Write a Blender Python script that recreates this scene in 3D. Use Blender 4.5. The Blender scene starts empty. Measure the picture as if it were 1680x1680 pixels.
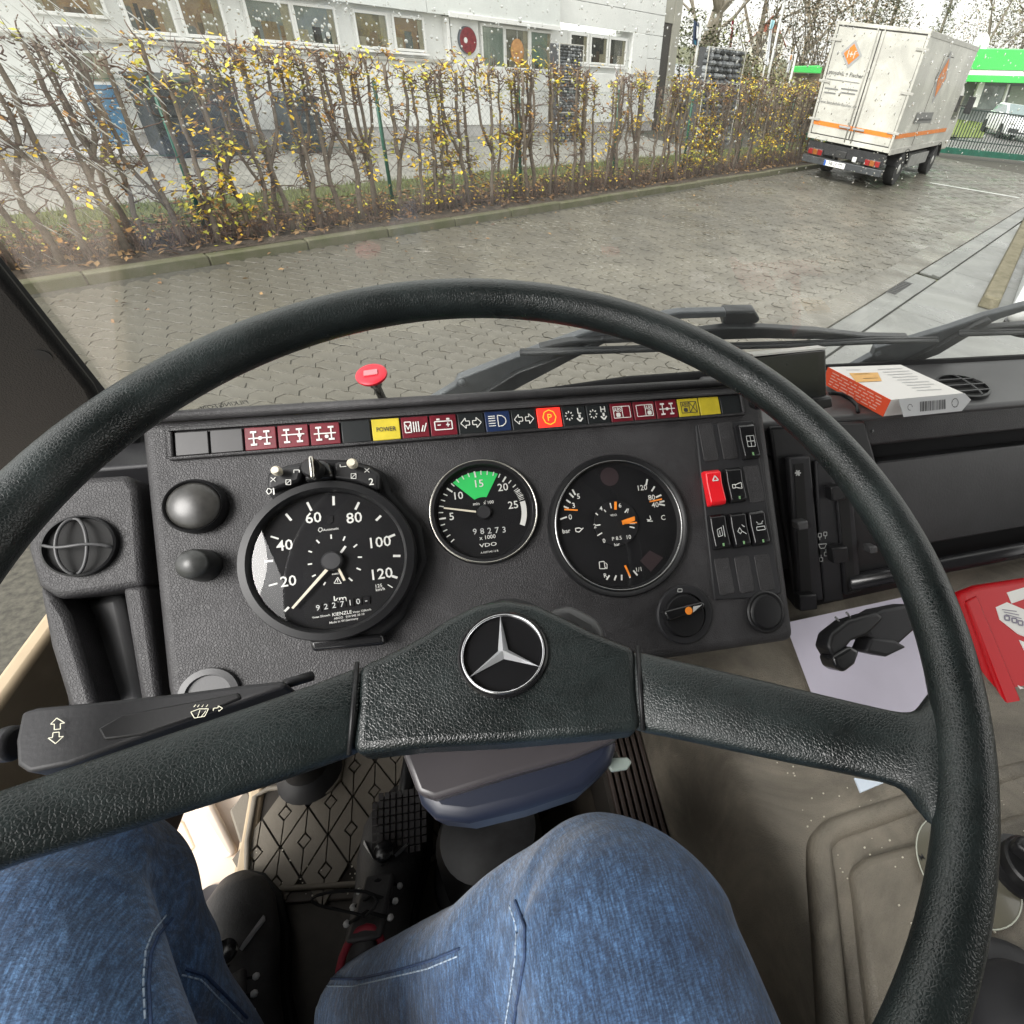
import bpy, bmesh, math, random
import numpy as np
from mathutils import Vector, Matrix
from mathutils.bvhtree import BVHTree
SC = bpy.context.scene
COL = SC.collection
random.seed(7)
# ---------------------------------------------------------------- camera
EYE = np.array([0.0, 0.0, 2.2])          # eye of the driver; x right, y ahead of the lorry, z up, ground 0
FPX, CX, CY = 900.0, 1030.0, 840.0
PITCH, ROLL, AX, AH, AT = [math.radians(a) for a in (40.8747, 7.8406, 67.6069, 34.3372, 31.7157)]
def _rot():
    cp, sp = math.cos(PITCH), math.sin(PITCH)
    M = np.array([[1, 0, 0], [0, -sp, -cp], [0, cp, -sp]])
    cr, sr = math.cos(ROLL), math.sin(ROLL)
    Zr = np.array([[math.sin(AX), -math.cos(AX), 0], [math.cos(AX), math.sin(AX), 0], [0, 0, 1]])
    return np.array([[cr, -sr, 0], [sr, cr, 0], [0, 0, 1]]) @ M @ Zr, Zr
RC, ZR = _rot()
def heading(a):
    return ZR.T @ np.array([math.sin(a), math.cos(a), 0.0])
HD, TD = heading(AH), heading(AT)        # hedge direction, box lorry direction
def ray(x, y):
    return RC.T @ np.array([(x - CX) / FPX, (y - CY) / FPX, 1.0])
def onpl(x, y, P0, n):
    d = ray(x, y)
    return EYE + d * (((np.asarray(P0) - EYE) @ n) / (d @ n))
def gnd(x, y, z=0.0):
    return onpl(x, y, np.array([0, 0, z]), np.array([0, 0, 1.0]))
def proj(P):
    c = RC @ (np.asarray(P) - EYE)
    return (CX + FPX * c[0] / c[2], CY + FPX * c[1] / c[2])
cam = bpy.data.cameras.new('camera')
cam.sensor_width = 36.0; cam.lens = FPX / 1680 * 36.0
cam.shift_x = -(CX - 840) / 1680; cam.shift_y = (CY - 840) / 1680
cam.clip_start = 0.02; cam.clip_end = 600
co = bpy.data.objects.new('camera', cam); COL.objects.link(co)
right, up, back = RC[0], -RC[1], -RC[2]
co.matrix_world = Matrix([[right[i], up[i], back[i], EYE[i]] for i in range(3)] + [[0, 0, 0, 1]])
SC.camera = co
# ---------------------------------------------------------------- daylight, overcast
SUN_EL, SUN_AZ = math.radians(44), math.radians(-125)   # azimuth from +y towards +x
w = bpy.data.worlds.new('World'); SC.world = w; w.use_nodes = True
nt = w.node_tree
bg = nt.nodes['Background']
sky = nt.nodes.new('ShaderNodeTexSky'); sky.sky_type = 'NISHITA'; sky.sun_disc = False
sky.sun_elevation = SUN_EL; sky.sun_rotation = SUN_AZ
sky.air_density = 1.0; sky.dust_density = 6.0; sky.ozone_density = 1.0
hs = nt.nodes.new('ShaderNodeHueSaturation'); hs.inputs['Saturation'].default_value = 0.12   # cloud cover takes the blue out
cl = nt.nodes.new('ShaderNodeMix'); cl.data_type = 'RGBA'; cl.inputs[0].default_value = 0.6; cl.inputs[7].default_value = (5.5, 5.4, 5.15, 1)   # even cloud deck over the whole sky
nt.links.new(sky.outputs[0], hs.inputs['Color']); nt.links.new(hs.outputs[0], cl.inputs[6]); nt.links.new(cl.outputs[2], bg.inputs[0])
bg.inputs[1].default_value = 0.15
sl = bpy.data.lights.new('sun', 'SUN'); sl.energy = 1.1; sl.angle = math.radians(30); sl.color = (1.0, 0.97, 0.93)
so = bpy.data.objects.new('sun', sl); COL.objects.link(so)
sd = Vector((math.sin(SUN_AZ) * math.cos(SUN_EL), math.cos(SUN_AZ) * math.cos(SUN_EL), math.sin(SUN_EL)))
so.rotation_euler = sd.to_track_quat('Z', 'Y').to_euler()
SC.view_settings.view_transform = 'Standard'; SC.view_settings.look = 'None'
SC.view_settings.exposure = 1.5; SC.view_settings.gamma = 1.0; SC.view_settings.use_curve_mapping = False
SC.render.resolution_x = SC.render.resolution_y = 1024
SC.render.engine = 'CYCLES'
# ---------------------------------------------------------------- materials
MATS = {}
def mat(name, col, rough=0.5, metal=0.0, var=0.0, vscale=8.0, col2=None, bump=0.0, bscale=40.0, btype='NOISE',
        spec=0.5, rvar=0.0, emis=None, estr=1.0, coat=0.0, sheen=0.0, detail=4.0, bdist=0.002, stain=None):
    if name in MATS: return MATS[name]
    m = bpy.data.materials.new(name); m.use_nodes = True
    t = m.node_tree; b = t.nodes['Principled BSDF']; L = t.links
    b.inputs['Base Color'].default_value = (*col, 1); b.inputs['Roughness'].default_value = rough
    b.inputs['Metallic'].default_value = metal; b.inputs['Specular IOR Level'].default_value = spec
    if coat: b.inputs['Coat Weight'].default_value = coat; b.inputs['Coat Roughness'].default_value = 0.08
    if sheen: b.inputs['Sheen Weight'].default_value = sheen
    if emis: b.inputs['Emission Color'].default_value = (*emis, 1); b.inputs['Emission Strength'].default_value = estr
    tc = t.nodes.new('ShaderNodeTexCoord')
    if var or col2 or rvar:
        nz = t.nodes.new('ShaderNodeTexNoise'); nz.inputs['Scale'].default_value = vscale; nz.inputs['Detail'].default_value = detail
        nz.inputs['Roughness'].default_value = 0.62
        L.new(tc.outputs['Object'], nz.inputs['Vector'])
        rp = t.nodes.new('ShaderNodeValToRGB')
        c2 = col2 or tuple(min(1, c * (1 + var)) for c in col); c1 = col if col2 else tuple(c * (1 - var) for c in col)
        rp.color_ramp.elements[0].position = 0.32; rp.color_ramp.elements[1].position = 0.68
        rp.color_ramp.elements[0].color = (*c1, 1); rp.color_ramp.elements[1].color = (*c2, 1)
        L.new(nz.outputs[0], rp.inputs[0]); L.new(rp.outputs[0], b.inputs['Base Color'])
        if stain:                                   # dirt and wear patches with a shape of their own
            n2 = t.nodes.new('ShaderNodeTexNoise'); n2.inputs['Scale'].default_value = stain[0]; n2.inputs['Detail'].default_value = 9; n2.inputs['Roughness'].default_value = .7; n2.inputs['Distortion'].default_value = .8
            L.new(tc.outputs['Object'], n2.inputs['Vector'])
            r2 = t.nodes.new('ShaderNodeValToRGB'); r2.color_ramp.elements[0].position = .44; r2.color_ramp.elements[1].position = .60
            r2.color_ramp.elements[0].color = (stain[1],) * 3 + (1,); r2.color_ramp.elements[1].color = (stain[2],) * 3 + (1,)
            mm = t.nodes.new('ShaderNodeMix'); mm.data_type = 'RGBA'; mm.blend_type = 'MULTIPLY'; mm.inputs[0].default_value = 1.0
            L.new(n2.outputs[0], r2.inputs[0]); L.new(rp.outputs[0], mm.inputs[6]); L.new(r2.outputs[0], mm.inputs[7]); L.new(mm.outputs[2], b.inputs['Base Color'])
        if rvar:
            mr = t.nodes.new('ShaderNodeMapRange'); mr.inputs[3].default_value = max(0.03, rough - rvar); mr.inputs[4].default_value = min(1, rough + rvar)
            mr.inputs[1].default_value = 0.3; mr.inputs[2].default_value = 0.7
            L.new(nz.outputs[0], mr.inputs[0]); L.new(mr.outputs[0], b.inputs['Roughness'])
    if bump:
        if btype == 'VORONOI':
            bz = t.nodes.new('ShaderNodeTexVoronoi'); bz.feature = 'DISTANCE_TO_EDGE'; bz.inputs['Scale'].default_value = bscale
            wz = t.nodes.new('ShaderNodeTexNoise'); wz.inputs['Scale'].default_value = bscale * 0.6
            mx = t.nodes.new('ShaderNodeMix'); mx.data_type = 'VECTOR'; mx.inputs[0].default_value = 0.012 * 60 / bscale
            L.new(tc.outputs['Object'], mx.inputs[4]); L.new(wz.outputs[1], mx.inputs[5]); L.new(tc.outputs['Object'], wz.inputs['Vector'])
            L.new(mx.outputs[1], bz.inputs['Vector'])
            sm = t.nodes.new('ShaderNodeMapRange'); sm.inputs[1].default_value = 0.0; sm.inputs[2].default_value = 0.22
            L.new(bz.outputs['Distance'], sm.inputs[0]); out = sm.outputs[0]
        else:
            bz = t.nodes.new('ShaderNodeTexNoise'); bz.inputs['Scale'].default_value = bscale; bz.inputs['Detail'].default_value = 5
            L.new(tc.outputs['Object'], bz.inputs['Vector']); out = bz.outputs[0]
        bn = t.nodes.new('ShaderNodeBump'); bn.inputs['Strength'].default_value = bump; bn.inputs['Distance'].default_value = bdist
        L.new(out, bn.inputs['Height']); L.new(bn.outputs[0], b.inputs['Normal'])
    MATS[name] = m
    return m
def glass_mat(name, gloss=0.06, tint=(1, 1, 1), rough=0.0, dirt_haze=0.0):
    if name in MATS: return MATS[name]
    m = bpy.data.materials.new(name); m.use_nodes = True; t = m.node_tree; t.nodes.clear()
    o = t.nodes.new('ShaderNodeOutputMaterial'); tr = t.nodes.new('ShaderNodeBsdfTransparent'); tr.inputs[0].default_value = (*tint, 1)
    gl = t.nodes.new('ShaderNodeBsdfGlossy'); gl.inputs['Roughness'].default_value = rough
    lw = t.nodes.new('ShaderNodeLayerWeight'); lw.inputs[0].default_value = 0.5
    pw = t.nodes.new('ShaderNodeMath'); pw.operation = 'POWER'; pw.inputs[1].default_value = 5.0
    ml = t.nodes.new('ShaderNodeMath'); ml.operation = 'MULTIPLY_ADD'; ml.inputs[1].default_value = 0.9; ml.inputs[2].default_value = gloss; ml.use_clamp = True
    t.links.new(lw.outputs['Facing'], pw.inputs[0])
    mx = t.nodes.new('ShaderNodeMixShader')
    t.links.new(pw.outputs[0], ml.inputs[0]); t.links.new(ml.outputs[0], mx.inputs[0])
    t.links.new(tr.outputs[0], mx.inputs[1]); t.links.new(gl.outputs[0], mx.inputs[2])
    res = mx.outputs[0]
    if dirt_haze:  # pale dirt film, strengthened to paint a hazy veil over the view
        df = t.nodes.new('ShaderNodeBsdfDiffuse'); df.inputs[0].default_value = (.75, .75, .72, 1)
        tc = t.nodes.new('ShaderNodeTexCoord'); nz = t.nodes.new('ShaderNodeTexNoise'); nz.inputs['Scale'].default_value = 5; nz.inputs['Detail'].default_value = 3
        t.links.new(tc.outputs['Object'], nz.inputs[0])
        mr = t.nodes.new('ShaderNodeMapRange'); mr.inputs[1].default_value = .35; mr.inputs[2].default_value = .75; mr.inputs[3].default_value = 0; mr.inputs[4].default_value = dirt_haze
        t.links.new(nz.outputs[0], mr.inputs[0])
        m2 = t.nodes.new('ShaderNodeMixShader'); t.links.new(mr.outputs[0], m2.inputs[0]); t.links.new(res, m2.inputs[1]); t.links.new(df.outputs[0], m2.inputs[2])
        res = m2.outputs[0]
    t.links.new(res, o.inputs[0])
    MATS[name] = m
    return m
# ---------------------------------------------------------------- mesh helpers
WP = {}
def arr(p): return np.array(p, float)
def unit(v): v = np.asarray(v, float); return v / np.linalg.norm(v)
def empty(name, loc, label=None, cat=None, group=None):
    o = bpy.data.objects.new(name, None); o.empty_display_size = 0.05; COL.objects.link(o); o.location = loc
    WP[o.name] = arr(loc)
    return tag(o, label, cat, group)
def tag(o, label=None, cat=None, group=None, kind=None):
    if label: o['label'] = label
    if cat: o['category'] = cat
    if group: o['group'] = group
    if kind: o['kind'] = kind
    return o
_TXT = {}
def text_mesh(s):
    if s not in _TXT:
        cu = bpy.data.curves.new('lettering', 'FONT'); cu.body = s; cu.align_x = 'CENTER'; cu.resolution_u = 2; cu.size = 1.43; cu.offset = 0.012
        o = bpy.data.objects.new('lettering', cu); COL.objects.link(o)
        bpy.context.view_layer.update()
        me = o.to_mesh()
        v = [tuple(x.co) for x in me.vertices]; f = [tuple(p.vertices) for p in me.polygons]
        o.to_mesh_clear(); bpy.data.objects.remove(o); bpy.data.curves.remove(cu)
        _TXT[s] = (v, f)
    return _TXT[s]
class MB:
    def __init__(s): s.v = []; s.f = []; s.mi = []; s.m = 0
    def add(s, vs, fs):
        b = len(s.v); s.v += [tuple(map(float, x)) for x in vs]; s.f += [tuple(b + i for i in f) for f in fs]; s.mi += [s.m] * len(fs)
        return s
    def poly(s, pts): return s.add(pts, [tuple(range(len(pts)))])
    def prism(s, top, bot):
        n = len(top)
        return s.add(list(top) + list(bot), [tuple(range(n)), tuple(range(2 * n - 1, n - 1, -1))] + [(i + n, (i + 1) % n + n, (i + 1) % n, i) for i in range(n)])
    def box(s, c, size, ax=None):
        c = arr(c); A = ax if ax is not None else np.eye(3); h = arr(size) / 2
        vs = [c + A[0] * h[0] * i + A[1] * h[1] * j + A[2] * h[2] * k for i in (-1, 1) for j in (-1, 1) for k in (-1, 1)]
        return s.add(vs, [(0, 1, 3, 2), (4, 6, 7, 5), (0, 4, 5, 1), (2, 3, 7, 6), (0, 2, 6, 4), (1, 5, 7, 3)])
    def tube(s, path, rad, seg=8, cap=True, closed=False):
        P = [arr(p) for p in path]; n = len(P)
        R = [rad] * n if np.isscalar(rad) else list(rad)
        base = len(s.v); vs = []; prev = None
        for i in range(n):
            if closed: t = unit(P[(i + 1) % n] - P[i - 1])
            else: t = unit(P[min(i + 1, n - 1)] - P[max(i - 1, 0)])
            if prev is None:
                a = arr((0, 0, 1)) if abs(t[2]) < .9 else arr((1, 0, 0)); e1 = unit(np.cross(t, a))
            else: e1 = unit(prev - t * (prev @ t))
            prev = e1; e2 = np.cross(t, e1)
            for k in range(seg):
                a = 2 * math.pi * k / seg; vs.append(P[i] + R[i] * (math.cos(a) * e1 + math.sin(a) * e2))
        fs = []
        for i in range(n if closed else n - 1):
            j = (i + 1) % n
            for k in range(seg):
                l = (k + 1) % seg; fs.append((i * seg + k, i * seg + l, j * seg + l, j * seg + k))
        if cap and not closed: fs += [tuple(range(seg - 1, -1, -1)), tuple((n - 1) * seg + k for k in range(seg))]
        return s.add(vs, fs)
    def lathe(s, o, e1, e2, n, prof, seg=32, a0=0, a1=2 * math.pi, cap=True):
        full = abs(a1 - a0 - 2 * math.pi) < 1e-6; vs = []; m = seg if full else seg + 1
        for r, w_ in prof:
            for k in range(m):
                a = a0 + (a1 - a0) * k / seg; vs.append(arr(o) + r * (math.cos(a) * e1 + math.sin(a) * e2) + w_ * n)
        fs = []
        for i in range(len(prof) - 1):
            for k in range(m if full else m - 1):
                l = (k + 1) % m; fs.append((i * m + k, i * m + l, (i + 1) * m + l, (i + 1) * m + k))
        s.add(vs, fs)
        if full and cap and prof[0][0] > 1e-6 and prof[-1][0] > 1e-6: s.f.append(tuple(len(s.v) - len(vs) + k for k in range(m - 1, -1, -1))); s.mi.append(s.m)
        if full and cap and prof[-1][0] > 1e-6: s.f.append(tuple(len(s.v) - m + k for k in range(m))); s.mi.append(s.m)
        return s
    def ball(s, c, r, seg=16, rings=8, ax=None, sc=(1, 1, 1)):
        A = ax if ax is not None else np.eye(3); vs = []; fs = []
        for i in range(rings + 1):
            th = math.pi * i / rings
            for k in range(seg):
                a = 2 * math.pi * k / seg; q = arr((math.sin(th) * math.cos(a) * sc[0], math.sin(th) * math.sin(a) * sc[1], math.cos(th) * sc[2])) * r
                vs.append(arr(c) + q[0] * A[0] + q[1] * A[1] + q[2] * A[2])
        for i in range(rings):
            for k in range(seg):
                l = (k + 1) % seg; fs.append((i * seg + k, (i + 1) * seg + k, (i + 1) * seg + l, i * seg + l))
        return s.add(vs, fs)
    def loft(s, secs, cap=True, closed=True):
        n = len(secs[0]); vs = [p for q in secs for p in q]; fs = []
        for i in range(len(secs) - 1):
            for k in range(n if closed else n - 1):
                l = (k + 1) % n; fs.append((i * n + k, i * n + l, (i + 1) * n + l, (i + 1) * n + k))
        if cap: fs += [tuple(range(n - 1, -1, -1)), tuple((len(secs) - 1) * n + k for k in range(n))]
        return s.add(vs, fs)
    def build(s, name, m, parent=None, smooth=False, bevel=0.0, bseg=2, sub=0, recalc=True, auto=None):
        ms = m if isinstance(m, (list, tuple)) else [m]
        me = bpy.data.meshes.new(name)
        V = np.array(s.v, float).reshape(-1, 3)
        if parent is not None: base = WP[parent.name]
        else:
            base = arr(((V[:, 0].min() + V[:, 0].max()) / 2, (V[:, 1].min() + V[:, 1].max()) / 2, V[:, 2].min()))
        me.from_pydata((V - base).tolist(), [], s.f)
        for x in ms: me.materials.append(x)
        if len(ms) > 1: me.polygons.foreach_set('material_index', s.mi)
        if recalc:
            bm = bmesh.new(); bm.from_mesh(me); bmesh.ops.remove_doubles(bm, verts=bm.verts, dist=1e-6)
            bmesh.ops.recalc_face_normals(bm, faces=bm.faces); bm.to_mesh(me); bm.free()
        if smooth or auto: me.polygons.foreach_set('use_smooth', [True] * len(me.polygons))
        if auto: me.set_sharp_from_angle(angle=math.radians(auto))
        me.update()
        o = bpy.data.objects.new(name, me); COL.objects.link(o)
        if parent is not None: o.parent = parent
        else: o.location = base
        WP[o.name] = base
        if bevel:
            b = o.modifiers.new('bevel', 'BEVEL'); b.width = bevel; b.segments = bseg; b.limit_method = 'ANGLE'; b.angle_limit = math.radians(35); b.harden_normals = False
            me.polygons.foreach_set('use_smooth', [True] * len(me.polygons)); me.set_sharp_from_angle(angle=math.radians(50)) if not smooth else None
        if sub:
            q = o.modifiers.new('sub', 'SUBSURF'); q.levels = q.render_levels = sub
        return o
class Plane:
    """a flat surface in the world; pixels of the photograph are traced on to it"""
    def __init__(s, P0, e1, e2):
        s.P = arr(P0); s.e1 = unit(e1); s.e2 = unit(arr(e2) - s.e1 * (arr(e2) @ s.e1)); s.n = np.cross(s.e1, s.e2)
    def pt(s, x, y, off=0.0): return onpl(x, y, s.P + s.n * off, s.n)
    def uv(s, x, y, off=0.0):
        q = s.pt(x, y, off) - s.P; return q @ s.e1, q @ s.e2
    def at(s, u, v, off=0.0): return s.P + u * s.e1 + v * s.e2 + off * s.n
    def rpx(s, x, y, r, off=0.0): return np.linalg.norm(s.pt(x + r, y, off) - s.pt(x - r, y, off)) / 2
    def poly(s, mb, px, off=0.0): mb.poly([s.pt(x, y, off) for x, y in px])
    def slab(s, mb, px, o1, o0): mb.prism([s.pt(x, y, o1) for x, y in px], [s.pt(x, y, o1) - s.n * (o1 - o0) for x, y in px])
    def rslab(s, mb, u0, u1, v0, v1, o1, o0, r=0.0, k=4):
        pts = []
        if r <= 0: pts = [(u0, v0), (u1, v0), (u1, v1), (u0, v1)]
        else:
            for cx_, cy_, a in ((u1 - r, v0 + r, -90), (u1 - r, v1 - r, 0), (u0 + r, v1 - r, 90), (u0 + r, v0 + r, 180)):
                for i in range(k + 1):
                    t = math.radians(a + 90 * i / k); pts.append((cx_ + r * math.cos(t), cy_ + r * math.sin(t)))
        mb.prism([s.at(u, v, o1) for u, v in pts], [s.at(u, v, o0) for u, v in pts])
    def line(s, mb, p0, p1, w_, off):
        a = s.pt(*p0, off); b = s.pt(*p1, off); d = unit(b - a); q = np.cross(s.n, d) * s.rpx(*p0, w_ / 2, off)
        mb.poly([a - q, b - q, b + q, a + q])
    def lines(s, mb, pts, w_, off, closed=False):
        for i in range(len(pts) - (0 if closed else 1)): s.line(mb, pts[i], pts[(i + 1) % len(pts)], w_, off + i * 2e-5)
    def uline(s, mb, a, b, w_, off):
        A = s.at(*a, off); B = s.at(*b, off); d = unit(B - A); q = np.cross(s.n, d) * w_ / 2; mb.poly([A - q, B - q, B + q, A + q])
    def disc(s, mb, x, y, r, off, seg=24):
        c = s.pt(x, y, off); R_ = s.rpx(x, y, r, off)
        mb.poly([c + R_ * (math.cos(2 * math.pi * k / seg) * s.e1 + math.sin(2 * math.pi * k / seg) * s.e2) for k in range(seg)])
    def text(s, mb, t, x, y, h, off, rot=0.0, sx=1.0, mirror=False):
        v, f = text_mesh(t); c = s.pt(x, y, off); sz = np.linalg.norm(s.pt(x, y - h / 2, off) - s.pt(x, y + h / 2, off))
        ca, sa = math.cos(rot), math.sin(rot); a = s.e1 * ca + s.e2 * sa; b = -s.e1 * sa + s.e2 * ca
        if mirror: a = -a
        mb.add([c + a * q[0] * sz * sx + b * (q[1] - .5) * sz for q in v], f)
    def utext(s, mb, t, u, v_, h, off, sx=1.0):
        v, f = text_mesh(t); c = s.at(u, v_, off); mb.add([c + s.e1 * q[0] * h * sx + s.e2 * (q[1] - .5) * h for q in v], f)
def REL(x, y, z): return EYE + arr((x, y, z))
# ================================================================ OUTSIDE: ground
Z3 = arr((0, 0, 1))
NL = arr((-HD[1], HD[0], 0))                 # from the yard towards the hedge
K0 = gnd(840, 355)
def YP(s, t, z=0.0): return K0 + s * HD + t * NL + arr((0, 0, z))
def to_st(P): q = arr(P) - K0; return q @ HD, q @ NL
def ybox(mb, s0, s1, t0, t1, z0, z1):
    mb.prism([YP(s0, t0, z1), YP(s1, t0, z1), YP(s1, t1, z1), YP(s0, t1, z1)], [YP(s0, t0, z0), YP(s1, t0, z0), YP(s1, t1, z0), YP(s0, t1, z0)])
M_conc = mat('wet_concrete', (.145, .148, .138), .38, var=.32, vscale=1.3, bump=.25, bscale=60, rvar=.22, detail=8, stain=(.7, .72, 1.1))
M_kerb = mat('mossy_kerb', (.115, .107, .07), .7, col2=(.07, .074, .03), vscale=5, bump=.5, bscale=70, bdist=.006)
M_soil = mat('bed_soil', (.055, .040, .028), .9, var=.45, vscale=14, bump=.8, bscale=45, bdist=.02)
M_grass = mat('lawn', (.070, .085, .026), .85, col2=(.10, .105, .04), vscale=3, bump=.9, bscale=60, bdist=.03)
M_pave = mat('wet_paver', (.122, .112, .088), .36, col2=(.090, .083, .066), vscale=1.4, bump=.4, bscale=140, bdist=.002, rvar=.24, detail=11, stain=(.55, .80, 1.12))
M_joint = mat('paver_joint', (.050, .047, .036), .85, var=.5, vscale=30)
M_ter = mat('terrace_slab', (.20, .195, .175), .6, var=.18, vscale=2.5, rvar=.15)
mb = MB(); mb.poly([arr((-220, -120, -.05)), arr((260, -120, -.05)), arr((260, 330, -.05)), arr((-220, 330, -.05))])
tag(mb.build('ground', mat('far_ground', (.10, .105, .055), .9, var=.35, vscale=.08), None), kind='structure')
mb = MB(); mb.poly([YP(-9, -4.9, -.012), YP(24, -4.9, -.012), YP(24, 0.0, -.012), YP(-9, 0.0, -.012)])
yard = tag(mb.build('yard_paving', M_joint, None), kind='structure')
# interlocking pavers
PE1 = heading(math.radians(90)); PE2 = arr((-PE1[1], PE1[0], 0)); PL, PW = .196, .138
def paver_mesh(v):
    r = random.Random(v); L, W = PL / 2 - .0020, PW / 2 - .0020; a, b = .012, .016
    o = [(-L + b, -W), (-L / 2, -W + a), (0, -W), (L / 2, -W + a), (L + b, -W), (L - b, 0), (L + b, W), (L / 2, W + a), (0, W), (-L / 2, W + a), (-L + b, W), (-L - b, 0)]
    o = [(x + r.uniform(-.0032, .0032), y + r.uniform(-.0032, .0032)) for x, y in o]
    tz = [r.uniform(-.0025, .0025) for _ in range(3)]
    n = len(o); vs = []
    for f, z in ((1.0, -.011), (1.0, -.0032), (.972, 0.0)):
        for x, y in o: vs.append((x * f, y * f, z + tz[0] + tz[1] * x / L + tz[2] * y / W - .001))
    fs = [tuple(2 * n + k for k in range(n))]
    for q in (0, 1): fs += [(q * n + k, q * n + (k + 1) % n, (q + 1) * n + (k + 1) % n, (q + 1) * n + k) for k in range(n)]
    return vs, fs
PV = [paver_mesh(i) for i in range(8)]
pm = []
for i, (vs, fs) in enumerate(PV):
    me = bpy.data.meshes.new('paver'); me.from_pydata([tuple(x * PE1 + y * PE2 + arr((0, 0, z))) for x, y, z in vs], [], fs); me.materials.append(M_pave); pm.append(me)
spots = []
for j in range(-120, 140):
    for i in range(-120, 120):
        P = K0 + PE1 * (i + (j % 2) * .5) * PL + PE2 * j * PW
        s, t = to_st(P)
        if not (-7.5 < s < 19.3 and -4.74 < t < -.09): continue
        x, y = proj(P); dep = RC[2] @ (P - EYE)
        if dep <= .5 or not (-60 < x < 1740 and 200 < y < 720): continue
        spots.append((dep, P, i * 7 + j * 13, x, y))
def seen(x, y):       # clear of the wheel and the dashboard
    if y > 690 - .06 * (x - 240) - 6: return False
    a = (x - 760) / 800; rim = 452 + 330 * a * a
    return not (rim < y < rim + 85 + 40 * abs(a))
near = sorted([q for q in spots if q[3] > 60 and q[3] < 1500 and seen(q[3], q[4])], key=lambda q: q[0])[:300]
ids = set(id(q) for q in near)
for q in near:
    o = bpy.data.objects.new('paver', pm[q[2] % 8]); COL.objects.link(o); o.parent = yard; o.location = q[1] - WP[yard.name]
mb = MB()
for q in spots:
    if id(q) in ids: continue
    vs, fs = PV[q[2] % 8]; n = 12
    mb.add([q[1] + x * PE1 + y * PE2 + arr((0, 0, z)) for x, y, z in vs[n:]], [tuple(k - n for k in f) for f in fs if min(f) >= n])
tag(mb.build('pavers', M_pave, yard, recalc=False), kind='stuff')
# edge row, gutter channel, concrete apron slabs
mb = MB(); gut = None
g0 = empty('gutter', YP(2, -4.9, -.03), 'long shallow concrete drainage gutter beside the wet apron', 'gutter')
for k in range(24):
    s = -7.5 + k * 1.1; mb = MB()
    if 2.2 < s < 3.2: continue
    ybox(mb, s, s + 1.09, -5.28, -5.16, -.04, .004); ybox(mb, s, s + 1.09, -5.16, -4.98, -.04, -.012); mb.build('channel_stone', M_conc, g0, bevel=.006)
mb = MB(); ybox(mb, 2.0, 3.3, -5.28, -4.98, -.04, -.002); mb.build('channel_stone', M_conc, g0, bevel=.006)
for k in range(70):
    s = -7.5 + k * .36; mb = MB(); ybox(mb, s, s + .352, -4.975, -4.62, -.03, .006 + .003 * ((k * 37) % 5) / 5); mb.build('edge_sett', M_pave, g0, bevel=.006)
mb = MB(); ybox(mb, 2.02, 2.75, -5.10, -4.98, -.01, .003); gr = mb.build('drain_grate', mat('cast_iron', (.05, .05, .05), .5, metal=.6), g0)
for k in range(9):
    q = MB(); ybox(q, 2.06 + k * .075, 2.10 + k * .075, -5.09, -4.99, .0032, .008); q.build('grate_bar', MATS['cast_iron'], gr)
mb = MB(); mb.poly([YP(-12, -16, -.035), YP(26, -16, -.035), YP(26, -5.28, -.035), YP(-12, -5.28, -.035)])
ap = tag(mb.build('apron', mat('apron_bed', (.12, .12, .11), .8), None), kind='structure')
for i in range(9):
    for j in range(3):
        mb = MB(); s = -6 + i * 2.5; t = -5.30 - j * 2.5; ybox(mb, s + .006, s + 2.494, t - 2.494, t - .006, -.03, .002 + .003 * ((i * 3 + j * 5) % 4) / 4); mb.build('slab', M_conc, ap, bevel=.008)
# kerb
mb = MB(); ybox(mb, -9, 21, .02, .10, -.05, .06); kb_ = tag(mb.build('kerb', M_soil, None), kind='structure')
for k in range(30):
    s = -9 + k * 1.0; mb = MB(); dz = .006 * math.sin(k * 2.3); ybox(mb, s + .004, s + .996, .0, .105, -.05, .085 + dz); mb.build('kerb_stone', M_kerb, kb_, bevel=.014, bseg=2)
# bed, lawn strip, terrace
def hilly(name, s0, s1, t0, t1, z, amp, m, n=60, k=8):
    mb = MB(); r = random.Random(5); vs = []
    for i in range(n + 1):
        for j in range(k + 1):
            vs.append(YP(s0 + (s1 - s0) * i / n, t0 + (t1 - t0) * j / k, z + r.uniform(-amp, amp) * (0 if j in (0, k) else 1)))
    fs = [(i * (k + 1) + j, (i + 1) * (k + 1) + j, (i + 1) * (k + 1) + j + 1, i * (k + 1) + j + 1) for i in range(n) for j in range(k)]
    mb.add(vs, fs); return tag(mb.build(name, m, None, smooth=True), kind='structure')
hilly('planting_bed', -9, 21, .12, 1.05, .075, .025, M_soil)
hilly('lawn', -9, 30, 1.04, 2.22, .07, .015, M_grass)
mb = MB(); mb.poly([YP(-9, 2.2, .028), YP(16, 2.2, .028), YP(16, 6.2, .028), YP(-9, 6.2, .028)]); ter = tag(mb.build('terrace', M_joint, None), kind='structure')
for i in range(24):
    for j in range(6):
        mb = MB(); s = -6 + i * .62; t = 2.22 + j * .53; ybox(mb, s + .004, s + .616, t + .004, t + .526, .02, .05 + .003 * ((i * 7 + j * 3) % 5) / 5); mb.build('terrace_slab', M_ter, ter)
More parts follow.
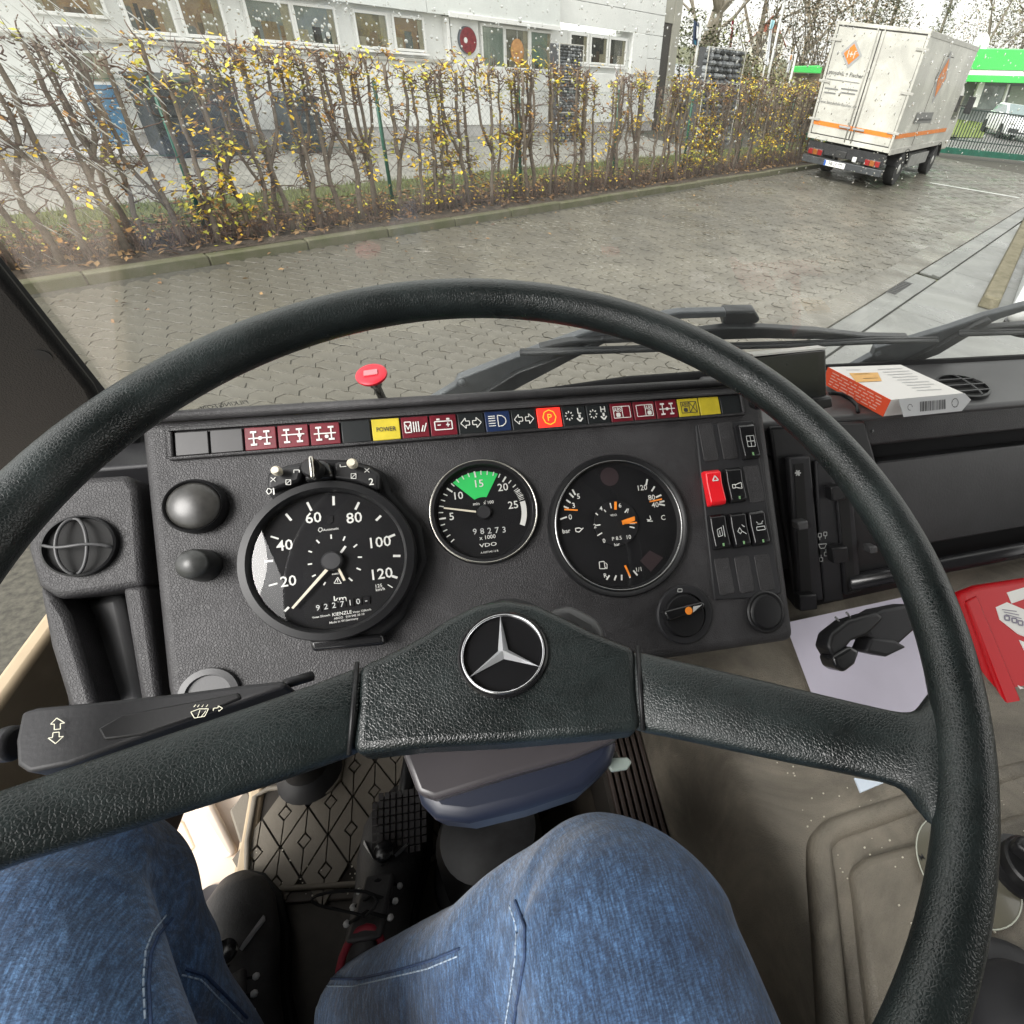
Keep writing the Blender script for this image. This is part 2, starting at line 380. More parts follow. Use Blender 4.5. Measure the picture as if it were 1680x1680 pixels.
# grass blades and dead leaves
def blades(name, n, s0, s1, t0, t1, z, h, m, parent=None):
    mb = MB(); r = random.Random(n)
    for _ in range(n):
        p = YP(r.uniform(s0, s1), r.uniform(t0, t1), z); a = r.uniform(0, 6.28); d = arr((math.cos(a), math.sin(a), 0)); hh = h * r.uniform(.5, 1.3); ln = arr((r.uniform(-1, 1), r.uniform(-1, 1), 0)) * hh * .5
        mb.add([p - d * .006, p + d * .006, p + ln + arr((0, 0, hh))], [(0, 1, 2)])
    return tag(mb.build(name, m, parent, recalc=False), 'short green grass on the strip behind the hedge' if parent is None else None, 'grass' if parent is None else None, kind='stuff')
blades('grass_blades', 15000, -6, 14, 1.15, 2.3, .06, .07, mat('grass_blade', (.10, .135, .03), .7, col2=(.15, .16, .05), vscale=2))
def litter(name, n, s0, s1, t0, t1, z, m, label, sz=.035):
    mb = MB(); r = random.Random(n + 1)
    for _ in range(n):
        p = YP(r.uniform(s0, s1), t0 + (t1 - t0) * r.random() ** .8, z + r.uniform(0, .03)); a = r.uniform(0, 6.28); d = arr((math.cos(a), math.sin(a), r.uniform(-.4, .4))); e = arr((-math.sin(a), math.cos(a), r.uniform(-.6, .6))); L = sz * r.uniform(.6, 1.4)
        mb.m = r.randrange(3)
        mb.add([p - d * L, p + e * L * .5, p + d * L, p - e * L * .45 + arr((0, 0, .01))], [(0, 1, 2), (0, 2, 3)])
    return tag(mb.build(name, m, None, recalc=False), label, 'leaves', kind='stuff')
M_lf = [mat('leaf_brown', (.16, .085, .035), .8), mat('leaf_tan', (.24, .145, .06), .8), mat('leaf_dark', (.075, .045, .028), .8)]
litter('fallen_leaves', 7500, -6.5, 12, .16, 1.5, .09, M_lf, 'brown dead leaves heaped under the hedge')
litter('scattered_leaves', 130, -6, 12, -1.2, -.02, .004, M_lf, 'few brown leaves scattered on the paving along the kerb', .025)
# ================================================================ hedge
M_bark = mat('hedge_bark', (.10, .080, .062), .85, col2=(.18, .145, .11), vscale=14, bump=.6, bscale=80, bdist=.006)
M_twig = mat('hedge_twig', (.10, .062, .05), .85, col2=(.15, .10, .075), vscale=20)
M_ly = [mat('leaf_yellow', (.66, .44, .025), .6, var=.2, vscale=30), mat('leaf_lime', (.42, .40, .045), .6, var=.2, vscale=30), mat('leaf_russet', (.26, .13, .035), .7, var=.3, vscale=30)]
def gnarl(r, p, d, L, n, wob):
    pts = [arr(p)]; d = unit(d)
    for _ in range(n):
        d = unit(d + arr((r.uniform(-1, 1), r.uniform(-1, 1), r.uniform(-1, 1))) * wob); pts.append(pts[-1] + d * L / n)
    return pts
def leaf(mb, r, p, L):
    a = r.uniform(0, 6.28); d = unit(arr((math.cos(a), math.sin(a), r.uniform(-1.0, .3)))); e = unit(np.cross(d, arr((r.uniform(-.4, .4), r.uniform(-.4, .4), 1))))
    mb.add([p, p + d * L * .5 + e * L * .32, p + d * L, p + d * L * .5 - e * L * .32], [(0, 1, 2), (0, 2, 3)])
def hedge_kind(seed, leafy):
    r = random.Random(seed); tr, tw, lv = MB(), MB(), MB()
    H = r.uniform(1.45, 1.6); fork = r.random() < .55; lean = r.uniform(-.10, .10)
    n = 10; main = [arr((lean * math.sin(k / n * 2.2) + r.uniform(-.022, .022), r.uniform(-.02, .02), H * k / n)) for k in range(n + 1)]
    main[0] = arr((0, 0, -.03)); r0 = r.uniform(.020, .036)
    tr.tube(main, [r0 * (1.35 if k == 0 else 1 - .45 * k / n) for k in range(n + 1)], 7); stems = [main]
    if fork:
        k0 = r.randrange(2, 5); sd = r.choice((-1, 1)); b = main[k0]; f = [b]
        for k in range(1, n - k0 + 1): f.append(b + arr((sd * (.07 + .13 * min(1, k / 3)) * min(1, k / 1.5) + r.uniform(-.02, .02), r.uniform(-.02, .02), (H - b[2]) * k / (n - k0))))
        tr.tube(f, [r0 * .72 * (1 - .4 * k / len(f)) for k in range(len(f))], 6); stems.append(f)
    tips = []
    for st in stems:
        for _ in range(16 if len(stems) == 1 else 11):
            k = r.randrange(1, len(st)); p = st[k] * .5 + st[k - 1] * .5; sd = r.choice((-1, 1))
            d = arr((sd * r.uniform(.4, 1), r.uniform(-.5, .5), r.uniform(-.25, .7))); L = r.uniform(.10, .36)
            br = gnarl(r, p, d, L, 4, .45); tw.tube(br, [.0070, .0056, .0044, .0034, .0024], 4)
            for _ in range(4):
                q = br[r.randrange(1, 5)]; g = gnarl(r, q, arr((r.uniform(-1, 1), r.uniform(-.8, .8), r.uniform(-.3, 1))), r.uniform(.06, .19), 3, .6); tw.tube(g, [.0036, .0028, .0021, .0014], 3, cap=False); tips.append(g[-1]); tips.append(g[1])
        for _ in range(10):                        # clipped knot at the top
            g = gnarl(r, st[-1] + arr((r.uniform(-.07, .07), r.uniform(-.06, .06), r.uniform(-.16, .0))), arr((r.uniform(-1, 1), r.uniform(-.7, .7), r.uniform(.1, 1.1))), r.uniform(.06, .17), 3, .6); tw.tube(g, [.007, .006, .005, .003], 4); tips.append(g[-1])
    zc = r.uniform(.4, 1.5)
    for _ in range({0: 10, 1: 40, 2: 78}[leafy]):
        p = tips[r.randrange(len(tips))]
        if leafy == 2 and abs(p[2] - zc) > .35 and r.random() < .6: continue
        if leafy == 1 and p[2] < H - .3 and r.random() < .6: continue
        lv.m = r.choice((0, 0, 1, 1, 2)) if leafy else r.choice((2, 2, 1, 0))
        for _ in range(r.randrange(3, 9)): leaf(lv, r, p + arr((r.gauss(0, .04), r.gauss(0, .03), r.gauss(0, .045))), r.uniform(.04, .075))
    for _ in range(26):                            # low brown suckers
        p = arr((r.uniform(-.14, .14), r.uniform(-.12, .12), .02)); g = gnarl(r, p, arr((r.uniform(-.4, .4), r.uniform(-.4, .4), 1)), r.uniform(.12, .42), 4, .3); tw.tube(g, [.004, .0035, .003, .002, .0015], 3, cap=False)
        if r.random() < .6: lv.m = r.choice((2, 2, 1)); leaf(lv, r, g[-1], .045)
    return tr, tw, lv
def raw_mesh(name, mb, ms, smooth=True):
    me = bpy.data.meshes.new(name); E1, E2 = HD, NL
    me.from_pydata([tuple(x * E1 + y * E2 + arr((0, 0, z))) for x, y, z in mb.v], [], mb.f)
    for m in ms: me.materials.append(m)
    if len(ms) > 1: me.polygons.foreach_set('material_index', mb.mi)
    if smooth: me.polygons.foreach_set('use_smooth', [True] * len(me.polygons))
    me.update(); return me
kinds = []
for i in range(12):
    lf = (0, 1, 2, 0, 1, 0, 2, 1, 0, 1, 2, 0)[i]; a, b, c = hedge_kind(100 + i, lf)
    kinds.append((lf, raw_mesh('trunk', a, [M_bark]), raw_mesh('twigs', b, [M_twig]), raw_mesh('leaves', c, M_ly, False)))
ORD = lambda n: ('%d' % n) + ('th' if 10 < n % 100 < 14 else {1: 'st', 2: 'nd', 3: 'rd'}.get(n % 10, 'th'))
HCNT = [0, 0, 0]
HLAB = ['bare gnarled hedge tree beside the kerb', 'hedge tree with a yellow clipped top', 'hedge tree hung with many yellow leaves']
r = random.Random(11); s = -6.4; n = 0
forced = {(-3.4): 2, }
rows = [(-6.4, .46, .17, .34), (-6.3, .62, .45, .85)]
allp = []
for s0, t0, g0_, g1_ in rows:
    s = s0
    while s < 11.6: allp.append((s, t0 + r.uniform(-.06, .06))); s += r.uniform(g0_, g1_)
for s, tt_ in sorted(allp):
    k = r.randrange(12); lf, t_, w_, l_ = kinds[k]
    loc = YP(s, tt_, .07)
    HCNT[lf] += 1; root = empty('hedge_tree', loc, HLAB[lf] + ', %s of its kind from the left' % ORD(HCNT[lf]), 'hedge tree', 'hedge trees with ' + ('bare twigs', 'yellow tops', 'yellow bunches')[lf])
    sc = r.uniform(.97, 1.04); fl = r.choice((0, math.pi)); root.scale = (sc, sc, sc); root.rotation_euler = (0, 0, fl)
    for nm, me in (('trunk', t_), ('twigs', w_), ('leaves', l_)):
        o = bpy.data.objects.new(nm, me); COL.objects.link(o); o.parent = root
# green chain-link fence behind the hedge
fr = empty('wire_fence', YP(2, .80, .05), 'low green wire fence on posts right behind the hedge', 'fence')
M_gm = mat('green_metal', (.012, .10, .06), .4, var=.2, vscale=20)
for k in range(9):
    mb = MB(); s = -6 + k * 2.3; mb.tube([YP(s, .80, 0), YP(s, .80, 1.45)], .024, 10); mb.build('post', M_gm, fr, smooth=True)
for z in (.25, .8, 1.4):
    mb = MB(); mb.tube([YP(-6, .80, z), YP(12.5, .80, z)], .0022, 5); mb.build('tension_wire', M_gry if 'M_gry' in globals() else M_gm, fr)
mb = MB(); s = -6.0
while s < 12.4:
    for sg in (-1, 1):
        z0, z1 = (.12, 1.42) if sg > 0 else (1.42, .12)
        a, b = YP(s, .803 + .002 * sg, z0), YP(s + 1.3, .803 + .002 * sg, z1); d = unit(b - a); q = np.cross(d, NL) * .0011; mb.add([a - q, a + q, b + q, b - q], [(0, 1, 2, 3)])
    s += .085
tag(mb.build('mesh', mat('wire_grey', (.16, .18, .16), .5), fr, recalc=False), kind='stuff')
# ================================================================ white building
BW = Plane(YP(.45, 5.4, 0), HD, Z3)
M_wall = mat('white_render', (.79, .80, .78), .75, var=.04, vscale=1.6, bump=.15, bscale=90, stain=(1.1, .93, 1.0))
M_wallg = mat('grey_white_panel', (.73, .755, .735), .7, var=.04, vscale=1.2, stain=(.9, .94, 1.0))
M_frame = mat('white_frame', (.80, .80, .78), .35)
M_sill = mat('sill_grey', (.40, .39, .35), .6)
M_plinth = mat('plinth_grey', (.46, .45, .44), .8, var=.12, vscale=4)
bld = empty('office_building', YP(2, 6.5, 0), 'long low white office building with white framed windows behind the hedge', 'building')
def bz(x, y): return BW.uv(x, y)[1]
def bs(x, y): return BW.uv(x, y)[0]
def bslab(name, m, s0, s1, z0, z1, o1, o0, par=None, bevel=.006):
    mb = MB(); BW.rslab(mb, s0, s1, z0, z1, o1, o0); return mb.build(name, m, par or bld, bevel=bevel)
SL, SR = -9.0, bs(1093, 0)
zs, zf = 1.36, 2.09
bslab('plinth', M_plinth, SL, SR, 0, .26, -.02, -.6)
cuts = [SL, -5.2, -2.6, -.4, 1.5, bs(737, 98), bs(914, 100), 7.2, 8.9, SR]
for a, b in zip(cuts, cuts[1:]): bslab('wall_panel', M_wall, a + .004, b - .004, .262, zs - .03, .0, -.5)
bslab('back_wall', M_wall, SL, SR, zs - .03, zf, -.12, -.6)
fs_ = [SL, -4, -.9, 2.2, bs(914, 30)]
for a, b in zip(fs_, fs_[1:]): bslab('fascia_panel', M_wallg, a + .004, b - .004, zf, 4.6, .10, -.6)
jz = bz(1000, 10)
s9 = bs(914, 30)
for (a, b, c, d) in ((s9, SR, jz, 4.6), (s9, SR, zf + .13, jz), (bs(1036, 80), bs(1062, 80), zs - .03, zf + .13), (bs(1062, 80), SR, 1.72, zf + .13), (bs(1062, 80), SR, zs - .03, 1.72)): bslab('wall_panel', M_wall, a + .005, b - .005, c + .005, d - .005, .03, -.6)
bslab('sill_band', M_sill, SL, bs(737, 98), zs - .03, zs + .02, .05, -.2)
bslab('lintel', M_frame, bs(737, 98), s9, zf - .02, zf + .06, .13, .101)
ROOM = [mat('room_cream', (.42, .36, .26), .7, var=.15, vscale=6), mat('room_brown', (.10, .060, .040), .7), mat('room_dark', (.035, .032, .03), .7), mat('room_tan', (.28, .19, .11), .7), mat('room_grey', (.14, .15, .15), .7)]
def window(panes, cols, name='window', zt=None, fw=.05, sill=True):
    root = None; us = [BW.uv(x, y, -.05) for p in panes for x, y in p]
    u0, u1 = min(u for u, v in us), max(u for u, v in us); v0, v1 = min(v for u, v in us), max(v for u, v in us)
    if zt: v1 = zt
    mb = MB(); BW.rslab(mb, u0 - fw, u1 + fw, v0 - fw, v1 + fw, -.075, -.119); fr_ = mb.build(name, M_frame, bld)
    for p, c in zip(panes, cols):
        q = [BW.uv(x, y, -.05) for x, y in p]; a, b = min(u for u, v in q), max(u for u, v in q); c0, c1 = v0 + (min(v for u, v in q) - v0) * .5, v1
        for (e, f, g, h) in ((a - fw * .8, a, c0 - fw * .8, c1 + fw * .8), (b, b + fw * .8, c0 - fw * .8, c1 + fw * .8), (a, b, c0 - fw * .8, c0), (a, b, c1, c1 + fw * .8)):
            mb = MB(); BW.rslab(mb, e, f, g, h, -.03, -.0745); mb.build('sash', M_frame, fr_, bevel=.006)
        mb = MB(); BW.rslab(mb, a, b, c0, c1, -.070, -.0742); mb.build('room_view', c, fr_)
        wr = random.Random(int(p[0][0])); W_, H_ = b - a, c1 - c0; x_ = a + .01
        if c not in (g_gn,):
            while x_ < b - .06:
                w_ = min(wr.uniform(.10, .40) * W_, b - x_ - .01); h_ = wr.uniform(.15, .62) * H_
                mb = MB(); BW.rslab(mb, x_, x_ + w_ * .92, c0 + .002, c0 + h_, -.0665, -.0698); mb.build('furniture', ROOM[wr.randrange(len(ROOM))], fr_); x_ += w_ * wr.uniform(1.0, 1.5)
            mb = MB(); cw_ = wr.uniform(.10, .22) * W_; BW.rslab(mb, b - cw_, b - .002, c0 + .002, c1 - .002, -.064, -.066); mb.build('curtain', ROOM[0], fr_)
        mb = MB(); BW.rslab(mb, a, b, c0, c1, -.056, -.060); mb.build('pane', glass_mat('window_glass', .09, (.92, .94, .93)), fr_)
    if sill:
        mb = MB(); BW.rslab(mb, u0 - fw * 1.5, u1 + fw * 1.5, v0 - fw - .035, v0 - fw, .0, -.1); mb.build('sill', M_frame, fr_, bevel=.004)
    return fr_
def pane(name, c1, c2, sc=2.0): return mat('pane_' + name, c1, .10, col2=c2, vscale=sc, coat=.5, detail=3)
g_br, g_or, g_gy, g_gn, g_dk = pane('brown', (.30, .17, .10), (.40, .27, .17)), pane('orange', (.42, .24, .12), (.18, .10, .08)), pane('grey', (.22, .24, .25), (.36, .38, .38)), pane('green', (.30, .35, .30), (.36, .40, .35)), pane('dark', (.05, .05, .05), (.16, .15, .13), 6)
ztop = 1.97
window([[(203, 0), (273, 0), (288, 54), (218, 48)], [(293, 0), (356, 0), (371, 59), (309, 55)]], [g_or, g_br], zt=ztop)
window([[(403, 0), (470, 0), (481, 66), (417, 63)], [(484, 2), (543, 5), (551, 71), (493, 68)]], [g_gy, g_gy], zt=ztop)
window([[(580, 13), (630, 18), (639, 78), (590, 74)], [(644, 20), (690, 25), (697, 81), (652, 78)]], [pane('files', (.36, .28, .15), (.12, .09, .07), 4), g_br], zt=ztop)
window([[(937, 56), (963, 59), (962, 102), (940, 100)], [(971, 60), (995, 63), (994, 103), (969, 101)], [(1002, 64), (1026, 67), (1024, 106), (1001, 104)]], [g_dk, g_dk, g_dk], zt=bz(980, 62))
# shelf files behind the second last window
bslab('mullion', M_frame, bs(733, 60), bs(738, 60), zs, zf - .02, .02, -.119)
fd = window([[(791, 32), (826, 37), (828, 165), (797, 165)], [(831, 37), (866, 42), (866, 166), (832, 165)], [(873, 46), (903, 50), (901, 165), (872, 165)]], [g_gn, pane('hall', (.27, .25, .20), (.36, .34, .29)), pane('teal', (.16, .28, .24), (.30, .36, .32))], 'garden_door', zt=zf - .1, fw=.06)
bslab('side_panel', M_wall, bs(742, 60), bs(787, 60), zs - .03, zf - .02, -.03, -.119)
# side return and grey pillar at the far corner
mb = MB(); mb.prism([YP(SR + .45 + .003, 5.4 + .3, 4.6), YP(SR + .45 + .003, 11, 4.6), YP(SR + .45 + .003, 11, 0), YP(SR + .45 + .003, 5.7, 0)], [YP(SR + .40, 5.7, 4.6), YP(SR + .40, 11, 4.6), YP(SR + .40, 11, 0), YP(SR + .40, 5.7, 0)]); mb.build('end_wall', M_wallg, bld)
bslab('corner_pillar', mat('putty_pillar', (.36, .35, .30), .7, var=.08, vscale=3), bs(1103, 60), bs(1114, 60), 0, 4.6, .0, -.3)
bslab('dark_opening', mat('dark_gap', (.06, .055, .05), .6), SR + .06, bs(1103, 60) - .004, 0, bz(1098, 38), -.05, -.3)
bslab('opening_lintel', MATS['putty_pillar'], SR + .006, bs(1103, 60) - .004, bz(1098, 38), 4.6, -.02, -.3)
# glazed entrance door with blue lower panel at the left
dr = window([[(57, -40), (148, -40), (155, 24), (62, 16)]], [g_or], 'door_light', zt=ztop, fw=.05, sill=False)
mb = MB(); BW.slab(mb, [(78, 40), (157, 44), (218, 238), (160, 241)], .03, -.10); ed = mb.build('entrance_door', M_frame, bld, bevel=.006)
mb = MB(); BW.slab(mb, [(90, 43), (154, 46), (170, 82), (112, 82)], .038, .0305); mb.build('pane', g_gy, ed)
mb = MB(); BW.slab(mb, [(131, 138), (193, 140), (213, 236), (171, 238)], .038, .0305); mb.build('blue_panel', mat('blue_door', (.09, .22, .36), .45, var=.12, vscale=6), ed)
mb = MB(); BW.slab(mb, [(114, 86), (172, 88), (190, 134), (130, 133)], .038, .0305); mb.build('pane', mat('pane_dim', (.16, .18, .15), .15, col2=(.24, .24, .17), vscale=4), ed)
mb = MB(); ybox(mb, -3.9, -2.3, 4.9, 5.38, .05, .10); mb.build('door_step', M_plinth, bld, bevel=.01)
# round red sign
sg = empty('round_sign', BW.pt(764, 66, .0) - arr((0, 0, .2)), 'round dark red sign with white mark on the white office wall', 'sign')
c = BW.pt(765, 66, -.03); R_ = BW.rpx(765, 66, 15) * .95
mb = MB(); mb.lathe(c, HD, Z3, BW.n, [(R_, 0), (R_, .06), (R_ * .95, .07)], 36); mb.build('rim', mat('sign_rim', (.10, .11, .13), .5), sg, auto=40)
mb = MB(); mb.lathe(c, HD, Z3, BW.n, [(R_ * .95, .0705), (R_ * .3, .072), (1e-7, .072)], 36, ); mb.build('face', mat('sign_red', (.20, .018, .026), .4, var=.35, vscale=14), sg)
mb = MB(); BW.disc(mb, 764, 66, 3, .045); mb.build('mark', M_wall, sg, recalc=False)
# orange lantern in the garden door
ln = empty('paper_lantern', BW.pt(850, 100, -.05), 'round orange paper lantern hanging in the garden door', 'lantern')
mb = MB(); c = BW.pt(849, 84, -.045); mb.ball(c, .20, 18, 10, np.array([HD, BW.n, Z3]), (1, .12, 1.1)); mb.build('shade', mat('lantern_orange', (.55, .28, .10), .6, var=.3, vscale=9), ln, smooth=True)
mb = MB(); mb.tube([c + arr((0, 0, .2)), c + arr((0, 0, .5))], .006, 6); mb.build('cord', M_wallg, ln)
# dark storage box and bin on the terrace
def crate(name, label, cat, px, m, hgt, dep, t):
    P = Plane(YP(0, t, 0), HD, Z3); u0 = P.uv(*px[0])[0]; u1 = P.uv(*px[1])[0]; root = empty(name, YP(0, t, 0) + HD * (u0 + u1) / 2, label, cat)
    mb = MB(); P.rslab(mb, u0, u1, .05, hgt, 0, -dep); b = mb.build('body', m, root, bevel=.02)
    mb = MB(); P.rslab(mb, u0 - .03, u1 + .03, hgt, hgt + .05, .03, -dep - .02); mb.build('lid', m, root, bevel=.015)
    for k in range(5):
        mb = MB(); z = .12 + (hgt - .2) * k / 5; P.rslab(mb, u0 + .05, u1 - .05, z, z + (hgt - .2) / 5 - .03, .012, 0); mb.build('panel', m, b, bevel=.005)
crate('storage_box', 'wide black garden storage box against the white wall', 'box', ((252, 200), (398, 200)), mat('dark_slate', (.04, .045, .048), .6, var=.4, vscale=12), .98, .6, 4.6)
crate('waste_bin', 'narrow dark grey bin standing beside the wide storage box', 'bin', ((476, 200), (528, 200)), mat('bin_grey', (.05, .06, .065), .5, var=.3, vscale=10), .80, .5, 4.5)
# gabions
def gabion(label, px0, px1, ytop, t, seed):
    P = Plane(YP(0, t, 0), HD, Z3); u0 = P.uv(px0, ytop)[0]; u1 = P.uv(px1, ytop)[0]; z1 = P.uv((px0 + px1) / 2, ytop)[1]
    root = empty('gabion', P.at((u0 + u1) / 2, 0, 0), label, 'gabion', 'stone filled gabions')
    mb = MB(); rr_ = random.Random(seed); P.rslab(mb, u0 + .03, u1 - .03, .0, z1 - .03, -.06, -.3); mb.build('stone_core', mat('stone_dark', (.05, .052, .055), .9), root)
    mb = MB(); st = max(.05, (u1 - u0) / 12); u = u0 + st / 2
    while u < u1:
        z = .04
        while z < z1 - .02:
            q = st * rr_.uniform(.75, 1.1) / 1.7; mb.m = rr_.randrange(3); A = np.array([unit(arr((rr_.gauss(0, 1), rr_.gauss(0, 1), rr_.gauss(0, 1)))) for _ in range(3)])
            mb.ball(P.at(u + rr_.uniform(-.3, .3) * st, z, -.05), q, 6, 4, np.array([HD, NL, Z3]), (rr_.uniform(.7, 1.2), 1, rr_.uniform(.6, 1))); z += st * .85
        u += st
    tag(mb.build('stones', [mat('stone_a', (.14, .15, .16), .8), mat('stone_b', (.25, .26, .27), .8), mat('stone_c', (.07, .075, .08), .8)], root, recalc=False), kind='stuff')
    for k in range(4):
        q = MB(); z = .02 + (z1 - .03) * k / 3; q.tube([P.at(u0, z, .02), P.at(u1, z, .02)], .012, 6); q.build('cage_bar', M_gry if 'M_gry' in globals() else M_sill, root)
    for k in range(2):
        q = MB(); u = (u0, u1)[k]; q.tube([P.at(u, 0, .02), P.at(u, z1, .02)], .016, 6); q.build('cage_bar', M_sill, root)
gabion('grey stone gabion standing in front of the white framed window', 917, 957, 72, 4.3, 1)
gabion('grey stone gabion rising over the hedge left of the red roofed house', 1163, 1224, 80, 3.0, 2)
# ================================================================ box lorry
TS = Plane(gnd(1464, 306), TD, Z3)                       # right flank
rb = TS.pt(1459.3, 250)
TE = arr((TD[1], -TD[0], 0))                             # to the lorry's right
TR = Plane(rb, TE, Z3)                                   # tail
tk_ = empty('box_lorry', TS.P + TE * -1.0, 'white box lorry with orange stripes and diamond logo parked beside the hedge', 'lorry')
TW, TL_, TZ0, TZ1 = 1.98, 5.1, rb[2], 2.86
M_tw = mat('lorry_white', (.47, .46, .415), .5, var=.10, stain=(1.4, .84, 1.04), vscale=1.3, coat=.2)
M_twd = mat('lorry_trim', (.36, .35, .32), .5, var=.15, vscale=6)
M_or = mat('orange_tape', (.60, .17, .015), .5, var=.12, vscale=8)
M_tg = mat('logo_grey', (.30, .30, .30), .6)
def tbox(name, m, x0, x1, y0, y1, z0, z1, par=None, bevel=.01):   # x across from right flank to left (-), y forward, z up (absolute)
    mb = MB(); c = lambda x, y, z: arr((rb[0], rb[1], 0)) + TE * x + TD * y + arr((0, 0, z))
    mb.prism([c(x0, y0, z1), c(x1, y0, z1), c(x1, y1, z1), c(x0, y1, z1)], [c(x0, y0, z0), c(x1, y0, z0), c(x1, y1, z0), c(x0, y1, z0)])
    return mb.build(name, m, par or tk_, bevel=bevel)
TP = lambda x, y, z: arr((rb[0], rb[1], 0)) + TE * x + TD * y + arr((0, 0, z))
bx_ = tbox('cargo_box', M_tw, -TW, 0, .02, TL_, TZ0, TZ1)
for (a, b, c, d) in ((-TW, 0, TZ1 - .06, TZ1 + .005), (-TW, 0, TZ0 - .02, TZ0 + .07), (-TW - .004, -TW + .05, TZ0 + .07, TZ1 - .06), (-.05, .004, TZ0 + .07, TZ1 - .06)): tbox('tail_frame', M_tw, a, b, -.03, .019, c, d, bx_, .006)
for a, b in ((-TW + .055, -TW / 2 - .006), (-TW / 2 + .006, -.055)):
    d = tbox('rear_door', M_tw, a, b, -.012, .018, TZ0 + .085, TZ1 - .075, None, .012)
    for z in (TZ0 + .35, TZ0 + 1.05, TZ1 - .3):
        e = a if a < -1.2 else b
        tbox('hinge', M_twd, e - .13, e + .13, -.035, -.0125, z - .025, z + .025, d, .006)
    xr = b - .07 if a < -1.2 else a + .07
    mb = MB(); mb.tube([TP(xr, -.04, TZ0 + .03), TP(xr, -.04, TZ1 - .03)], .014, 8); mb.build('lock_rod', M_twd, d, smooth=True)
    tbox('lock_handle', M_tg, xr - .05 if a > -1.2 else xr - .22, xr + .22 if a > -1.2 else xr + .05, -.06, -.035, TZ0 + .28, TZ0 + .32, d, .005)
    tbox('orange_stripe', M_or, a + .001, b - .001, -.0155, -.0125, TZ0 + .25, TZ0 + .335, d, 0)
    for (e0, e1, z0_, z1_) in ((a - .012, a + .006, TZ0 + .07, TZ1 - .06), (b - .006, b + .012, TZ0 + .07, TZ1 - .06), (a, b, TZ1 - .082, TZ1 - .066), (a, b, TZ0 + .074, TZ0 + .09)): tbox('door_seal', mat('rubber_gap', (.05, .045, .042), .8), e0, e1, -.0145, .014, z0_, z1_, d, 0)
    tbox('door_gap', mat('rubber_gap', (.06, .055, .05), .8), (b - .004) if a < -1.2 else (a - .008), (b + .008) if a < -1.2 else (a + .004), -.010, .012, TZ0 + .085, TZ1 - .075, d, 0)
tbox('orange_stripe', M_or, .0125, .016, .02, TL_ - .1, TZ0 + .25, TZ0 + .335, bx_, 0)
tbox('bottom_rail', M_twd, -.02, .012, .02, TL_, TZ0 - .06, TZ0 + .05, bx_, .006); tbox('top_rail', M_twd, -.02, .010, .02, TL_, TZ1 - .09, TZ1 + .004, bx_, .006)
# side door outline
yd0 = TS.uv(1569, 97)[0] - TS.uv(1459.3, 250)[0]; zd = TS.uv(1569, 97)[1]
sdr = tbox('side_door', M_tw, .0005, .012, 1.78, 2.68, TZ0 + .06, zd, None, .01)
for a, b, c, d in ((1.762, 1.775, TZ0 + .06, zd), (1.76, 2.68, zd + .005, zd + .02)): tbox('door_seal', MATS['rubber_gap'], .0005, .006, a, b, c, d, sdr, 0)
# logos and lettering
def diamond(P, cxp, o, du, dv, par):
    u, v = P.uv(*cxp, o)
    for k, (f, m, oo) in enumerate(((1.0, M_tg, o), (.72, M_or, o + .006))):
        mb = MB(); mb.poly([P.at(u - du * f, v, oo), P.at(u, v - dv * f, oo), P.at(u + du * f, v, oo), P.at(u, v + dv * f, oo)]); mb.build('logo_diamond', m, par, recalc=False)
    mb = MB(); P.utext(mb, 'l+f', u, v, dv * .55, o + .012, .9); mb.build('logo_letters', M_tw, par, recalc=False)
diamond(TR, (1397, 89), .021, .24, .24, bx_)
diamond(TS, (1545, 128), .016, .52, .50, bx_)
mb = MB()
TR.text(mb, 'Latoschik + Fischer', 1386, 121, 6.6, .021, 0, 1.05)
mb.build('lettering', mat('lorry_letter', (.05, .05, .05), .6), bx_, recalc=False)
mb = MB(); TR.text(mb, 'www.latoschik-fischer.de', 1373, 170, 5.0, .021, 0, 1.12)
for y, x0, x1 in ((144, 1353, 1375), (145, 1380, 1407), (151, 1352, 1371), (151.5, 1379, 1403), (129, 1356, 1410)): TR.line(mb, (x0, y), (x1, y + (x1 - x0) * .14), 1.8 if y > 130 else .9, .021)
mb.build('small_lettering', mat('lorry_letter_grey', (.16, .16, .155), .6), bx_, recalc=False)
mb = MB()
for y, x0, x1, w_ in ((192, 1503, 1530, 3), (199, 1500, 1528, 1.6)): TS.line(mb, (x0, y), (x1, y - 1), w_, .016)
mb.build('side_lettering', MATS['lorry_letter_grey'], bx_, recalc=False)
# chassis, bumper, lamps, wheels
M_ch = mat('chassis_black', (.016, .016, .017), .55, var=.4, vscale=10)
tbox('chassis', M_ch, -TW + .35, -.35, .1, TL_ + 1.4, .52, TZ0 - .07)
tbox('rear_crossmember', M_ch, -TW + .05, -.05, .02, .14, .50, TZ0 - .065)
bp = tbox('bumper', mat('bumper_grey', (.04, .043, .046), .45, var=.3, vscale=8), -TW + .02, -.02, -.06, .12, .30, .44)
tbox('number_plate', mat('plate_white', (.72, .72, .70), .4), -TW / 2 - .40, -TW / 2 + .12, -.072, -.061, .31, .42, bp, .003)
tbox('plate_band', mat('plate_blue', (.02, .10, .42), .4), -TW / 2 - .397, -TW / 2 - .35, -.0745, -.0722, .313, .417, bp, 0)
mb = MB(); TB = Plane(TP(0, -.075, 0), TE, Z3); TB.utext(mb, 'HR LF 777', -TW / 2 - .11, .365, .07, 0, .78); mb.build('plate_letters', M_inkd if 'M_inkd' in globals() else M_ch, bp, recalc=False)
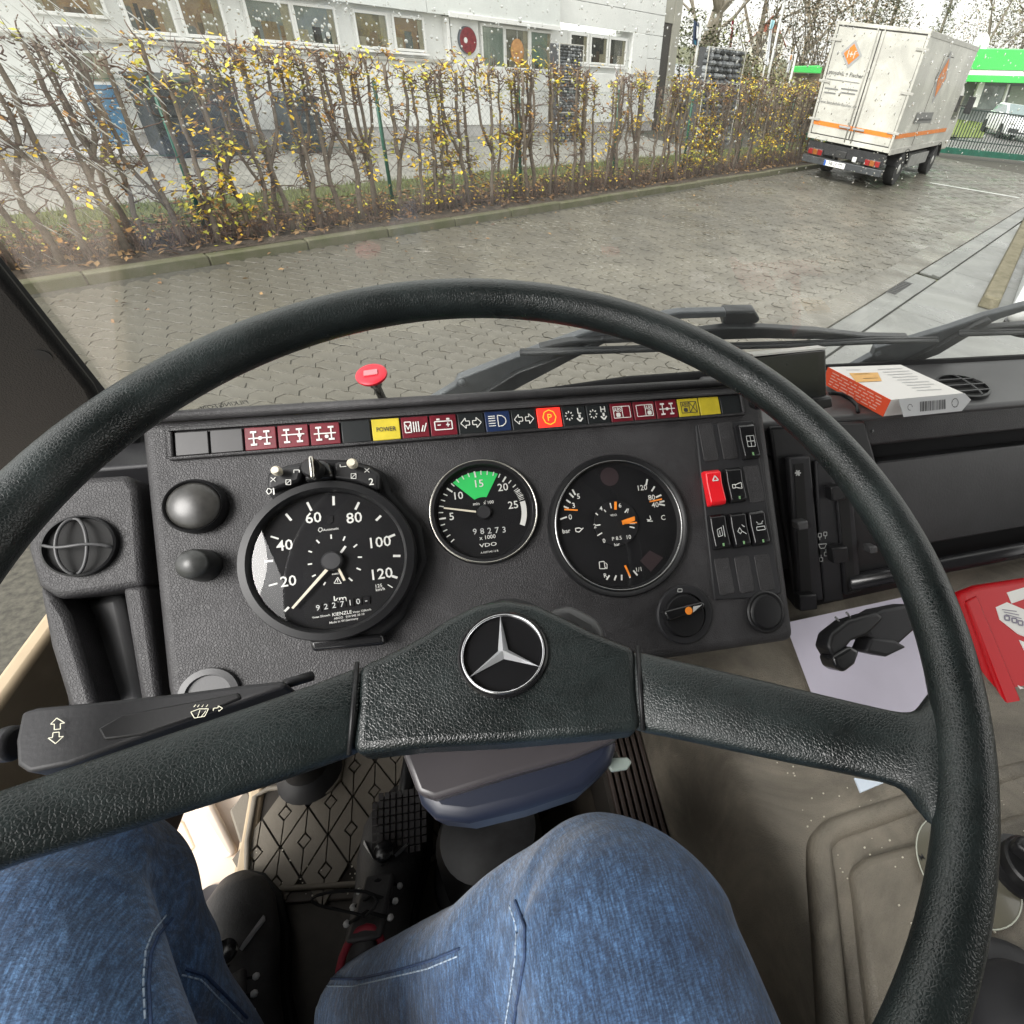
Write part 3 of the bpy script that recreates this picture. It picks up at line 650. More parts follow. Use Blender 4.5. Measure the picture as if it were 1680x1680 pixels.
for a in (-TW + .10, -.48):
    lm = tbox('tail_lamp', mat('lamp_plastic', (.03, .03, .03), .4), a, a + .38, -.03, .019, .46, .60)
    for k, c in enumerate(((.45, .02, .02), (.50, .16, .03), (.45, .02, .02))): tbox('lens', mat('lens%d' % k, tuple(v * .5 for v in c), .25, coat=.4), a + .02 + k * .118, a + .13 + k * .118, -.042, -.0305, .475, .585, lm, .006)
tbox('fog_lamp', mat('clear_lens', (.6, .6, .58), .2), -TW / 2 + .22, -TW / 2 + .32, -.02, .019, .48, .58)
tbox('tow_coupling', MATS['cast_iron'] if 'cast_iron' in MATS else M_ch, -TW / 2 - .2, -TW / 2 + .05, -.02, .019, .50, .64)
def wheel(x, y, r_, w_, dual=False):
    root = None
    c = TP(x, y, r_); mb = MB(); mb.lathe(c, TD, Z3, TE, [(r_ * .62, .0), (r_ * .95, .0), (r_, -.03), (r_, -w_ + .03), (r_ * .95, -w_), (r_ * .62, -w_)], 36); ty = mb.build('wheel', mat('tyre', (.018, .018, .018), .75, var=.3, vscale=30), tk_, auto=40)
    mb = MB(); mb.lathe(c, TD, Z3, TE, [(r_ * .62, -.015), (r_ * .58, -.03), (r_ * .40, -.05), (r_ * .30, .0), (r_ * .12, .02), (1e-7, .025)], 28); mb.build('rim', mat('rim_silver', (.42, .42, .40), .4, metal=.5), ty, auto=40)
ryw = TS.uv(1466, 306)[0] - TS.uv(1459.3, 250)[0]; fyw = TS.uv(1520, 290)[0] - TS.uv(1459.3, 250)[0]
for y in (ryw, fyw):
    wheel(-.03, y, .36, .24); wheel(-TW + .27, y, .36, .24)
    mb = MB(); c = TP(.0, y, .36); mb.lathe(c - TE * .28, TD, Z3, TE, [(.44, 0), (.44, .30), (.425, .30), (.425, 0)], 20, .2, math.pi - .2); mb.build('mudguard', M_ch, tk_)
tbox('side_locker', mat('locker_grey', (.20, .20, .19), .5, var=.2, vscale=5), -.12, -.02, ryw + .75, fyw - .85, .36, .62)
tbox('fuel_tank', M_ch, -.6, -.12, ryw + .9, fyw - .7, .34, .64)
# driver's cab ahead of the box
cs = []
for z, y1, y0, w_ in ((.55, TL_ + 1.45, TL_ + .06, 0), (1.25, TL_ + 1.5, TL_ + .06, 0), (1.95, TL_ + 1.25, TL_ + .08, .08), (2.15, TL_ + 1.0, TL_ + .12, .14)):
    cs.append([TP(-TW + .08 + w_, y0, z), TP(-.08 - w_, y0, z), TP(-.08 - w_, y1, z), TP(-TW + .08 + w_, y1, z)])
mb = MB(); mb.loft(cs); cb = mb.build('driver_cab', M_tw, tk_, bevel=.05, bseg=3)
tbox('side_window', g_dk, -.078, -.070, TL_ + .3, TL_ + 1.05, 1.3, 1.85, cb, .01)
tbox('mirror', M_ch, .02, .20, TL_ + 1.25, TL_ + 1.33, 1.45, 1.85); tbox('mirror_arm', M_ch, -.09, .02, TL_ + 1.27, TL_ + 1.30, 1.60, 1.63)
# ================================================================ gate and beyond
ga, gb_ = gnd(1545, 257), gnd(1680, 270); GD = unit(gb_ - ga); GP = Plane(ga, GD, Z3)
gt = empty('sliding_gate', ga + GD * 4, 'dark green sliding gate of upright bars on a heavy green beam', 'gate')
zt_, zb0, zb1 = 1.45, .12, .30
L0, L1 = -6.0, 9.0
def gp(name, u0, u1, z0, z1, o1, o0, m=None, par=None):
    mb = MB(); GP.rslab(mb, u0, u1, z0, z1, o1, o0); return mb.build(name, m or MATS['gate_green'], par or gt)
mat('gate_green', (.010, .085, .055), .4, var=.25, vscale=6); mat('gate_dark', (.02, .035, .03), .45)
gp('bottom_beam', L0, L1, zb0, zb1, .07, -.07); gp('top_rail', L0, L1, zt_ - .04, zt_, .03, -.03, MATS['gate_dark']); gp('lower_rail', L0, L1, .52, .55, .02, -.02, MATS['gate_dark'])
k = L0
while k < L1: gp('bar', k, k + .025, zb1, zt_ - .04, .0125, -.0125, MATS['gate_dark']); k += .125
mb = MB(); mb.poly([arr((p[0], p[1], -.03)) for p in (ga - GD * 8 - NL * .2, gb_ + GD * 30 - NL * .2, gb_ + GD * 40 + NL * 60, ga - GD * 12 + NL * 60)])
tag(mb.build('road', mat('road_asphalt', (.12, .115, .11), .5, var=.25, vscale=1.2, rvar=.2), None), kind='structure')
mb = MB(); a_, b_ = gnd(1525, 300), gnd(1690, 328); d = unit(b_ - a_); q = np.cross(Z3, d) * .09
mb.poly([a_ - q + Z3 * .006, b_ - q + Z3 * .006, b_ + q + Z3 * .006, a_ + q + Z3 * .006]); tag(mb.build('pale_line', mat('pale_strip', (.42, .42, .40), .3, var=.25, vscale=3), None), 'pale line across the paving ahead of the gate', 'line')  # flat pale strip on the paving, mottled at random
mb = MB(); pts = [gnd(1550, 216, -.0), gnd(1625, 217), gnd(1622, 195), gnd(1565, 190)]
lw = []
for (x, y) in ((1440, 222), (1612, 226), (1622, 204), (1800, 200), (1800, 192), (1440, 185)): lw.append(gnd(x, y) * arr((1, 1, 0)) + arr((0, 0, .0)))
mb.poly(lw); tag(mb.build('verge_lawn', mat('lawn_far', (.13, .17, .03), .85, var=.2, vscale=.8), None), kind='structure')
# green filling-station building
fo = gnd(1640, 205); FP = Plane(arr((fo[0], fo[1], 0)), unit(GD + NL * -.25), Z3)
gs = empty('green_building', fo, 'flat green and white canopy building behind the gate', 'building')
def fpb(name, m, px, o1, o0, bev=.02):
    mb = MB(); FP.slab(mb, px, o1, o0); return mb.build(name, m, gs, bevel=bev)
M_stg = mat('station_green', (.06, .52, .10), .4, var=.06, vscale=1)
fpb('upper_fascia', M_stg, [(1560, 79), (1760, 84), (1760, 118), (1550, 113)], 1.2, -3)
fpb('white_band', M_frame, [(1550, 113), (1760, 118), (1760, 127), (1548, 122)], 1.15, -3)
fpb('lower_fascia', M_stg, [(1548, 122), (1760, 127), (1760, 139), (1546, 133)], 1.2, -3)
fpb('wall', mat('station_wall', (.16, .17, .17), .5, var=.3, vscale=.7), [(1540, 133), (1800, 140), (1800, 202), (1530, 205)], -.5, -3)
for px in ([(1607, 135), (1617, 135), (1603, 176), (1592, 176)], [(1655, 138), (1658, 138), (1647, 172), (1644, 172)]): fpb('pillar', M_frame, px, .1, -.1)
fpb('glazing', mat('station_glass', (.25, .28, .28), .1, var=.5, vscale=.6, coat=.5), [(1612, 140), (1650, 142), (1636, 180), (1600, 178)], -.45, -.49, 0); fpb('curtain', mat('station_curtain', (.22, .26, .20), .6), [(1660, 141), (1700, 143), (1690, 185), (1648, 182)], -.45, -.49, 0)
dn = empty('satellite_dish', FP.pt(1608, 80, 0), 'round white satellite dish on the edge of the green roof', 'dish')
mb = MB(); c = FP.pt(1609, 72, .6); mb.lathe(c, unit(ray(1609, 72) * 0 + FP.e1), Z3, FP.n, [(.01, -.12), (.32, -.08), (.55, .02), (.52, .02), (.3, -.05), (1e-7, -.08)], 24); mb.build('bowl', M_frame, dn, smooth=True); mb = MB(); mb.tube([c - Z3 * .05, FP.pt(1606, 84, .5)], .05, 6); mb.build('mast', M_tg, dn)
# small green sign hut left of the lorry
HP_ = Plane(YP(20, 3.0, 0), GD, Z3); ht = empty('green_topped_hut', HP_.P, 'small brown hut with a bright green roof edge behind the hedge', 'hut')
mb = MB(); HP_.slab(mb, [(1304, 109), (1350, 108), (1347, 121), (1302, 119)], .3, .05); mb.build('roof_edge', M_stg, ht, bevel=.02); mb = MB(); HP_.slab(mb, [(1304, 120), (1346, 121), (1338, 190), (1290, 190)], 0, -.3); mb.build('wall', mat('hut_brown', (.20, .15, .10), .8, var=.2, vscale=2), ht)
# parked white car beyond the gate
def car(label, c, fwd, sc, paint, grp='cars beyond the hedge and gate'):
    f = unit(fwd); l = np.cross(Z3, f); root = empty('parked_car', c, label, 'car', grp)
    W = lambda x, y, z: c + (f * x + l * y) * sc + arr((0, 0, z * sc))
    prof = [(2.1, .35, .80), (2.15, .62, .84), (1.95, .80, .82), (1.05, .95, .80)]
    secs = []
    for x, zt, hw in ((2.12, .62, .70), (2.0, .78, .82), (1.1, .95, .87), (.55, .98, .88), (-1.6, 1.0, .88), (-2.05, .85, .82), (-2.12, .55, .75)):
        secs.append([W(x, -hw, .25), W(x, -hw, zt * .8), W(x, -hw * .9, zt), W(x, hw * .9, zt), W(x, hw, zt * .8), W(x, hw, .25)])
    mb = MB(); mb.loft(secs); b = mb.build('body', paint, root, bevel=.03, bseg=2)
    mb = MB(); mb.loft([[W(.95, -.72, .95), W(.95, .72, .95), W(.0, .60, 1.42), W(.0, -.60, 1.42)], [W(-1.75, -.72, .98), W(-1.75, .72, .98), W(-1.3, .58, 1.40), W(-1.3, -.58, 1.40)]]); mb.build('roof', paint, b, bevel=.05, bseg=3)
    mb = MB(); q = [W(.97, -.64, .99), W(.97, .64, .99), W(.12, .54, 1.40), W(.12, -.54, 1.40)]; nn = unit(np.cross(q[1] - q[0], q[3] - q[0])); mb.prism([p + nn * .02 for p in q], q); mb.build('windscreen', mat('car_glass', (.12, .17, .17), .08, coat=.6), b)
    for s in (-1, 1):
        mb = MB(); mb.prism([W(.7, s * .70, 1.0), W(-1.5, s * .72, 1.0), W(-1.2, s * .62, 1.34), W(.1, s * .63, 1.34)], [W(.7, s * .735, 1.0), W(-1.5, s * .755, 1.0), W(-1.2, s * .655, 1.34), W(.1, s * .665, 1.34)]); mb.build('side_window', MATS['car_glass'], b)
        mb = MB(); mb.ball(W(2.02, s * .62, .70), .15 * sc, 10, 6, sc=(1, 1, .6)); mb.build('headlight', mat('clear_lens', (.6, .6, .58), .2), root, smooth=True)
        mb = MB(); mb.box(W(.75, s * .98, .98), arr((.12, .2, .14)) * sc, np.array([f, l, Z3])); mb.build('mirror', paint, root, bevel=.02)
        for x in (1.35, -1.35):
            mb = MB(); mb.lathe(W(x, s * .9, .31), f, Z3, l * s, [(.18 * sc, 0), (.31 * sc, 0), (.31 * sc, -.2 * sc), (.18 * sc, -.2 * sc)], 20); w_ = mb.build('wheel', MATS['tyre'], root, auto=40); mb = MB(); mb.lathe(W(x, s * .9, .31), f, Z3, l * s, [(.19 * sc, -.02), (.05 * sc, .0), (1e-7, .0)], 14); mb.build('rim', MATS['rim_silver'], w_)
    mb = MB(); mb.box(W(2.16, 0, .42), arr((.05, 1.5, .18)) * sc, np.array([f, l, Z3])); mb.build('grille', M_ch, root, bevel=.02); mb = MB(); mb.box(W(2.19, 0, .45), arr((.03, .5, .11)) * sc, np.array([f, l, Z3])); mb.build('number_plate', MATS['plate_white'], root)
c0 = gnd(1648, 228); back_ = unit(arr((ray(1648, 228)[0], ray(1648, 228)[1], 0)))
car('white car facing the yard behind the green gate bars', arr((c0[0], c0[1], -.03)) + back_ * 2.1, -back_ + TE * .35, 1.05, mat('car_white', (.72, .73, .74), .25, coat=.6))
for x, lab, m in ((1122, 'white car showing over the hedge beside the building corner', MATS['car_white']), (1148, 'silver car showing over the hedge right of the flag pole', mat('car_silver', (.35, .36, .38), .3, coat=.5, metal=.3))):
    d = ray(x, 125); d = arr((d[0], d[1], 0)); d = unit(d) * 30; car(lab, arr((d[0], d[1], .0)), HD * (1 if x > 1130 else -1), 1.0, m)
# low mossy wall and white plinth at the right
mb = MB(); p0, p1 = gnd(1618, 508), gnd(1672, 395); d = unit(p1 - p0); q = np.cross(Z3, d) * .10
mb.prism([p0 - q + Z3 * .16, p1 + d * 4 - q + Z3 * .16, p1 + d * 4 + q + Z3 * .16, p0 + q + Z3 * .16], [p0 - q * 1.2, p1 + d * 4 - q * 1.2, p1 + d * 4 + q * 1.2, p0 + q * 1.2])
lwl = mb.build('mossy_wall', mat('moss_stone', (.09, .08, .045), .85, col2=(.17, .15, .10), vscale=9, bump=.7, bscale=40, bdist=.02), None, bevel=.025, bseg=2); tag(lwl, 'low mossy stone edging running away along the right side', 'wall')
mb = MB(); r0 = p0 - q * 2.6; mb.prism([r0 + Z3 * .5 + d * .25, r0 + d * 6 + Z3 * .5, r0 + d * 6 - q * 14 + Z3 * .5, r0 - q * 14 + Z3 * .5 + d * .25], [r0 + d * .25, r0 + d * 6, r0 + d * 6 - q * 14, r0 - q * 14 + d * .25])
tag(mb.build('white_ramp', mat('ramp_white', (.70, .72, .73), .5, var=.06, vscale=2), None, bevel=.02), 'white smooth loading ramp beside the mossy edging at the right edge', 'ramp')
# ================================================================ far trees, flags, house
M_tb = mat('tree_bark', (.20, .175, .135), .9, var=.3, vscale=4)
M_tt = mat('tree_twig', (.16, .135, .105), .9, var=.25, vscale=2)
M_tl = [mat('far_leaf_olive', (.15, .155, .06), .8), mat('far_leaf_brown', (.22, .17, .105), .8), mat('far_leaf_dark', (.085, .095, .05), .8)]
def far(x, dist, z=0.0): d = ray(x, 150); d = unit(arr((d[0], d[1], 0))) * dist; return arr((d[0], d[1], z))
def bare_tree(name, label, cat, base, H, seed, leaves=0, spread=.5, lcol=(0, 1), tr0=.16, group='trees beyond the yard', thick=1.0):
    r = random.Random(seed); root = empty(name, base, label, cat, group); tr, lv = MB(), MB(); tips = []
    def grow(p, d, L, rad, lev):
        n = 5; pts = [arr(p)]; dd = unit(d)
        for _ in range(n): dd = unit(dd + arr((r.uniform(-1, 1), r.uniform(-1, 1), r.uniform(-.6, 1))) * (.13 + .05 * lev)); pts.append(pts[-1] + dd * L / n)
        tr.tube(pts, [max(.008, rad * (1 - .6 * k / n)) for k in range(n + 1)], 6 if lev < 2 else 4 if lev < 3 else 3, cap=False)
        if lev >= 4 or L < .35: tips.append(pts[-1]); tips.append(pts[2]); tips.append(pts[3]); return
        for k in range(4 if lev == 0 else 3 + (lev < 3)):
            q = pts[r.randrange(2, n + 1)]; a = r.uniform(0, 6.28); nd = unit(dd * .8 + arr((math.cos(a), math.sin(a), r.uniform(-.1, .7))) * spread * 1.6); grow(q, nd, L * r.uniform(.5, .75), rad * .5, lev + 1)
        if lev == 0: grow(pts[-1], dd, L * .6, rad * .45, 1)
    grow(base - Z3 * .2, arr((0, 0, 1)), H * .42, tr0, 0)
    mb = tr; mb.build('trunk', M_tb, root, recalc=False)
    for _ in range(leaves):
        p = tips[r.randrange(len(tips))] + arr((r.gauss(0, .18), r.gauss(0, .18), r.gauss(0, .18))); lv.m = r.choice(lcol); leaf(lv, r, p, r.uniform(.06, .12) * thick)
    if leaves: tag(lv.build('crown', M_tl, root, recalc=False))
    return root
def bush(name, label, base, R_, H, n, seed, cols, cat='shrub'):
    r = random.Random(seed); root = empty(name, base, label, cat, 'shrubs beyond the yard'); lv, st = MB(), MB()
    for _ in range(26):
        a = r.uniform(0, 6.28); g = gnarl(r, base + arr((math.cos(a), math.sin(a), 0)) * R_ * .5 * r.random(), arr((math.cos(a) * .35, math.sin(a) * .35, 1)), H * r.uniform(.6, 1.0), 5, .16); st.tube(g, [.05, .04, .03, .025, .018, .01], 4, cap=False)
    for _ in range(n):
        a = r.uniform(0, 6.28); z = r.random() ** .7; rr_ = R_ * (1 - .55 * z * z) * math.sqrt(r.random()); lv.m = r.choice(cols)
        p = base + arr((math.cos(a) * rr_, math.sin(a) * rr_, z * H * (1 + .12 * math.sin(a * 5)))); leaf(lv, r, p, r.uniform(.09, .17) * max(1, R_ / 4))
    st.build('stems', M_tt, root, recalc=False); lv.build('foliage', M_tl, root, recalc=False)
def conifer(label, base, H, R_, n, seed):
    r = random.Random(seed); root = empty('conifer', base, label, 'conifer', 'conifers beyond the yard'); tr, lv = MB(), MB(); tr.tube([base, base + Z3 * H], [.2, .03], 7)
    for _ in range(n):
        z = r.random() ** .8; a = r.uniform(0, 6.28); rr_ = R_ * (1 - z) * r.uniform(.35, 1.0) * (.8 + .3 * math.sin(z * 40)); p = base + arr((math.cos(a) * rr_, math.sin(a) * rr_, H * (.1 + .9 * z) - rr_ * .25)); lv.m = r.choice((2, 2, 0)); leaf(lv, r, p, r.uniform(.11, .22))
    tr.build('trunk', M_tb, root, smooth=True); lv.build('crown', M_tl, root, recalc=False)
bare_tree('broadleaf_tree', 'big tree with olive leaves right beside the office corner', 'tree', far(1165, 27), 13, 21, 5200, .55, (0, 0, 1), .28, thick=.9)
bare_tree('broadleaf_tree', 'leafy tree rising behind the flag with the blue tip', 'tree', far(1120, 33), 12, 22, 4200, .5, (0, 1, 2), .22)
bare_tree('bare_tree', 'bare twiggy tree over the red roofed house', 'tree', far(1230, 36), 13, 23, 900, .5, (1,), .2)
bare_tree('bare_tree', 'bare tree behind the white banner', 'tree', far(1300, 42), 15, 24, 500, .45, (1,), .22)
bush('thicket', 'dense brown thicket behind the white banner', far(1295, 31), 3.6, 4.6, 5200, 31, (1, 1, 2)); bush('thicket', 'dense brown thicket against the left side of the lorry box', far(1365, 34), 4.0, 5.6, 5600, 32, (1, 1, 2)); bush('thicket', 'dark green shrubs below the flags beside the office corner', far(1140, 26), 3.0, 2.8, 3600, 33, (0, 2, 2)); bush('thicket', 'low olive shrub below the red roofed house', far(1238, 28), 2.2, 1.9, 2200, 34, (0, 1)); bush('thicket', 'olive shrubs in front of the brown thicket', far(1285, 24), 2.0, 1.5, 1800, 35, (0, 1))
conifer('dark conifer at the left behind the lorry box', far(1395, 46), 12.5, 2.4, 5000, 41); conifer('dark conifer just above the middle of the lorry roof', far(1428, 50), 12.0, 2.2, 4500, 42); conifer('small pointed conifer above the right half of the lorry roof', far(1508, 60), 9.5, 1.8, 3000, 43)
bare_tree('bare_tree', 'bare tree standing right behind the lorry roof', 'tree', far(1585, 85), 22, 51, 200, .42, (1,), .2); bare_tree('bare_tree', 'bare tree above the satellite dish', 'tree', far(1640, 90), 25, 52, 300, .42, (1,), .22); bare_tree('bare_tree', 'bare tree at the right edge above the green roof', 'tree', far(1700, 88), 24, 53, 300, .42, (1,), .2)
bush('thicket', 'grey green thicket between the lorry roof and the green roof', far(1610, 88), 8.0, 10, 5200, 61, (0, 1, 2)); bush('thicket', 'wide olive thicket above the green roof at the right edge', far(1690, 92), 9.5, 11.5, 6200, 62, (0, 1, 0))
# house with red gable roof
hb = far(1243, 165); hx = unit(np.cross(unit(hb * arr((1, 1, 0))), Z3)); hy = unit(hb * arr((1, 1, 0))); hs_ = empty('gabled_house', hb, 'pale house with steep red gable roof behind the trees', 'house')
Hh = lambda x, y, z: hb + hx * x + hy * y + Z3 * z
mb = MB(); mb.prism([Hh(-3.6, 0, 0), Hh(3.6, 0, 0), Hh(3.6, 0, 4.2), Hh(0, 0, 8.2), Hh(-3.6, 0, 4.2)], [Hh(-3.6, 8, 0), Hh(3.6, 8, 0), Hh(3.6, 8, 4.2), Hh(0, 8, 8.2), Hh(-3.6, 8, 4.2)]); mb.build('wall', mat('house_wall', (.50, .49, .42), .8, var=.15, vscale=.7), hs_)
for s in (-1, 1):
    mb = MB(); mb.prism([Hh(s * 4.3, -.5, 3.6), Hh(0, -.5, 8.45), Hh(0, 8.4, 8.45), Hh(s * 4.3, 8.4, 3.6)], [Hh(s * 4.3, -.5, 3.4), Hh(0, -.5, 8.2), Hh(0, 8.4, 8.2), Hh(s * 4.3, 8.4, 3.4)]); mb.build('roof', mat('roof_red', (.24, .075, .045), .8, var=.25, vscale=1), hs_)
mb = MB(); mb.prism([Hh(-2.4, -.06, 5.5), Hh(2.4, -.06, 5.5), Hh(0, -.06, 8.1)], [Hh(-2.4, -.01, 5.5), Hh(2.4, -.01, 5.5), Hh(0, -.01, 8.1)]); mb.build('gable_tiles', MATS['roof_red'], hs_)
for x in (-2.3, -.8, .8, 2.3):
    for z in (1.2, 3.7):
        mb = MB(); mb.prism([Hh(x - .45, -.04, z), Hh(x + .45, -.04, z), Hh(x + .45, -.04, z + 1.3), Hh(x - .45, -.04, z + 1.3)], [Hh(x - .45, -.005, z), Hh(x + .45, -.005, z), Hh(x + .45, -.005, z + 1.3), Hh(x - .45, -.005, z + 1.3)]); w_ = mb.build('window', g_dk, hs_); mb = MB(); mb.prism([Hh(x - .55, -.07, z - .1), Hh(x + .55, -.07, z - .1), Hh(x + .55, -.07, z), Hh(x - .55, -.07, z)], [Hh(x - .55, -.005, z - .1), Hh(x + .55, -.005, z - .1), Hh(x + .55, -.005, z), Hh(x - .55, -.005, z)]); mb.build('sill', M_frame, w_)
# flags and banners
M_pole = mat('pole_alu', (.50, .50, .48), .4)
def pole(name, label, px, y0, y1, dist, rad, cloth, cat='flag'):
    P = Plane(far(px, dist), unit(np.cross(unit(far(px, dist)), Z3)), Z3); root = empty(name, far(px, dist), label, cat)
    v1 = P.uv(px, y1)[1]; u0 = 0
    mb = MB(); mb.tube([P.at(0, 0, 0), P.at(0, v1, 0)], rad, 8); mb.build('pole', M_pole, root, smooth=True)
    for nm, m, q in cloth:
        u_ = [P.uv(x, y) for x, y in q]; mb = MB(); n = 8
        du = P.uv(px, 80)[0] * 0
        (a, b, c, d) = u_
        secs = []
        for k in range(n + 1):
            t = k / n; top = arr(a) * (1 - t) + arr(b) * t; bot = arr(d) * (1 - t) + arr(c) * t; wv = .08 * math.sin(t * 7)
            secs.append([P.at(top[0], top[1], .03 + wv), P.at(bot[0], bot[1], .03 + wv), P.at(bot[0], bot[1], .01 + wv), P.at(top[0], top[1], .01 + wv)])
        mb.loft(secs); mb.build(nm, m, root, smooth=False)
    return root
pole('flag', 'blue flag with white mark and light blue tip on a pale pole', 1134, 130, 32, 24, .045, [('cloth', mat('flag_navy', (.03, .05, .10), .7), [(1138, 33), (1147, 38), (1143, 75), (1136, 72)]), ('white_mark', mat('flag_white', (.75, .76, .78), .7), [(1143, 42), (1151, 50), (1149, 68), (1142, 62)]), ('tip', mat('flag_blue', (.05, .22, .34), .7), [(1138, 66), (1147, 66), (1146, 76), (1139, 73)])])
pole('banner', 'tall narrow white banner with pale blue top leaning over the hedge', 1255, 130, 0, 25, .04, [('cloth', MATS['flag_white'], [(1262, 50), (1267, 48), (1260, 108), (1254, 104)]), ('top_cloth', mat('flag_sky', (.42, .62, .66), .7), [(1265, 32), (1272, 34), (1267, 48), (1262, 48)])])
pole('banner', 'short white banner with an orange patch left of the green hut roof', 1292, 132, 88, 25, .04, [('cloth', MATS['flag_white'], [(1296, 88), (1301, 90), (1294, 120), (1290, 118)]), ('patch', mat('flag_orange', (.72, .36, .08), .7), [(1297, 90), (1301, 91), (1299, 98), (1296, 98)])])
pole('banner', 'red banner beside the red roofed house', 1198, 110, 20, 34, .04, [('cloth', mat('flag_red', (.36, .03, .06), .7), [(1201, 30), (1205, 31), (1200, 78), (1196, 78)])])
pole('banner', 'yellow and orange banner above the left corner of the gabion', 1170, 110, 58, 33, .04, [('cloth', mat('flag_yellow', (.70, .50, .06), .7), [(1169, 62), (1172, 62), (1171, 80), (1168, 80)]), ('stripe', MATS['flag_orange'], [(1173, 62), (1178, 62), (1176, 80), (1172, 80)])])
pole('lamp_post', 'thin grey lamp post right of the gabled house', 1256, 135, -60, 30, .05, [], 'lamp post')
pole('road_sign', 'small pale diamond road sign on a thin post in the shrubs', 1246, 140, 106, 26, .03, [('plate', mat('sign_pale', (.62, .62, .45), .6), [(1247, 106), (1251, 112), (1246, 119), (1243, 112)])], 'sign')
# ================================================================ THE CAB
X3 = arr((1, 0, 0))
t50 = math.radians(50)
DASH = Plane(EYE + unit(ray(795, 840)) * 0.561, X3, (0, math.sin(t50), math.cos(t50)))
WSH = Plane(REL(0, 0.645, -0.356), X3, (0, -0.245, 1))
t25 = math.radians(25)
PF = Plane(REL(0.4, 0.51, -0.351), X3, (0, math.sin(t25), math.cos(t25)))
TOPZ = Plane(REL(0, 0.5, -0.352), X3, (0, 1, 0))
FLZ, TUZ = -0.97, -0.60
FLOOR = Plane(REL(0, 0, FLZ), X3, (0, 1, 0))
TUN = Plane(REL(0, 0, TUZ), X3, (0, 1, 0))
th, ya = 0.28365, -0.11699
WC = EYE + arr((0.01368, 0.16962, -0.20872)) * 1.044; WR, Wr = 0.235, 0.01326
WHL = Plane(WC, (math.cos(ya), math.sin(ya), 0), (-math.sin(ya) * math.cos(th), math.cos(ya) * math.cos(th), math.sin(th)))

M_dash = mat('dash_plastic', (.0255, .0245, .026), .50, var=.25, stain=(16, .85, 1.22), vscale=9, bump=.4, bscale=470, btype='VORONOI', bdist=.0005, rvar=.10, spec=.42)
M_blk = mat('black_plastic', (.011, .011, .012), .4, var=.15, vscale=20, bump=.15, bscale=700, bdist=.0003, spec=.35)
M_blkgloss = mat('gloss_black_plastic', (.010, .010, .011), .2)
M_blkmat = mat('matt_black', (.010, .010, .011), .75, bump=.2, bscale=500, bdist=.0004, spec=.2)
M_gry = mat('grey_plastic', (.06, .06, .062), .45, var=.12, vscale=12, bump=.2, bscale=600, bdist=.0003)
M_dgry = mat('dark_grey_plastic', (.020, .020, .022), .5, var=.15, vscale=12, bump=.3, bscale=420, bdist=.0004, spec=.32)
M_face = mat('dial_face', (.007, .007, .008), .7, var=.2, vscale=30, spec=.15)
M_ink = mat('white_print', (.60, .60, .57), .6)
M_inkg = mat('grey_print', (.42, .43, .42), .6)
M_inkd = mat('dark_print', (.03, .03, .03), .6)
M_cream = mat('ivory_pointer', (.60, .55, .44), .5)
M_orange = mat('orange_pointer', (.85, .25, .02), .5)
M_chrome = mat('chrome', (.80, .80, .82), .2, metal=1.0)
M_dchrome = mat('dark_chrome', (.55, .53, .48), .2, metal=1.0)
M_lred = mat('lamp_red', (.12, .006, .014), .35, var=.2, vscale=60)
M_lyel = mat('lamp_yellow', (.50, .40, .025), .4, var=.12, vscale=60)
M_lblu = mat('lamp_blue', (.012, .025, .075), .3)
M_lblk = mat('lamp_black', (.013, .015, .016), .3)
M_lgry = mat('lamp_grey', (.030, .029, .030), .4, var=.1, vscale=40)
M_lit = mat('lamp_red_lit', (.8, .02, .01), .4, emis=(1.0, .03, .02), estr=.45)
M_litink = mat('lamp_print_lit', (.9, .3, .02), .4, emis=(1.0, .32, .02), estr=.35)
M_green = mat('dial_green', (.02, .48, .10), .5)
M_lens = glass_mat('dial_glass', .05)

# ---------------------------------------------------------------- dashboard
dash = empty('dashboard', REL(.05, .45, -.62), 'black grained dashboard with round gauges, warning lamps and rocker switches', 'dashboard')
mb = MB()
out = [(226, 690), (1246, 627), (1250, 640), (1306, 1050), (1085, 1083), (1000, 1112), (625, 1118), (600, 1185), (282, 1185), (270, 1130)]
DASH.slab(mb, out, 0.0, -.075)
mb.build('instrument_panel', M_dash, dash, bevel=.011, bseg=4)
mb = MB()                                   # lit lip along the top edge
a, b = DASH.pt(232, 686, -.002), DASH.pt(1246, 624, -.002)
mb.tube([a, b], .005, 12); mb.build('top_lip', M_dash, dash, smooth=True)
# warning lamp strip
lamps = ['g', 'g', 'ax', 'ax2', 'ax3', 'k', 'POWER', 'fil', 'bat', 'arr', 'beam', 'arr2', 'P', 'L', 'H', 'abs1', 'abs2', 'ax', 'absx', 'y', 'k']
u0, v0 = DASH.uv(317, 728); u1, v1 = DASH.uv(1197, 665)
pitch = (u1 - u0) / 20; lw, lh = pitch * .47, pitch * .40
vm = (v0 + v1) / 2
mb = MB()
for (ua, ub, va, vb) in ((u0 - pitch * .66, u1 + pitch * .6, vm + lh * 1.12, vm + lh * 1.42), (u0 - pitch * .66, u1 + pitch * .6, vm - lh * 1.34, vm - lh * 1.12), (u0 - pitch * .66, u0 - pitch * .52, vm - lh * 1.12, vm + lh * 1.12), (u1 + pitch * .5, u1 + pitch * .6, vm - lh * 1.12, vm + lh * 1.12)):
    DASH.rslab(mb, ua, ub, va, vb, .0045, -.001)
mb.build('lamp_strip_frame', M_dash, dash, bevel=.0015)
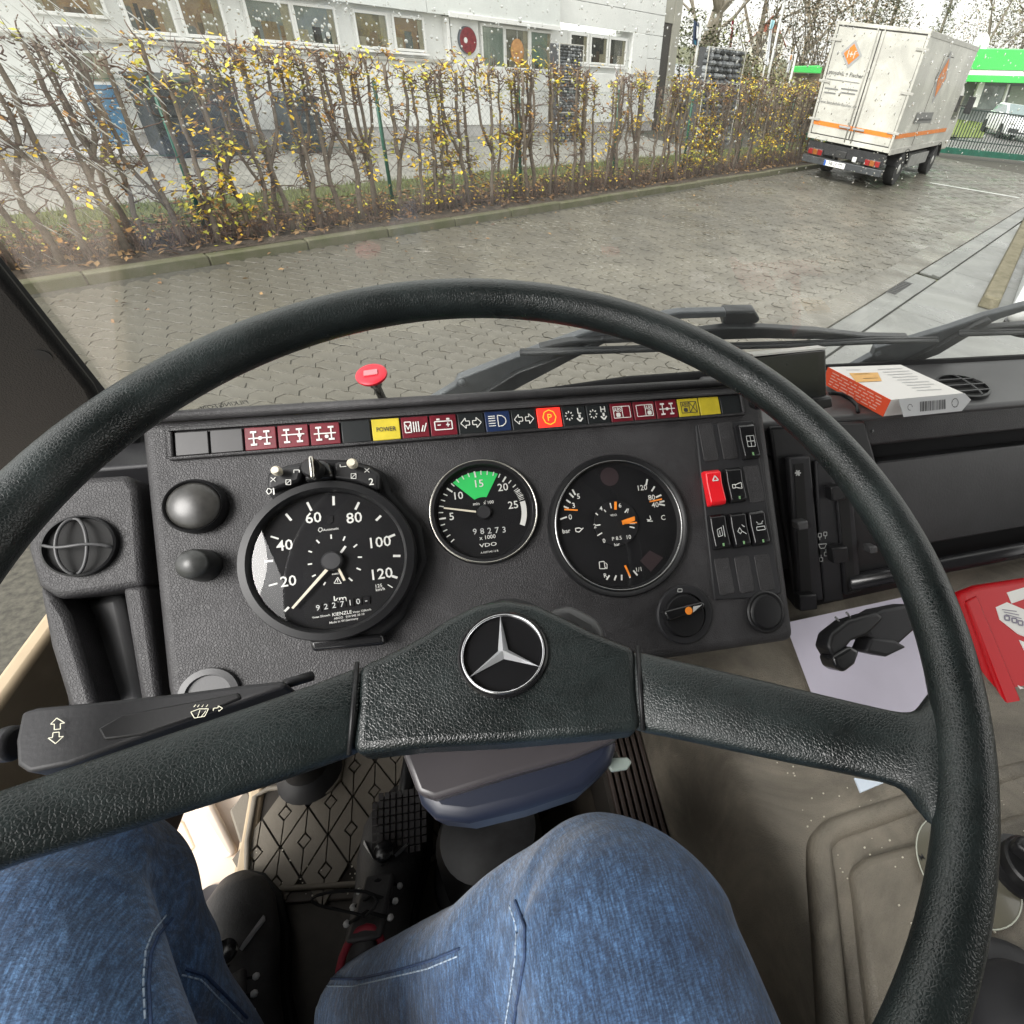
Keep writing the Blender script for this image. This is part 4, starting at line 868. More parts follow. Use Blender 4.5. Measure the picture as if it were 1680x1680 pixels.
for i, k in enumerate(lamps):
    u = u0 + pitch * i; m = {'g': M_lgry, 'k': M_lblk, 'POWER': M_lyel, 'y': M_lyel, 'absx': M_lyel, 'beam': M_lblu, 'arr': M_lblk, 'arr2': M_lblk, 'L': M_lblk, 'H': M_lblk, 'P': M_lit}.get(k, M_lred)
    mb = MB(); DASH.rslab(mb, u - lw, u + lw, vm - lh, vm + lh, .0026, -.001); lamp = mb.build('warning_lamp', m, dash, bevel=.0006)
    q = MB(); o = .0034
    L = lambda a, b, w_=.0011: DASH.uline(q, (u + a[0] * lw, vm + a[1] * lh), (u + b[0] * lw, vm + b[1] * lh), w_, o + random.random() * 1e-4)
    if k.startswith('ax'):
        if k != 'ax2': L((-.75, 0), (.75, 0)); 
        else: L((-.75, .1), (.75, .1))
        for s in (-.42, .42):
            L((s, -.55), (s, .6)); L((s - .2, .55), (s + .2, .55), .0018); L((s - .2, -.55), (s + .2, -.55), .0018)
        DASH.rslab(q, u + (.0 if k == 'ax' else .42 if k == 'ax2' else .1) * lw - .0016, u + (.0 if k == 'ax' else .42 if k == 'ax2' else .1) * lw + .0016, vm - .0016 - (.003 if k == 'ax3' else 0), vm + .0016 - (.003 if k == 'ax3' else 0), o + .0001, o, .0012)
    elif k == 'POWER': DASH.utext(q, 'POWER', u, vm, lh * .42, o, .8)
    elif k == 'fil':
        for s in (-.1, .08, .26): L((s, -.5), (s, .5))
        L((.45, -.5), (.6, .1)); L((.62, -.5), (.85, .3)); [L(*z) for z in (((-.75, -.5), (-.75, .5)), ((-.3, -.5), (-.3, .5)), ((-.75, .5), (-.3, .5)), ((-.75, -.5), (-.3, -.5)))]
        DASH.utext(q, 'V', u - .52 * lw, vm, lh * .5, o)
    elif k == 'bat':
        for z in (((-.65, -.45), (.65, -.45)), ((-.65, .35), (.65, .35)), ((-.65, -.45), (-.65, .35)), ((.65, -.45), (.65, .35))): L(*z)
        L((-.5, .55), (-.25, .55), .0018); L((.25, .55), (.5, .55), .0018); L((-.45, 0), (-.2, 0)); L((.2, 0), (.48, 0)); L((.34, -.2), (.34, .2))
    elif k in ('arr', 'arr2'):
        for s in (-1, 1):
            for z in (((.12, .2), (.42, .2)), ((.12, -.2), (.42, -.2)), ((.12, -.2), (.12, .2)), ((.42, .2), (.42, .5)), ((.42, -.2), (.42, -.5)), ((.42, .5), (.8, 0)), ((.42, -.5), (.8, 0))): L((s * z[0][0], z[0][1]), (s * z[1][0], z[1][1]), .0008)
    elif k == 'beam':
        for s in (-.45, -.2, .05, .3, .5): L((-.75, s), (-.2, s), .0009)
        pts = [(.0, -.55), (.0, .55), (.35, .5), (.6, .25), (.65, 0), (.6, -.25), (.35, -.5)]
        for a_, b_ in zip(pts, pts[1:] + pts[:1]): L(a_, b_, .0009)
    elif k == 'P':
        pts = [(.55 * math.cos(t * .7854), .75 * math.sin(t * .7854)) for t in range(8)]
        for a_, b_ in zip(pts, pts[1:] + pts[:1]): L(a_, b_, .0011)
        DASH.utext(q, 'P', u, vm, lh * .7, o)
    elif k in 'LH':
        DASH.utext(q, k, u + .45 * lw, vm + .45 * lh, lh * .6, o); L((.45, .05), (.45, -.3), .0022); L((.2, -.3), (.45, -.65), .0016); L((.7, -.3), (.45, -.65), .0016)
        for t in range(8): L((-.45 + .22 * math.cos(t * .785), .3 * math.sin(t * .785)), (-.45 + .36 * math.cos(t * .785), .5 * math.sin(t * .785)), .0012)
    elif k.startswith('abs'):
        for z in (((-.75, -.6), (.75, -.6)), ((-.75, .6), (.75, .6)), ((-.75, -.6), (-.75, .6)), ((.75, -.6), (.75, .6)), ((.05, -.6), (.05, .6))): L(*z, .0008)
        s = .42 if k == 'abs2' else -.35
        DASH.utext(q, 'ABS', u + s * lw, vm + .28 * lh, lh * .45, o, .75)
        DASH.rslab(q, u + s * lw - .0024, u + s * lw + .0024, vm - .5 * lh, vm - .05 * lh, o + .0001, o, .0016)
        if k == 'absx': L((.05, -.6), (.75, .6), .0008); L((.05, .6), (.75, -.6), .0008)
    if q.v: q.build('symbol', M_inkd if k in ('POWER', 'absx') else M_litink if k == 'P' else M_ink, lamp, recalc=False)

def gauge(name, cx_, cy_, rpx, off, ring, chrome, depth):
    c = DASH.pt(cx_, cy_, off); R_ = DASH.rpx(cx_, cy_, rpx, off)
    F = Plane(c, DASH.e1, DASH.e2); F.R = R_
    return F
# speedometer with chart recorder housing (stands proud of the panel)
SPO = .030
F = gauge('s', 540, 917, 147, SPO, 0, 0, 0)
mb = MB(); mb.lathe(F.P, F.e1, F.e2, F.n, [(F.R * 1.0, -.031), (F.R * 1.0, -.003), (F.R * .985, .0), (F.R * .90, .0015), (F.R * .865, -.002), (F.R * .86, -.011)], 72)
mb.f.pop(); mb.mi.pop(); 
# housing below and top cover
spd = mb.build('speedometer', M_blk, dash, auto=40)
mb = MB()
pl = [(436, 806), (437, 775), (470, 762), (520, 752), (570, 753), (605, 762), (632, 775), (640, 806), (690, 860), (700, 920), (660, 1015), (622, 1050), (520, 1056), (470, 1000), (470, 850)]
DASH.slab(mb, pl, .014, -.002); mb.build('housing', M_blkmat, spd, bevel=.004)
mb = MB(); DASH.slab(mb, [(506, 1050), (628, 1040), (632, 1058), (512, 1070)], .02, -.002); mb.build('latch_foot', M_blkgloss, spd, bevel=.003)
mb = MB(); DASH.slab(mb, [(437, 806), (438, 776), (471, 763), (500, 757), (492, 790), (470, 797)], .026, .01); mb.build('recorder_cover', M_blk, spd, bevel=.003)
mb = MB(); DASH.slab(mb, [(545, 785), (548, 757), (575, 757), (604, 764), (624, 777), (622, 806), (585, 792)], .026, .01); mb.build('recorder_cover', M_blk, spd, bevel=.003)
mb = MB(); DASH.slab(mb, [(497, 790), (503, 762), (520, 752), (538, 756), (548, 785)], .030, .01); mb.build('lock_plate', M_blkgloss, spd, bevel=.004)
mb = MB(); c = DASH.pt(517, 772, .03); r_ = DASH.rpx(517, 772, 17, .03); mb.lathe(c, DASH.e1, DASH.e2, DASH.n, [(r_, -.004), (r_, .012), (r_ * .85, .014)], 24); mb.build('lock_barrel', M_blk, spd, auto=40)
mb = MB(); mb.box(DASH.pt(513, 768, .047), (.0035, .019, .010), np.array([DASH.e1, DASH.e2, DASH.n])); mb.build('lock_key', M_dchrome, spd, bevel=.0014)
for (x, y) in ((459, 776), (581, 764)):
    mb = MB(); c = DASH.pt(x, y, .027); r_ = DASH.rpx(x, y, 8.5, .03); mb.lathe(c, DASH.e1, DASH.e2, DASH.n, [(r_ * .6, -.002), (r_ * .6, .004), (r_, .005), (r_, .010), (r_ * .7, .0125)], 18); mb.build('mode_knob', M_cream, spd, auto=40)
mb = MB(); o = .0275
DASH.text(mb, '1', 449, 806, 11, o); DASH.text(mb, '2', 609, 790, 11, o)
DASH.lines(mb, [(437, 806), (440, 801), (445, 803), (445, 808), (440, 811), (437, 806)], 1.4, o)
for cx_, cy_ in ((473, 791), (580, 781)):
    DASH.lines(mb, [(cx_ - 4, cy_ - 4), (cx_ + 4, cy_ - 4), (cx_ + 4, cy_ + 4), (cx_ - 4, cy_ + 4)], 1, o, True); DASH.line(mb, (cx_ - 4, cy_ + 4), (cx_ + 4, cy_ - 4), 1, o + .0001)
DASH.lines(mb, [(482, 776), (482, 771), (491, 771), (491, 775)], 1.4, o); DASH.lines(mb, [(558, 762), (558, 766), (568, 765)], 1.4, o)
DASH.line(mb, (444, 783), (452, 790), 1.2, o); DASH.line(mb, (452, 783), (444, 790), 1.2, o); DASH.line(mb, (598, 768), (606, 775), 1.2, o); DASH.line(mb, (606, 768), (598, 775), 1.2, o)
mb.build('cover_print', M_ink, spd, recalc=False)
FO = SPO - .010
mb = MB(); mb.lathe(F.at(0, 0, -.010), F.e1, F.e2, F.n, [(F.R * .87, 0), (F.R * .5, 0.00001), (1e-7, 0)], 64); mb.build('dial_face', M_face, spd)
mb = MB(); o = FO + .0006
for t, x, y in (('20', 473, 953), ('40', 467, 894), ('60', 514, 849), ('80', 581, 849), ('100', 622, 889), ('120', 625, 941)): DASH.text(mb, t, x, y, 17, o)
tk = [(474, 996, 467, 1003), (455, 957, 441, 961), (448, 920, 434, 921), (457, 884, 444, 880), (478, 854, 469, 843), (511, 838, 504, 824), (547.5, 829, 547, 814), (583, 836, 589, 824), (617, 854, 625, 846), (636, 882, 648, 877), (645, 912, 657, 912), (643, 945, 652, 948)]
for i, (a, b, c, d) in enumerate(tk): DASH.line(mb, (a, b), (c, d), 4 if i not in (1, 3) else 3, o)
DASH.line(mb, (636, 959), (644, 964), 1.6, o)
cen = (547, 921)
for x0, y0, x1, y1 in ((505, 926, 512, 925), (506, 904, 512, 906), (519, 886, 524, 891), (543, 877, 543.5, 884), (566, 880, 563, 887), (586, 893, 580, 898), (594, 914, 587, 914), (592, 935, 585, 932), (578, 953, 572, 948), (531, 960, 534, 955), (512, 946, 518, 943)): DASH.line(mb, (x0, y0), (x1, y1), 2.6, o)
DASH.line(mb, (559, 907), (567, 896), 4, o)
DASH.text(mb, 'km', 558, 982, 11, o, 0, 1.05); DASH.text(mb, '125', 621, 961, 5.5, o); DASH.text(mb, 'km/h', 624, 966.5, 5, o)
DASH.text(mb, 'KIENZLE', 561, 1006, 5.5, o); DASH.text(mb, 'ARGO   010 542 20 10', 573, 1011, 3.4, o); DASH.text(mb, 'Made in W.Germany', 564, 1018, 3.6, o); DASH.text(mb, 'Vmax 25mm/h', 527, 1011, 3.2, o); DASH.text(mb, 'Vmax 125km/h', 594, 1002, 3.2, o); DASH.text(mb, 'Automatic', 543, 868, 3.8, o); DASH.text(mb, 'exact', 550, 941, 3.4, o)
DASH.lines(mb, [(524, 866), (528, 866), (529, 870), (525, 873), (522, 870)], 1, o, True)
DASH.lines(mb, [(548, 957), (560, 957), (554, 947)], 1.2, o, True); DASH.line(mb, (554, 950), (554, 955), 1.2, o + .0001)
mb.build('dial_markings', M_ink, spd, recalc=False)
mb = MB()
for i in range(7):
    x = 521.5 + i * 13.2; y = 997 - i * 2.1
    DASH.slab(mb, [(x - 5.6, y - 6), (x + 5.6, y - 7), (x + 6, y + 6), (x - 5.2, y + 7)], FO + .0012, FO)
mb.build('odometer_drum', M_blkgloss, spd)
mb = MB()
for i, d in enumerate('922710-'): DASH.text(mb, d, 521.5 + i * 13.2, 997 - i * 2.1, 9, FO + .0016)
mb.build('odometer_digits', M_inkg, spd, recalc=False)
mb = MB(); DASH.slab(mb, [(535, 932), (539, 935), (481, 999), (478, 997)], FO + .005, FO + .004); DASH.slab(mb, [(553, 933), (557, 932), (567, 952), (563, 953)], FO + .004, FO + .003); mb.build('pointer', M_cream, spd)
mb = MB(); mb.lathe(DASH.pt(547, 921, FO), DASH.e1, DASH.e2, DASH.n, [(.0085, 0), (.0085, .006), (.007, .0075)], 24); mb.build('pointer_hub', M_dgry, spd, auto=40); mb = MB(); DASH.slab(mb, [(533, 851), (538, 845), (546, 846), (547, 856), (541, 860), (535, 858)], FO + .0008, FO); mb.build('pilot_lamp', M_blkgloss, spd)
mb = MB(); mb.lathe(F.at(0, 0, -.0042), F.e1, F.e2, F.n, [(F.R * .866, 0), (F.R * .5, .0012), (1e-7, .0016)], 48); mb.build('dial_glass', M_lens, spd, smooth=True)

# rev counter
F = gauge('t', 795, 839, 90, .004, 0, 0, 0); R_ = F.R
mb = MB(); mb.lathe(F.P, F.e1, F.e2, F.n, [(R_, -.005), (R_, .001), (R_ * .97, .004), (R_ * .90, .004), (R_ * .86, -.003)], 64); mb.f.pop(); mb.mi.pop(); tac = mb.build('rev_counter', M_blk, dash, auto=40)
mb = MB(); mb.lathe(F.P, F.e1, F.e2, F.n, [(R_ * .985, .0026), (R_ * .975, .0048), (R_ * .955, .0046), (R_ * .95, .0036)], 64); mb.f.pop(); mb.mi.pop(); mb.f.pop(); mb.mi.pop(); mb.build('bezel', M_dchrome, tac, smooth=True)
mb = MB(); mb.lathe(F.at(0, 0, -.003), F.e1, F.e2, F.n, [(R_ * .87, 0), (R_ * .4, .00001), (1e-7, 0)], 48); mb.build('dial_face', M_face, tac)
o = .0018
mb = MB(); pts = []
for a in np.linspace(math.radians(64), math.radians(128), 12): pts.append((a, .80))
for a in np.linspace(math.radians(118), math.radians(74), 8): pts.append((a, .30))
cT = DASH.uv(794, 841, o); mb.poly([DASH.at(cT[0] + R_ * r * math.cos(a), cT[1] + R_ * r * math.sin(a), o) for a, r in pts]); mb.build('green_sector', M_green, tac, recalc=False)
mb = MB(); o = .0022
def ut(a, r0, r1, w_, off=o):
    DASH.uline(mb, (cT[0] + R_ * r0 * math.cos(a), cT[1] + R_ * r0 * math.sin(a)), (cT[0] + R_ * r1 * math.cos(a), cT[1] + R_ * r1 * math.sin(a)), w_, off)
for k in range(0, 24):
    a = math.radians(216 - k * 8.6); ut(a, .69 if k % 5 == 4 else .73, .81, .0016 if k % 5 == 4 else .0010)
for t, x, y in (('5', 741, 847), ('10', 751, 813), ('15', 785, 793), ('20', 825, 799), ('25', 842, 828)): DASH.text(mb, t, x, y, 12, o)
DASH.text(mb, 'min   x 100', 793, 825, 5, o); DASH.text(mb, 'x 1000', 800, 881, 6.5, o); DASH.text(mb, 'VDO', 801, 893.5, 6, o, 0, 1.5); DASH.text(mb, '-1', 796, 822, 3, o); DASH.text(mb, 'A 0277140 12 B', 803, 905, 3, o)
pts = [(.70, a) for a in np.linspace(math.radians(-26), math.radians(10), 10)] + [(.80, a) for a in np.linspace(math.radians(10), math.radians(-26), 10)]
mb.poly([DASH.at(cT[0] + R_ * r * math.cos(a), cT[1] + R_ * r * math.sin(a), o) for r, a in pts])
for k in range(8): ut(math.radians(13 + k * 2.4), .70, .80, .0006)
mb.build('dial_markings', M_ink, tac, recalc=False)
mb = MB(); DASH.slab(mb, [(728, 832), (728, 834.5), (781, 841), (781, 838)], .005, .004); mb.build('pointer', M_cream, tac)
mb = MB(); mb.lathe(DASH.pt(794, 841, .002), DASH.e1, DASH.e2, DASH.n, [(.0068, 0), (.0068, .003), (.006, .004)], 24); mb.build('pointer_hub', M_dgry, tac, auto=40)
mb = MB()
for i, d in enumerate('98273'): DASH.text(mb, d, 779 + i * 12, 872 - i * .8, 9.5, o)
mb.build('counter_digits', M_inkg, tac, recalc=False)
mb = MB(); mb.lathe(F.at(0, 0, .0015), F.e1, F.e2, F.n, [(R_ * .88, 0), (R_ * .5, .0008), (1e-7, .001)], 40); mb.build('dial_glass', M_lens, tac, smooth=True)

# combination gauge
F = gauge('c', 1017, 861, 114, .004, 0, 0, 0); R_ = F.R
mb = MB(); mb.lathe(F.P, F.e1, F.e2, F.n, [(R_, -.005), (R_, .002), (R_ * .98, .005), (R_ * .93, .004), (R_ * .90, .001), (R_ * .86, -.003)], 72); mb.f.pop(); mb.mi.pop(); cg = mb.build('combination_gauge', M_blk, dash, auto=40)
mb = MB(); mb.lathe(F.P, F.e1, F.e2, F.n, [(R_ * .915, .0032), (R_ * .905, .0044), (R_ * .892, .0040), (R_ * .888, .0030)], 72); mb.f.pop(); mb.mi.pop(); mb.f.pop(); mb.mi.pop(); mb.build('bezel', mat('grey_bezel', (.30, .30, .30), .25, metal=1.0), cg, smooth=True)
mb = MB(); mb.lathe(F.at(0, 0, -.003), F.e1, F.e2, F.n, [(R_ * .88, 0), (R_ * .4, .00001), (1e-7, 0)], 48); mb.build('dial_face', M_face, cg)
mb = MB(); mb.lathe(DASH.pt(1011, 858, .0014), DASH.e1, DASH.e2, DASH.n, [(DASH.rpx(1011, 858, 36), 0), (DASH.rpx(1011, 858, 36), .0018), (1e-7, .0020)], 40); mb.build('inner_dial', M_blk, cg, auto=40)
mb = MB(); o = .0022
for t, x, y in (('5', 949, 814), ('3', 941, 829), ('0', 935.5, 848), ('120', 1053, 800), ('80', 1069, 816), ('40', 1075, 828)): DASH.text(mb, t, x, y, 8.5, o)
DASH.text(mb, 'bar', 929, 871, 7, o)
for x0, y0, x1, y1 in ((944, 812, 939, 803), (941, 816, 934, 809), (936, 825, 929, 820), (933, 834, 925, 831), (930, 848, 919, 852), (1060, 796, 1062, 786), (1069, 806, 1074, 798), (1076, 816, 1085, 812), (1082, 824, 1090, 822), (1081, 827, 1091, 829), (1000, 944, 995, 951), (1011, 944, 1008, 952), (1020, 943, 1020, 952), (1031, 940, 1034, 948), (1039, 936, 1046, 944)): DASH.line(mb, (x0, y0), (x1, y1), 2.6, o)
DASH.text(mb, 'R', 993, 944, 7, o); DASH.text(mb, '1/1', 1048, 934, 7, o); DASH.text(mb, 'C', 1088, 849, 8, o)
DASH.lines(mb, [(983, 922), (991, 921), (993, 933), (984, 933)], 1.3, o, True); DASH.lines(mb, [(993, 923), (996, 926), (996, 933), (993, 931)], 1.1, o)
DASH.lines(mb, [(944, 867), (950, 866), (955, 868), (950, 873), (945, 872)], 1.5, o, True); DASH.line(mb, (955, 868), (957, 866), 1.5, o)
DASH.lines(mb, [(1066, 846), (1068, 852), (1062, 855), (1071, 855)], 1.4, o); DASH.line(mb, (1061, 852), (1065, 853), 1.2, o)
o = .0040
for t, x, y, h in (('4', 986, 834, 7), ('6', 1017, 829, 7), ('7', 1030, 838, 7), ('2', 976, 863, 7), ('0', 991, 887, 7), ('10', 1031, 881, 6.5), ('P 8.5', 1012, 883, 6), ('bar', 1012, 893, 5), ('VDO', 1006.5, 845, 3.6)): DASH.text(mb, t, x, y, h, o)
for x0, y0, x1, y1 in ((981, 845, 977, 842), (994, 840, 991, 836), (1003, 834, 1001, 825), (1025, 841, 1029, 836), (978, 862, 985, 861), (980, 879, 988, 874), (1033, 864, 1041, 866), (1033, 859, 1042, 859)): DASH.line(mb, (x0, y0), (x1, y1), 1.9, o)
mb.build('dial_markings', M_ink, cg, recalc=False)
for q in ([(926, 834.5), (926, 837), (948, 838), (948, 836)], [(1024, 928), (1027, 927), (1035, 945), (1033, 946)], [(1066, 822), (1066, 824), (1086, 820), (1086, 817.5)], [(1008, 823), (1012, 823), (1012, 836), (1008, 836)], [(1020, 854), (1022, 861), (1042, 854), (1041, 847)], [(1022, 858), (1022, 860), (1045, 858), (1045, 856)]):
    mb = MB(); DASH.slab(mb, q, .0058, .005); mb.build('pointer', M_orange, cg)
mb = MB(); DASH.disc(mb, 1000, 782, 15, .0016); mb.poly([DASH.pt(x, y, .00155) for x, y in ((1066, 903), (1088, 915), (1068, 938), (1050, 920))]); mb.build('blank_window', mat('smoked', (.03, .02, .022), .4), cg, recalc=False)
mb = MB(); mb.lathe(F.at(0, 0, .003), F.e1, F.e2, F.n, [(R_ * .89, 0), (R_ * .5, .0008), (1e-7, .001)], 40); mb.build('dial_glass', M_lens, cg, smooth=True)

# domed lamp and push button on the left
mb = MB(); c = DASH.pt(322, 831, .004); r_ = DASH.rpx(322, 831, 53, .01)
mb.lathe(c, DASH.e1, DASH.e2, DASH.n, [(r_, -.006), (r_, .004), (r_ * .92, .007), (r_ * .86, .004)], 40); mb.f.pop(); mb.mi.pop(); o_ = mb.build('air_restrictor_button', M_blk, dash, auto=40)
mb = MB(); mb.lathe(c, DASH.e1, DASH.e2, DASH.n, [(r_ * .88, .002)] + [(r_ * .86 * math.cos(t), .004 + .007 * math.sin(t)) for t in np.linspace(0.1, 1.45, 7)] + [(1e-7, .011)], 40); mb.build('domed_cap', mat('smoke_lens', (.030, .029, .027), .3, var=.6, vscale=55), o_, smooth=True)
mb = MB(); c = DASH.pt(335, 928, .0); r_ = DASH.rpx(330, 930, 30, .01)
mb.lathe(c, DASH.e1, DASH.e2, DASH.n, [(r_ * 1.05, -.002), (r_ * 1.05, .004), (r_ * .95, .020), (r_ * .8, .024), (1e-7, .027)], 32); mb.build('push_button', mat('dull_grey', (.032, .033, .032), .35, var=.35, vscale=70), dash, auto=50)
mb = MB(); c = DASH.pt(345, 1140, .0); mb.lathe(c, DASH.e1, DASH.e2, DASH.n, [(.022, -.002), (.022, .004), (.017, .005), (.016, .002), (1e-7, .002)], 32); mb.build('cable_plug', M_gry, dash, auto=40)

# switch plate
mb = MB(); DASH.slab(mb, [(1141, 697), (1237, 689), (1283, 973), (1262, 980), (1172, 985)], .0022, -.001); mb.build('switch_plate', M_dgry, dash, bevel=.002)
def cell(x, y, w_, h, o1, r=.003):
    u, v = DASH.uv(x, y, .002); du = DASH.rpx(x, y, w_ / 2); a = DASH.uv(x, y - h / 2, .002)[1]; b = DASH.uv(x, y + h / 2, .002)[1]; dv = (a - b) / 2
    return u, v, du, dv
for x, y in ((1162, 726), (1194, 723), (1237, 794), (1188, 945), (1221, 942), (1254, 939)):
    u, v, du, dv = cell(x, y, 25, 62, 0); mb = MB(); DASH.rslab(mb, u - du, u + du, v - dv, v + dv, .0030, .001, .003); mb.build('blank_plate', M_dash, dash, bevel=.0008)
sw = [(1225, 726, 'mode'), (1168, 802, 'haz'), (1203, 797, 'horn'), (1177, 873, 'door'), (1210, 870, 'lamp'), (1241, 867, 'work')]
for x, y, k in sw:
    u, v, du, dv = cell(x, y, 27, 58, 0); h = .014 if k == 'haz' else .011; mb = MB()
    prof = [(-1, h * .75), (-.82, h), (.2, h * .82), (.8, h * .95), (1, h * .6)]
    secs = []
    for t, hh in prof:
        secs.append([DASH.at(u - du, v + t * dv, .001), DASH.at(u - du * .93, v + t * dv, hh), DASH.at(u + du * .93, v + t * dv, hh), DASH.at(u + du, v + t * dv, .001)])
    mb.loft(secs)
    rk = mb.build('rocker_switch', mat('hazard_red', (.75, .012, .02), .32, coat=.3) if k == 'haz' else M_blkgloss, dash, bevel=.0016, bseg=3)
    q = MB(); o = h + .0006
    U = lambda a, b, w_=.0009: DASH.uline(q, (u + a[0] * du, v + a[1] * dv), (u + b[0] * du, v + b[1] * dv), w_, o + random.random() * 1e-4)
    if k == 'haz':
        for z in (((-.35, .35), (.35, .35)), ((-.35, .35), (0, .62)), ((.35, .35), (0, .62))): U(*z, .0013)
    elif k == 'horn':
        for z in (((-.6, .0), (-.25, .0)), ((-.6, -.2), (-.25, -.2)), ((-.6, -.2), (-.6, 0)), ((-.25, -.03), (.5, .07)), ((-.25, -.17), (.5, -.27)), ((.5, .07), (.5, -.27)), ((-.25, 0), (-.25, -.2))): U(*z)
    elif k == 'door':
        for z in (((-.45, .1), (.1, .2)), ((-.45, -.3), (.1, -.25)), ((-.45, -.3), (-.45, .1)), ((.1, .2), (.1, -.25)), ((.35, .3), (.35, -.35)), ((-.2, .05), (-.2, -.2))): U(*z)
    elif k == 'lamp':
        for z in (((-.5, -.1), (-.2, .1)), ((-.5, -.1), (-.2, -.25)), ((-.2, .1), (.0, -.1)), ((-.2, -.25), (.0, -.1)), ((.0, -.1), (.5, -.3)), ((.1, .25), (.45, .1))): U(*z)
    elif k == 'work':
        for z in (((-.5, -.15), (.5, -.15)), ((-.5, .05), (.5, .05)), ((-.5, -.15), (-.5, .05)), ((.5, -.15), (.5, .05)), ((-.3, .2), (.3, .2)), ((-.4, .35), (-.2, .25)), ((.4, .35), (.2, .25))): U(*z)
    else:
        for z in (((-.45, .25), (.45, .25)), ((-.45, -.35), (.45, -.35)), ((-.45, -.35), (-.45, .25)), ((.45, -.35), (.45, .25)), ((0, -.35), (0, .25)), ((-.45, -.05), (.45, -.05))): U(*z)
    q.build('symbol', M_ink if k in ('haz', 'horn') else M_inkg, rk, recalc=False)
    if k not in ('haz',):
        q = MB(); U((.0, -.85), (.0, -.68), .0022); q.build('indicator', mat('pale_green', (.18, .34, .16), .4), rk, recalc=False)
# rotary light switch and blanking cap
mb = MB(); c = DASH.pt(1122, 1008, .0); r_ = DASH.rpx(1122, 1008, 45); mb.lathe(c, DASH.e1, DASH.e2, DASH.n, [(r_, -.001), (r_, .003), (r_ * .95, .0045), (r_ * .74, .0045), (r_ * .72, .001)], 48); rs = mb.build('rotary_light_switch', M_dgry, dash, auto=40)
mb = MB(); c = DASH.pt(1120, 1010, .004); r_ = DASH.rpx(1122, 1010, 32); mb.lathe(c, DASH.e1, DASH.e2, DASH.n, [(r_, -.004), (r_, .006), (r_ * .93, .008)], 40); mb.build('knob', M_blk, rs, auto=40)
mb = MB(); DASH.slab(mb, [(1093, 1013), (1090, 1003), (1150, 987), (1158, 990), (1155, 998), (1098, 1020)], .024, .008); kb = mb.build('knob_grip', M_blkgloss, rs, bevel=.002)
mb = MB(); DASH.disc(mb, 1130, 1002, 6, .0246); mb.build('orange_dot', M_orange, rs, recalc=False)
mb = MB(); DASH.poly(mb, [(1137, 995), (1152, 992), (1137, 1005)], .0246); mb.build('pointer_print', M_inkg, rs, recalc=False); mb = MB(); DASH.lines(mb, [(1112, 966), (1119, 966), (1119, 971), (1112, 971)], 1, .0052, True); mb.build('scale_print', M_inkg, rs, recalc=False)
mb = MB(); c = DASH.pt(1255, 1004, .0); r_ = DASH.rpx(1255, 1004, 31); mb.lathe(c, DASH.e1, DASH.e2, DASH.n, [(r_, -.001), (r_, .003), (r_ * .92, .0042), (r_ * .82, .003), (r_ * .78, .0035), (r_ * .72, .0062), (1e-7, .0075)], 40); mb.build('socket_cap', M_blk, dash, auto=35)

# red emergency knob behind the top lip
mb = MB(); c = WSH.pt(628, 655, .10); c2 = WSH.pt(610, 616, .10); ax_ = unit(c2 - c); e1 = unit(np.cross(ax_, X3)); e2 = np.cross(ax_, e1)
h = np.linalg.norm(c2 - c); r_ = WSH.rpx(608, 616, 26, .10)
mb.lathe(c2, e1, e2, ax_, [(r_ * .45, -.004), (r_ * .97, -.0015), (r_ * 1.04, .0), (r_ * 1.04, .0018), (r_ * .85, .0034), (r_ * .5, .0028), (1e-7, .003)], 36); rk = mb.build('pull_knob', mat('knob_red', (.62, .02, .04), .4, var=.15, vscale=60), dash, auto=50)
mb = MB(); mb.lathe(c2, e1, e2, ax_, [(r_ * .28, -h * 1.2), (r_ * .28, -.014), (r_ * .42, -.012), (r_ * .42, -.005)], 16); mb.build('stem', M_dchrome, rk, auto=40)
mb = MB(); mb.box(c2 + ax_ * .0036, (r_ * .9, r_ * .5, .001), np.array([e2, e1, ax_])); mb.build('knob_print', mat('knob_pale', (.75, .2, .22), .5), rk)
# left end: ventilation pod with handle opening
VP = Plane(DASH.at(0, 0, -.012), DASH.e1, DASH.e2)
mb = MB(); VP.slab(mb, [(84, 786), (208, 778), (226, 800), (232, 880), (238, 962), (92, 984), (60, 962), (42, 900), (48, 840)], .0, -.05)
pod = mb.build('vent_pod', M_dash, dash, bevel=.006, bseg=3)
mb = MB(); VP.slab(mb, [(60, 955), (92, 980), (112, 1010), (160, 1165), (112, 1165), (80, 1060)], -.002, -.05); VP.slab(mb, [(198, 962), (238, 958), (268, 1170), (232, 1170)], -.002, -.06); mb.build('handle_frame', M_dash, pod, bevel=.005)
mb = MB(); VP.slab(mb, [(128, 985), (200, 970), (240, 1165), (165, 1165)], -.035, -.06); mb.build('handle_bar', M_gry, pod, bevel=.008, bseg=4)
mb = MB(); VP.slab(mb, [(90, 975), (200, 965), (240, 1170), (115, 1170)], -.062, -.07); mb.build('handle_recess', M_blkmat, pod)
mb = MB(); c = VP.pt(134, 896, .001); r_ = VP.rpx(134, 896, 62)
mb.lathe(c, VP.e1, VP.e2, VP.n, [(r_, -.001), (r_ * .99, .004), (r_ * .93, .005), (r_ * .90, .001)], 48); mb.f.pop(); mb.mi.pop(); vt = mb.build('air_vent', M_blk, pod, auto=40)
mb = MB(); mb.lathe(c, VP.e1, VP.e2, VP.n, [(r_ * .92, .0006), (1e-7, .0008)], 40); mb.build('vent_hole', mat('vent_dark', (.004, .004, .004), .8), vt)
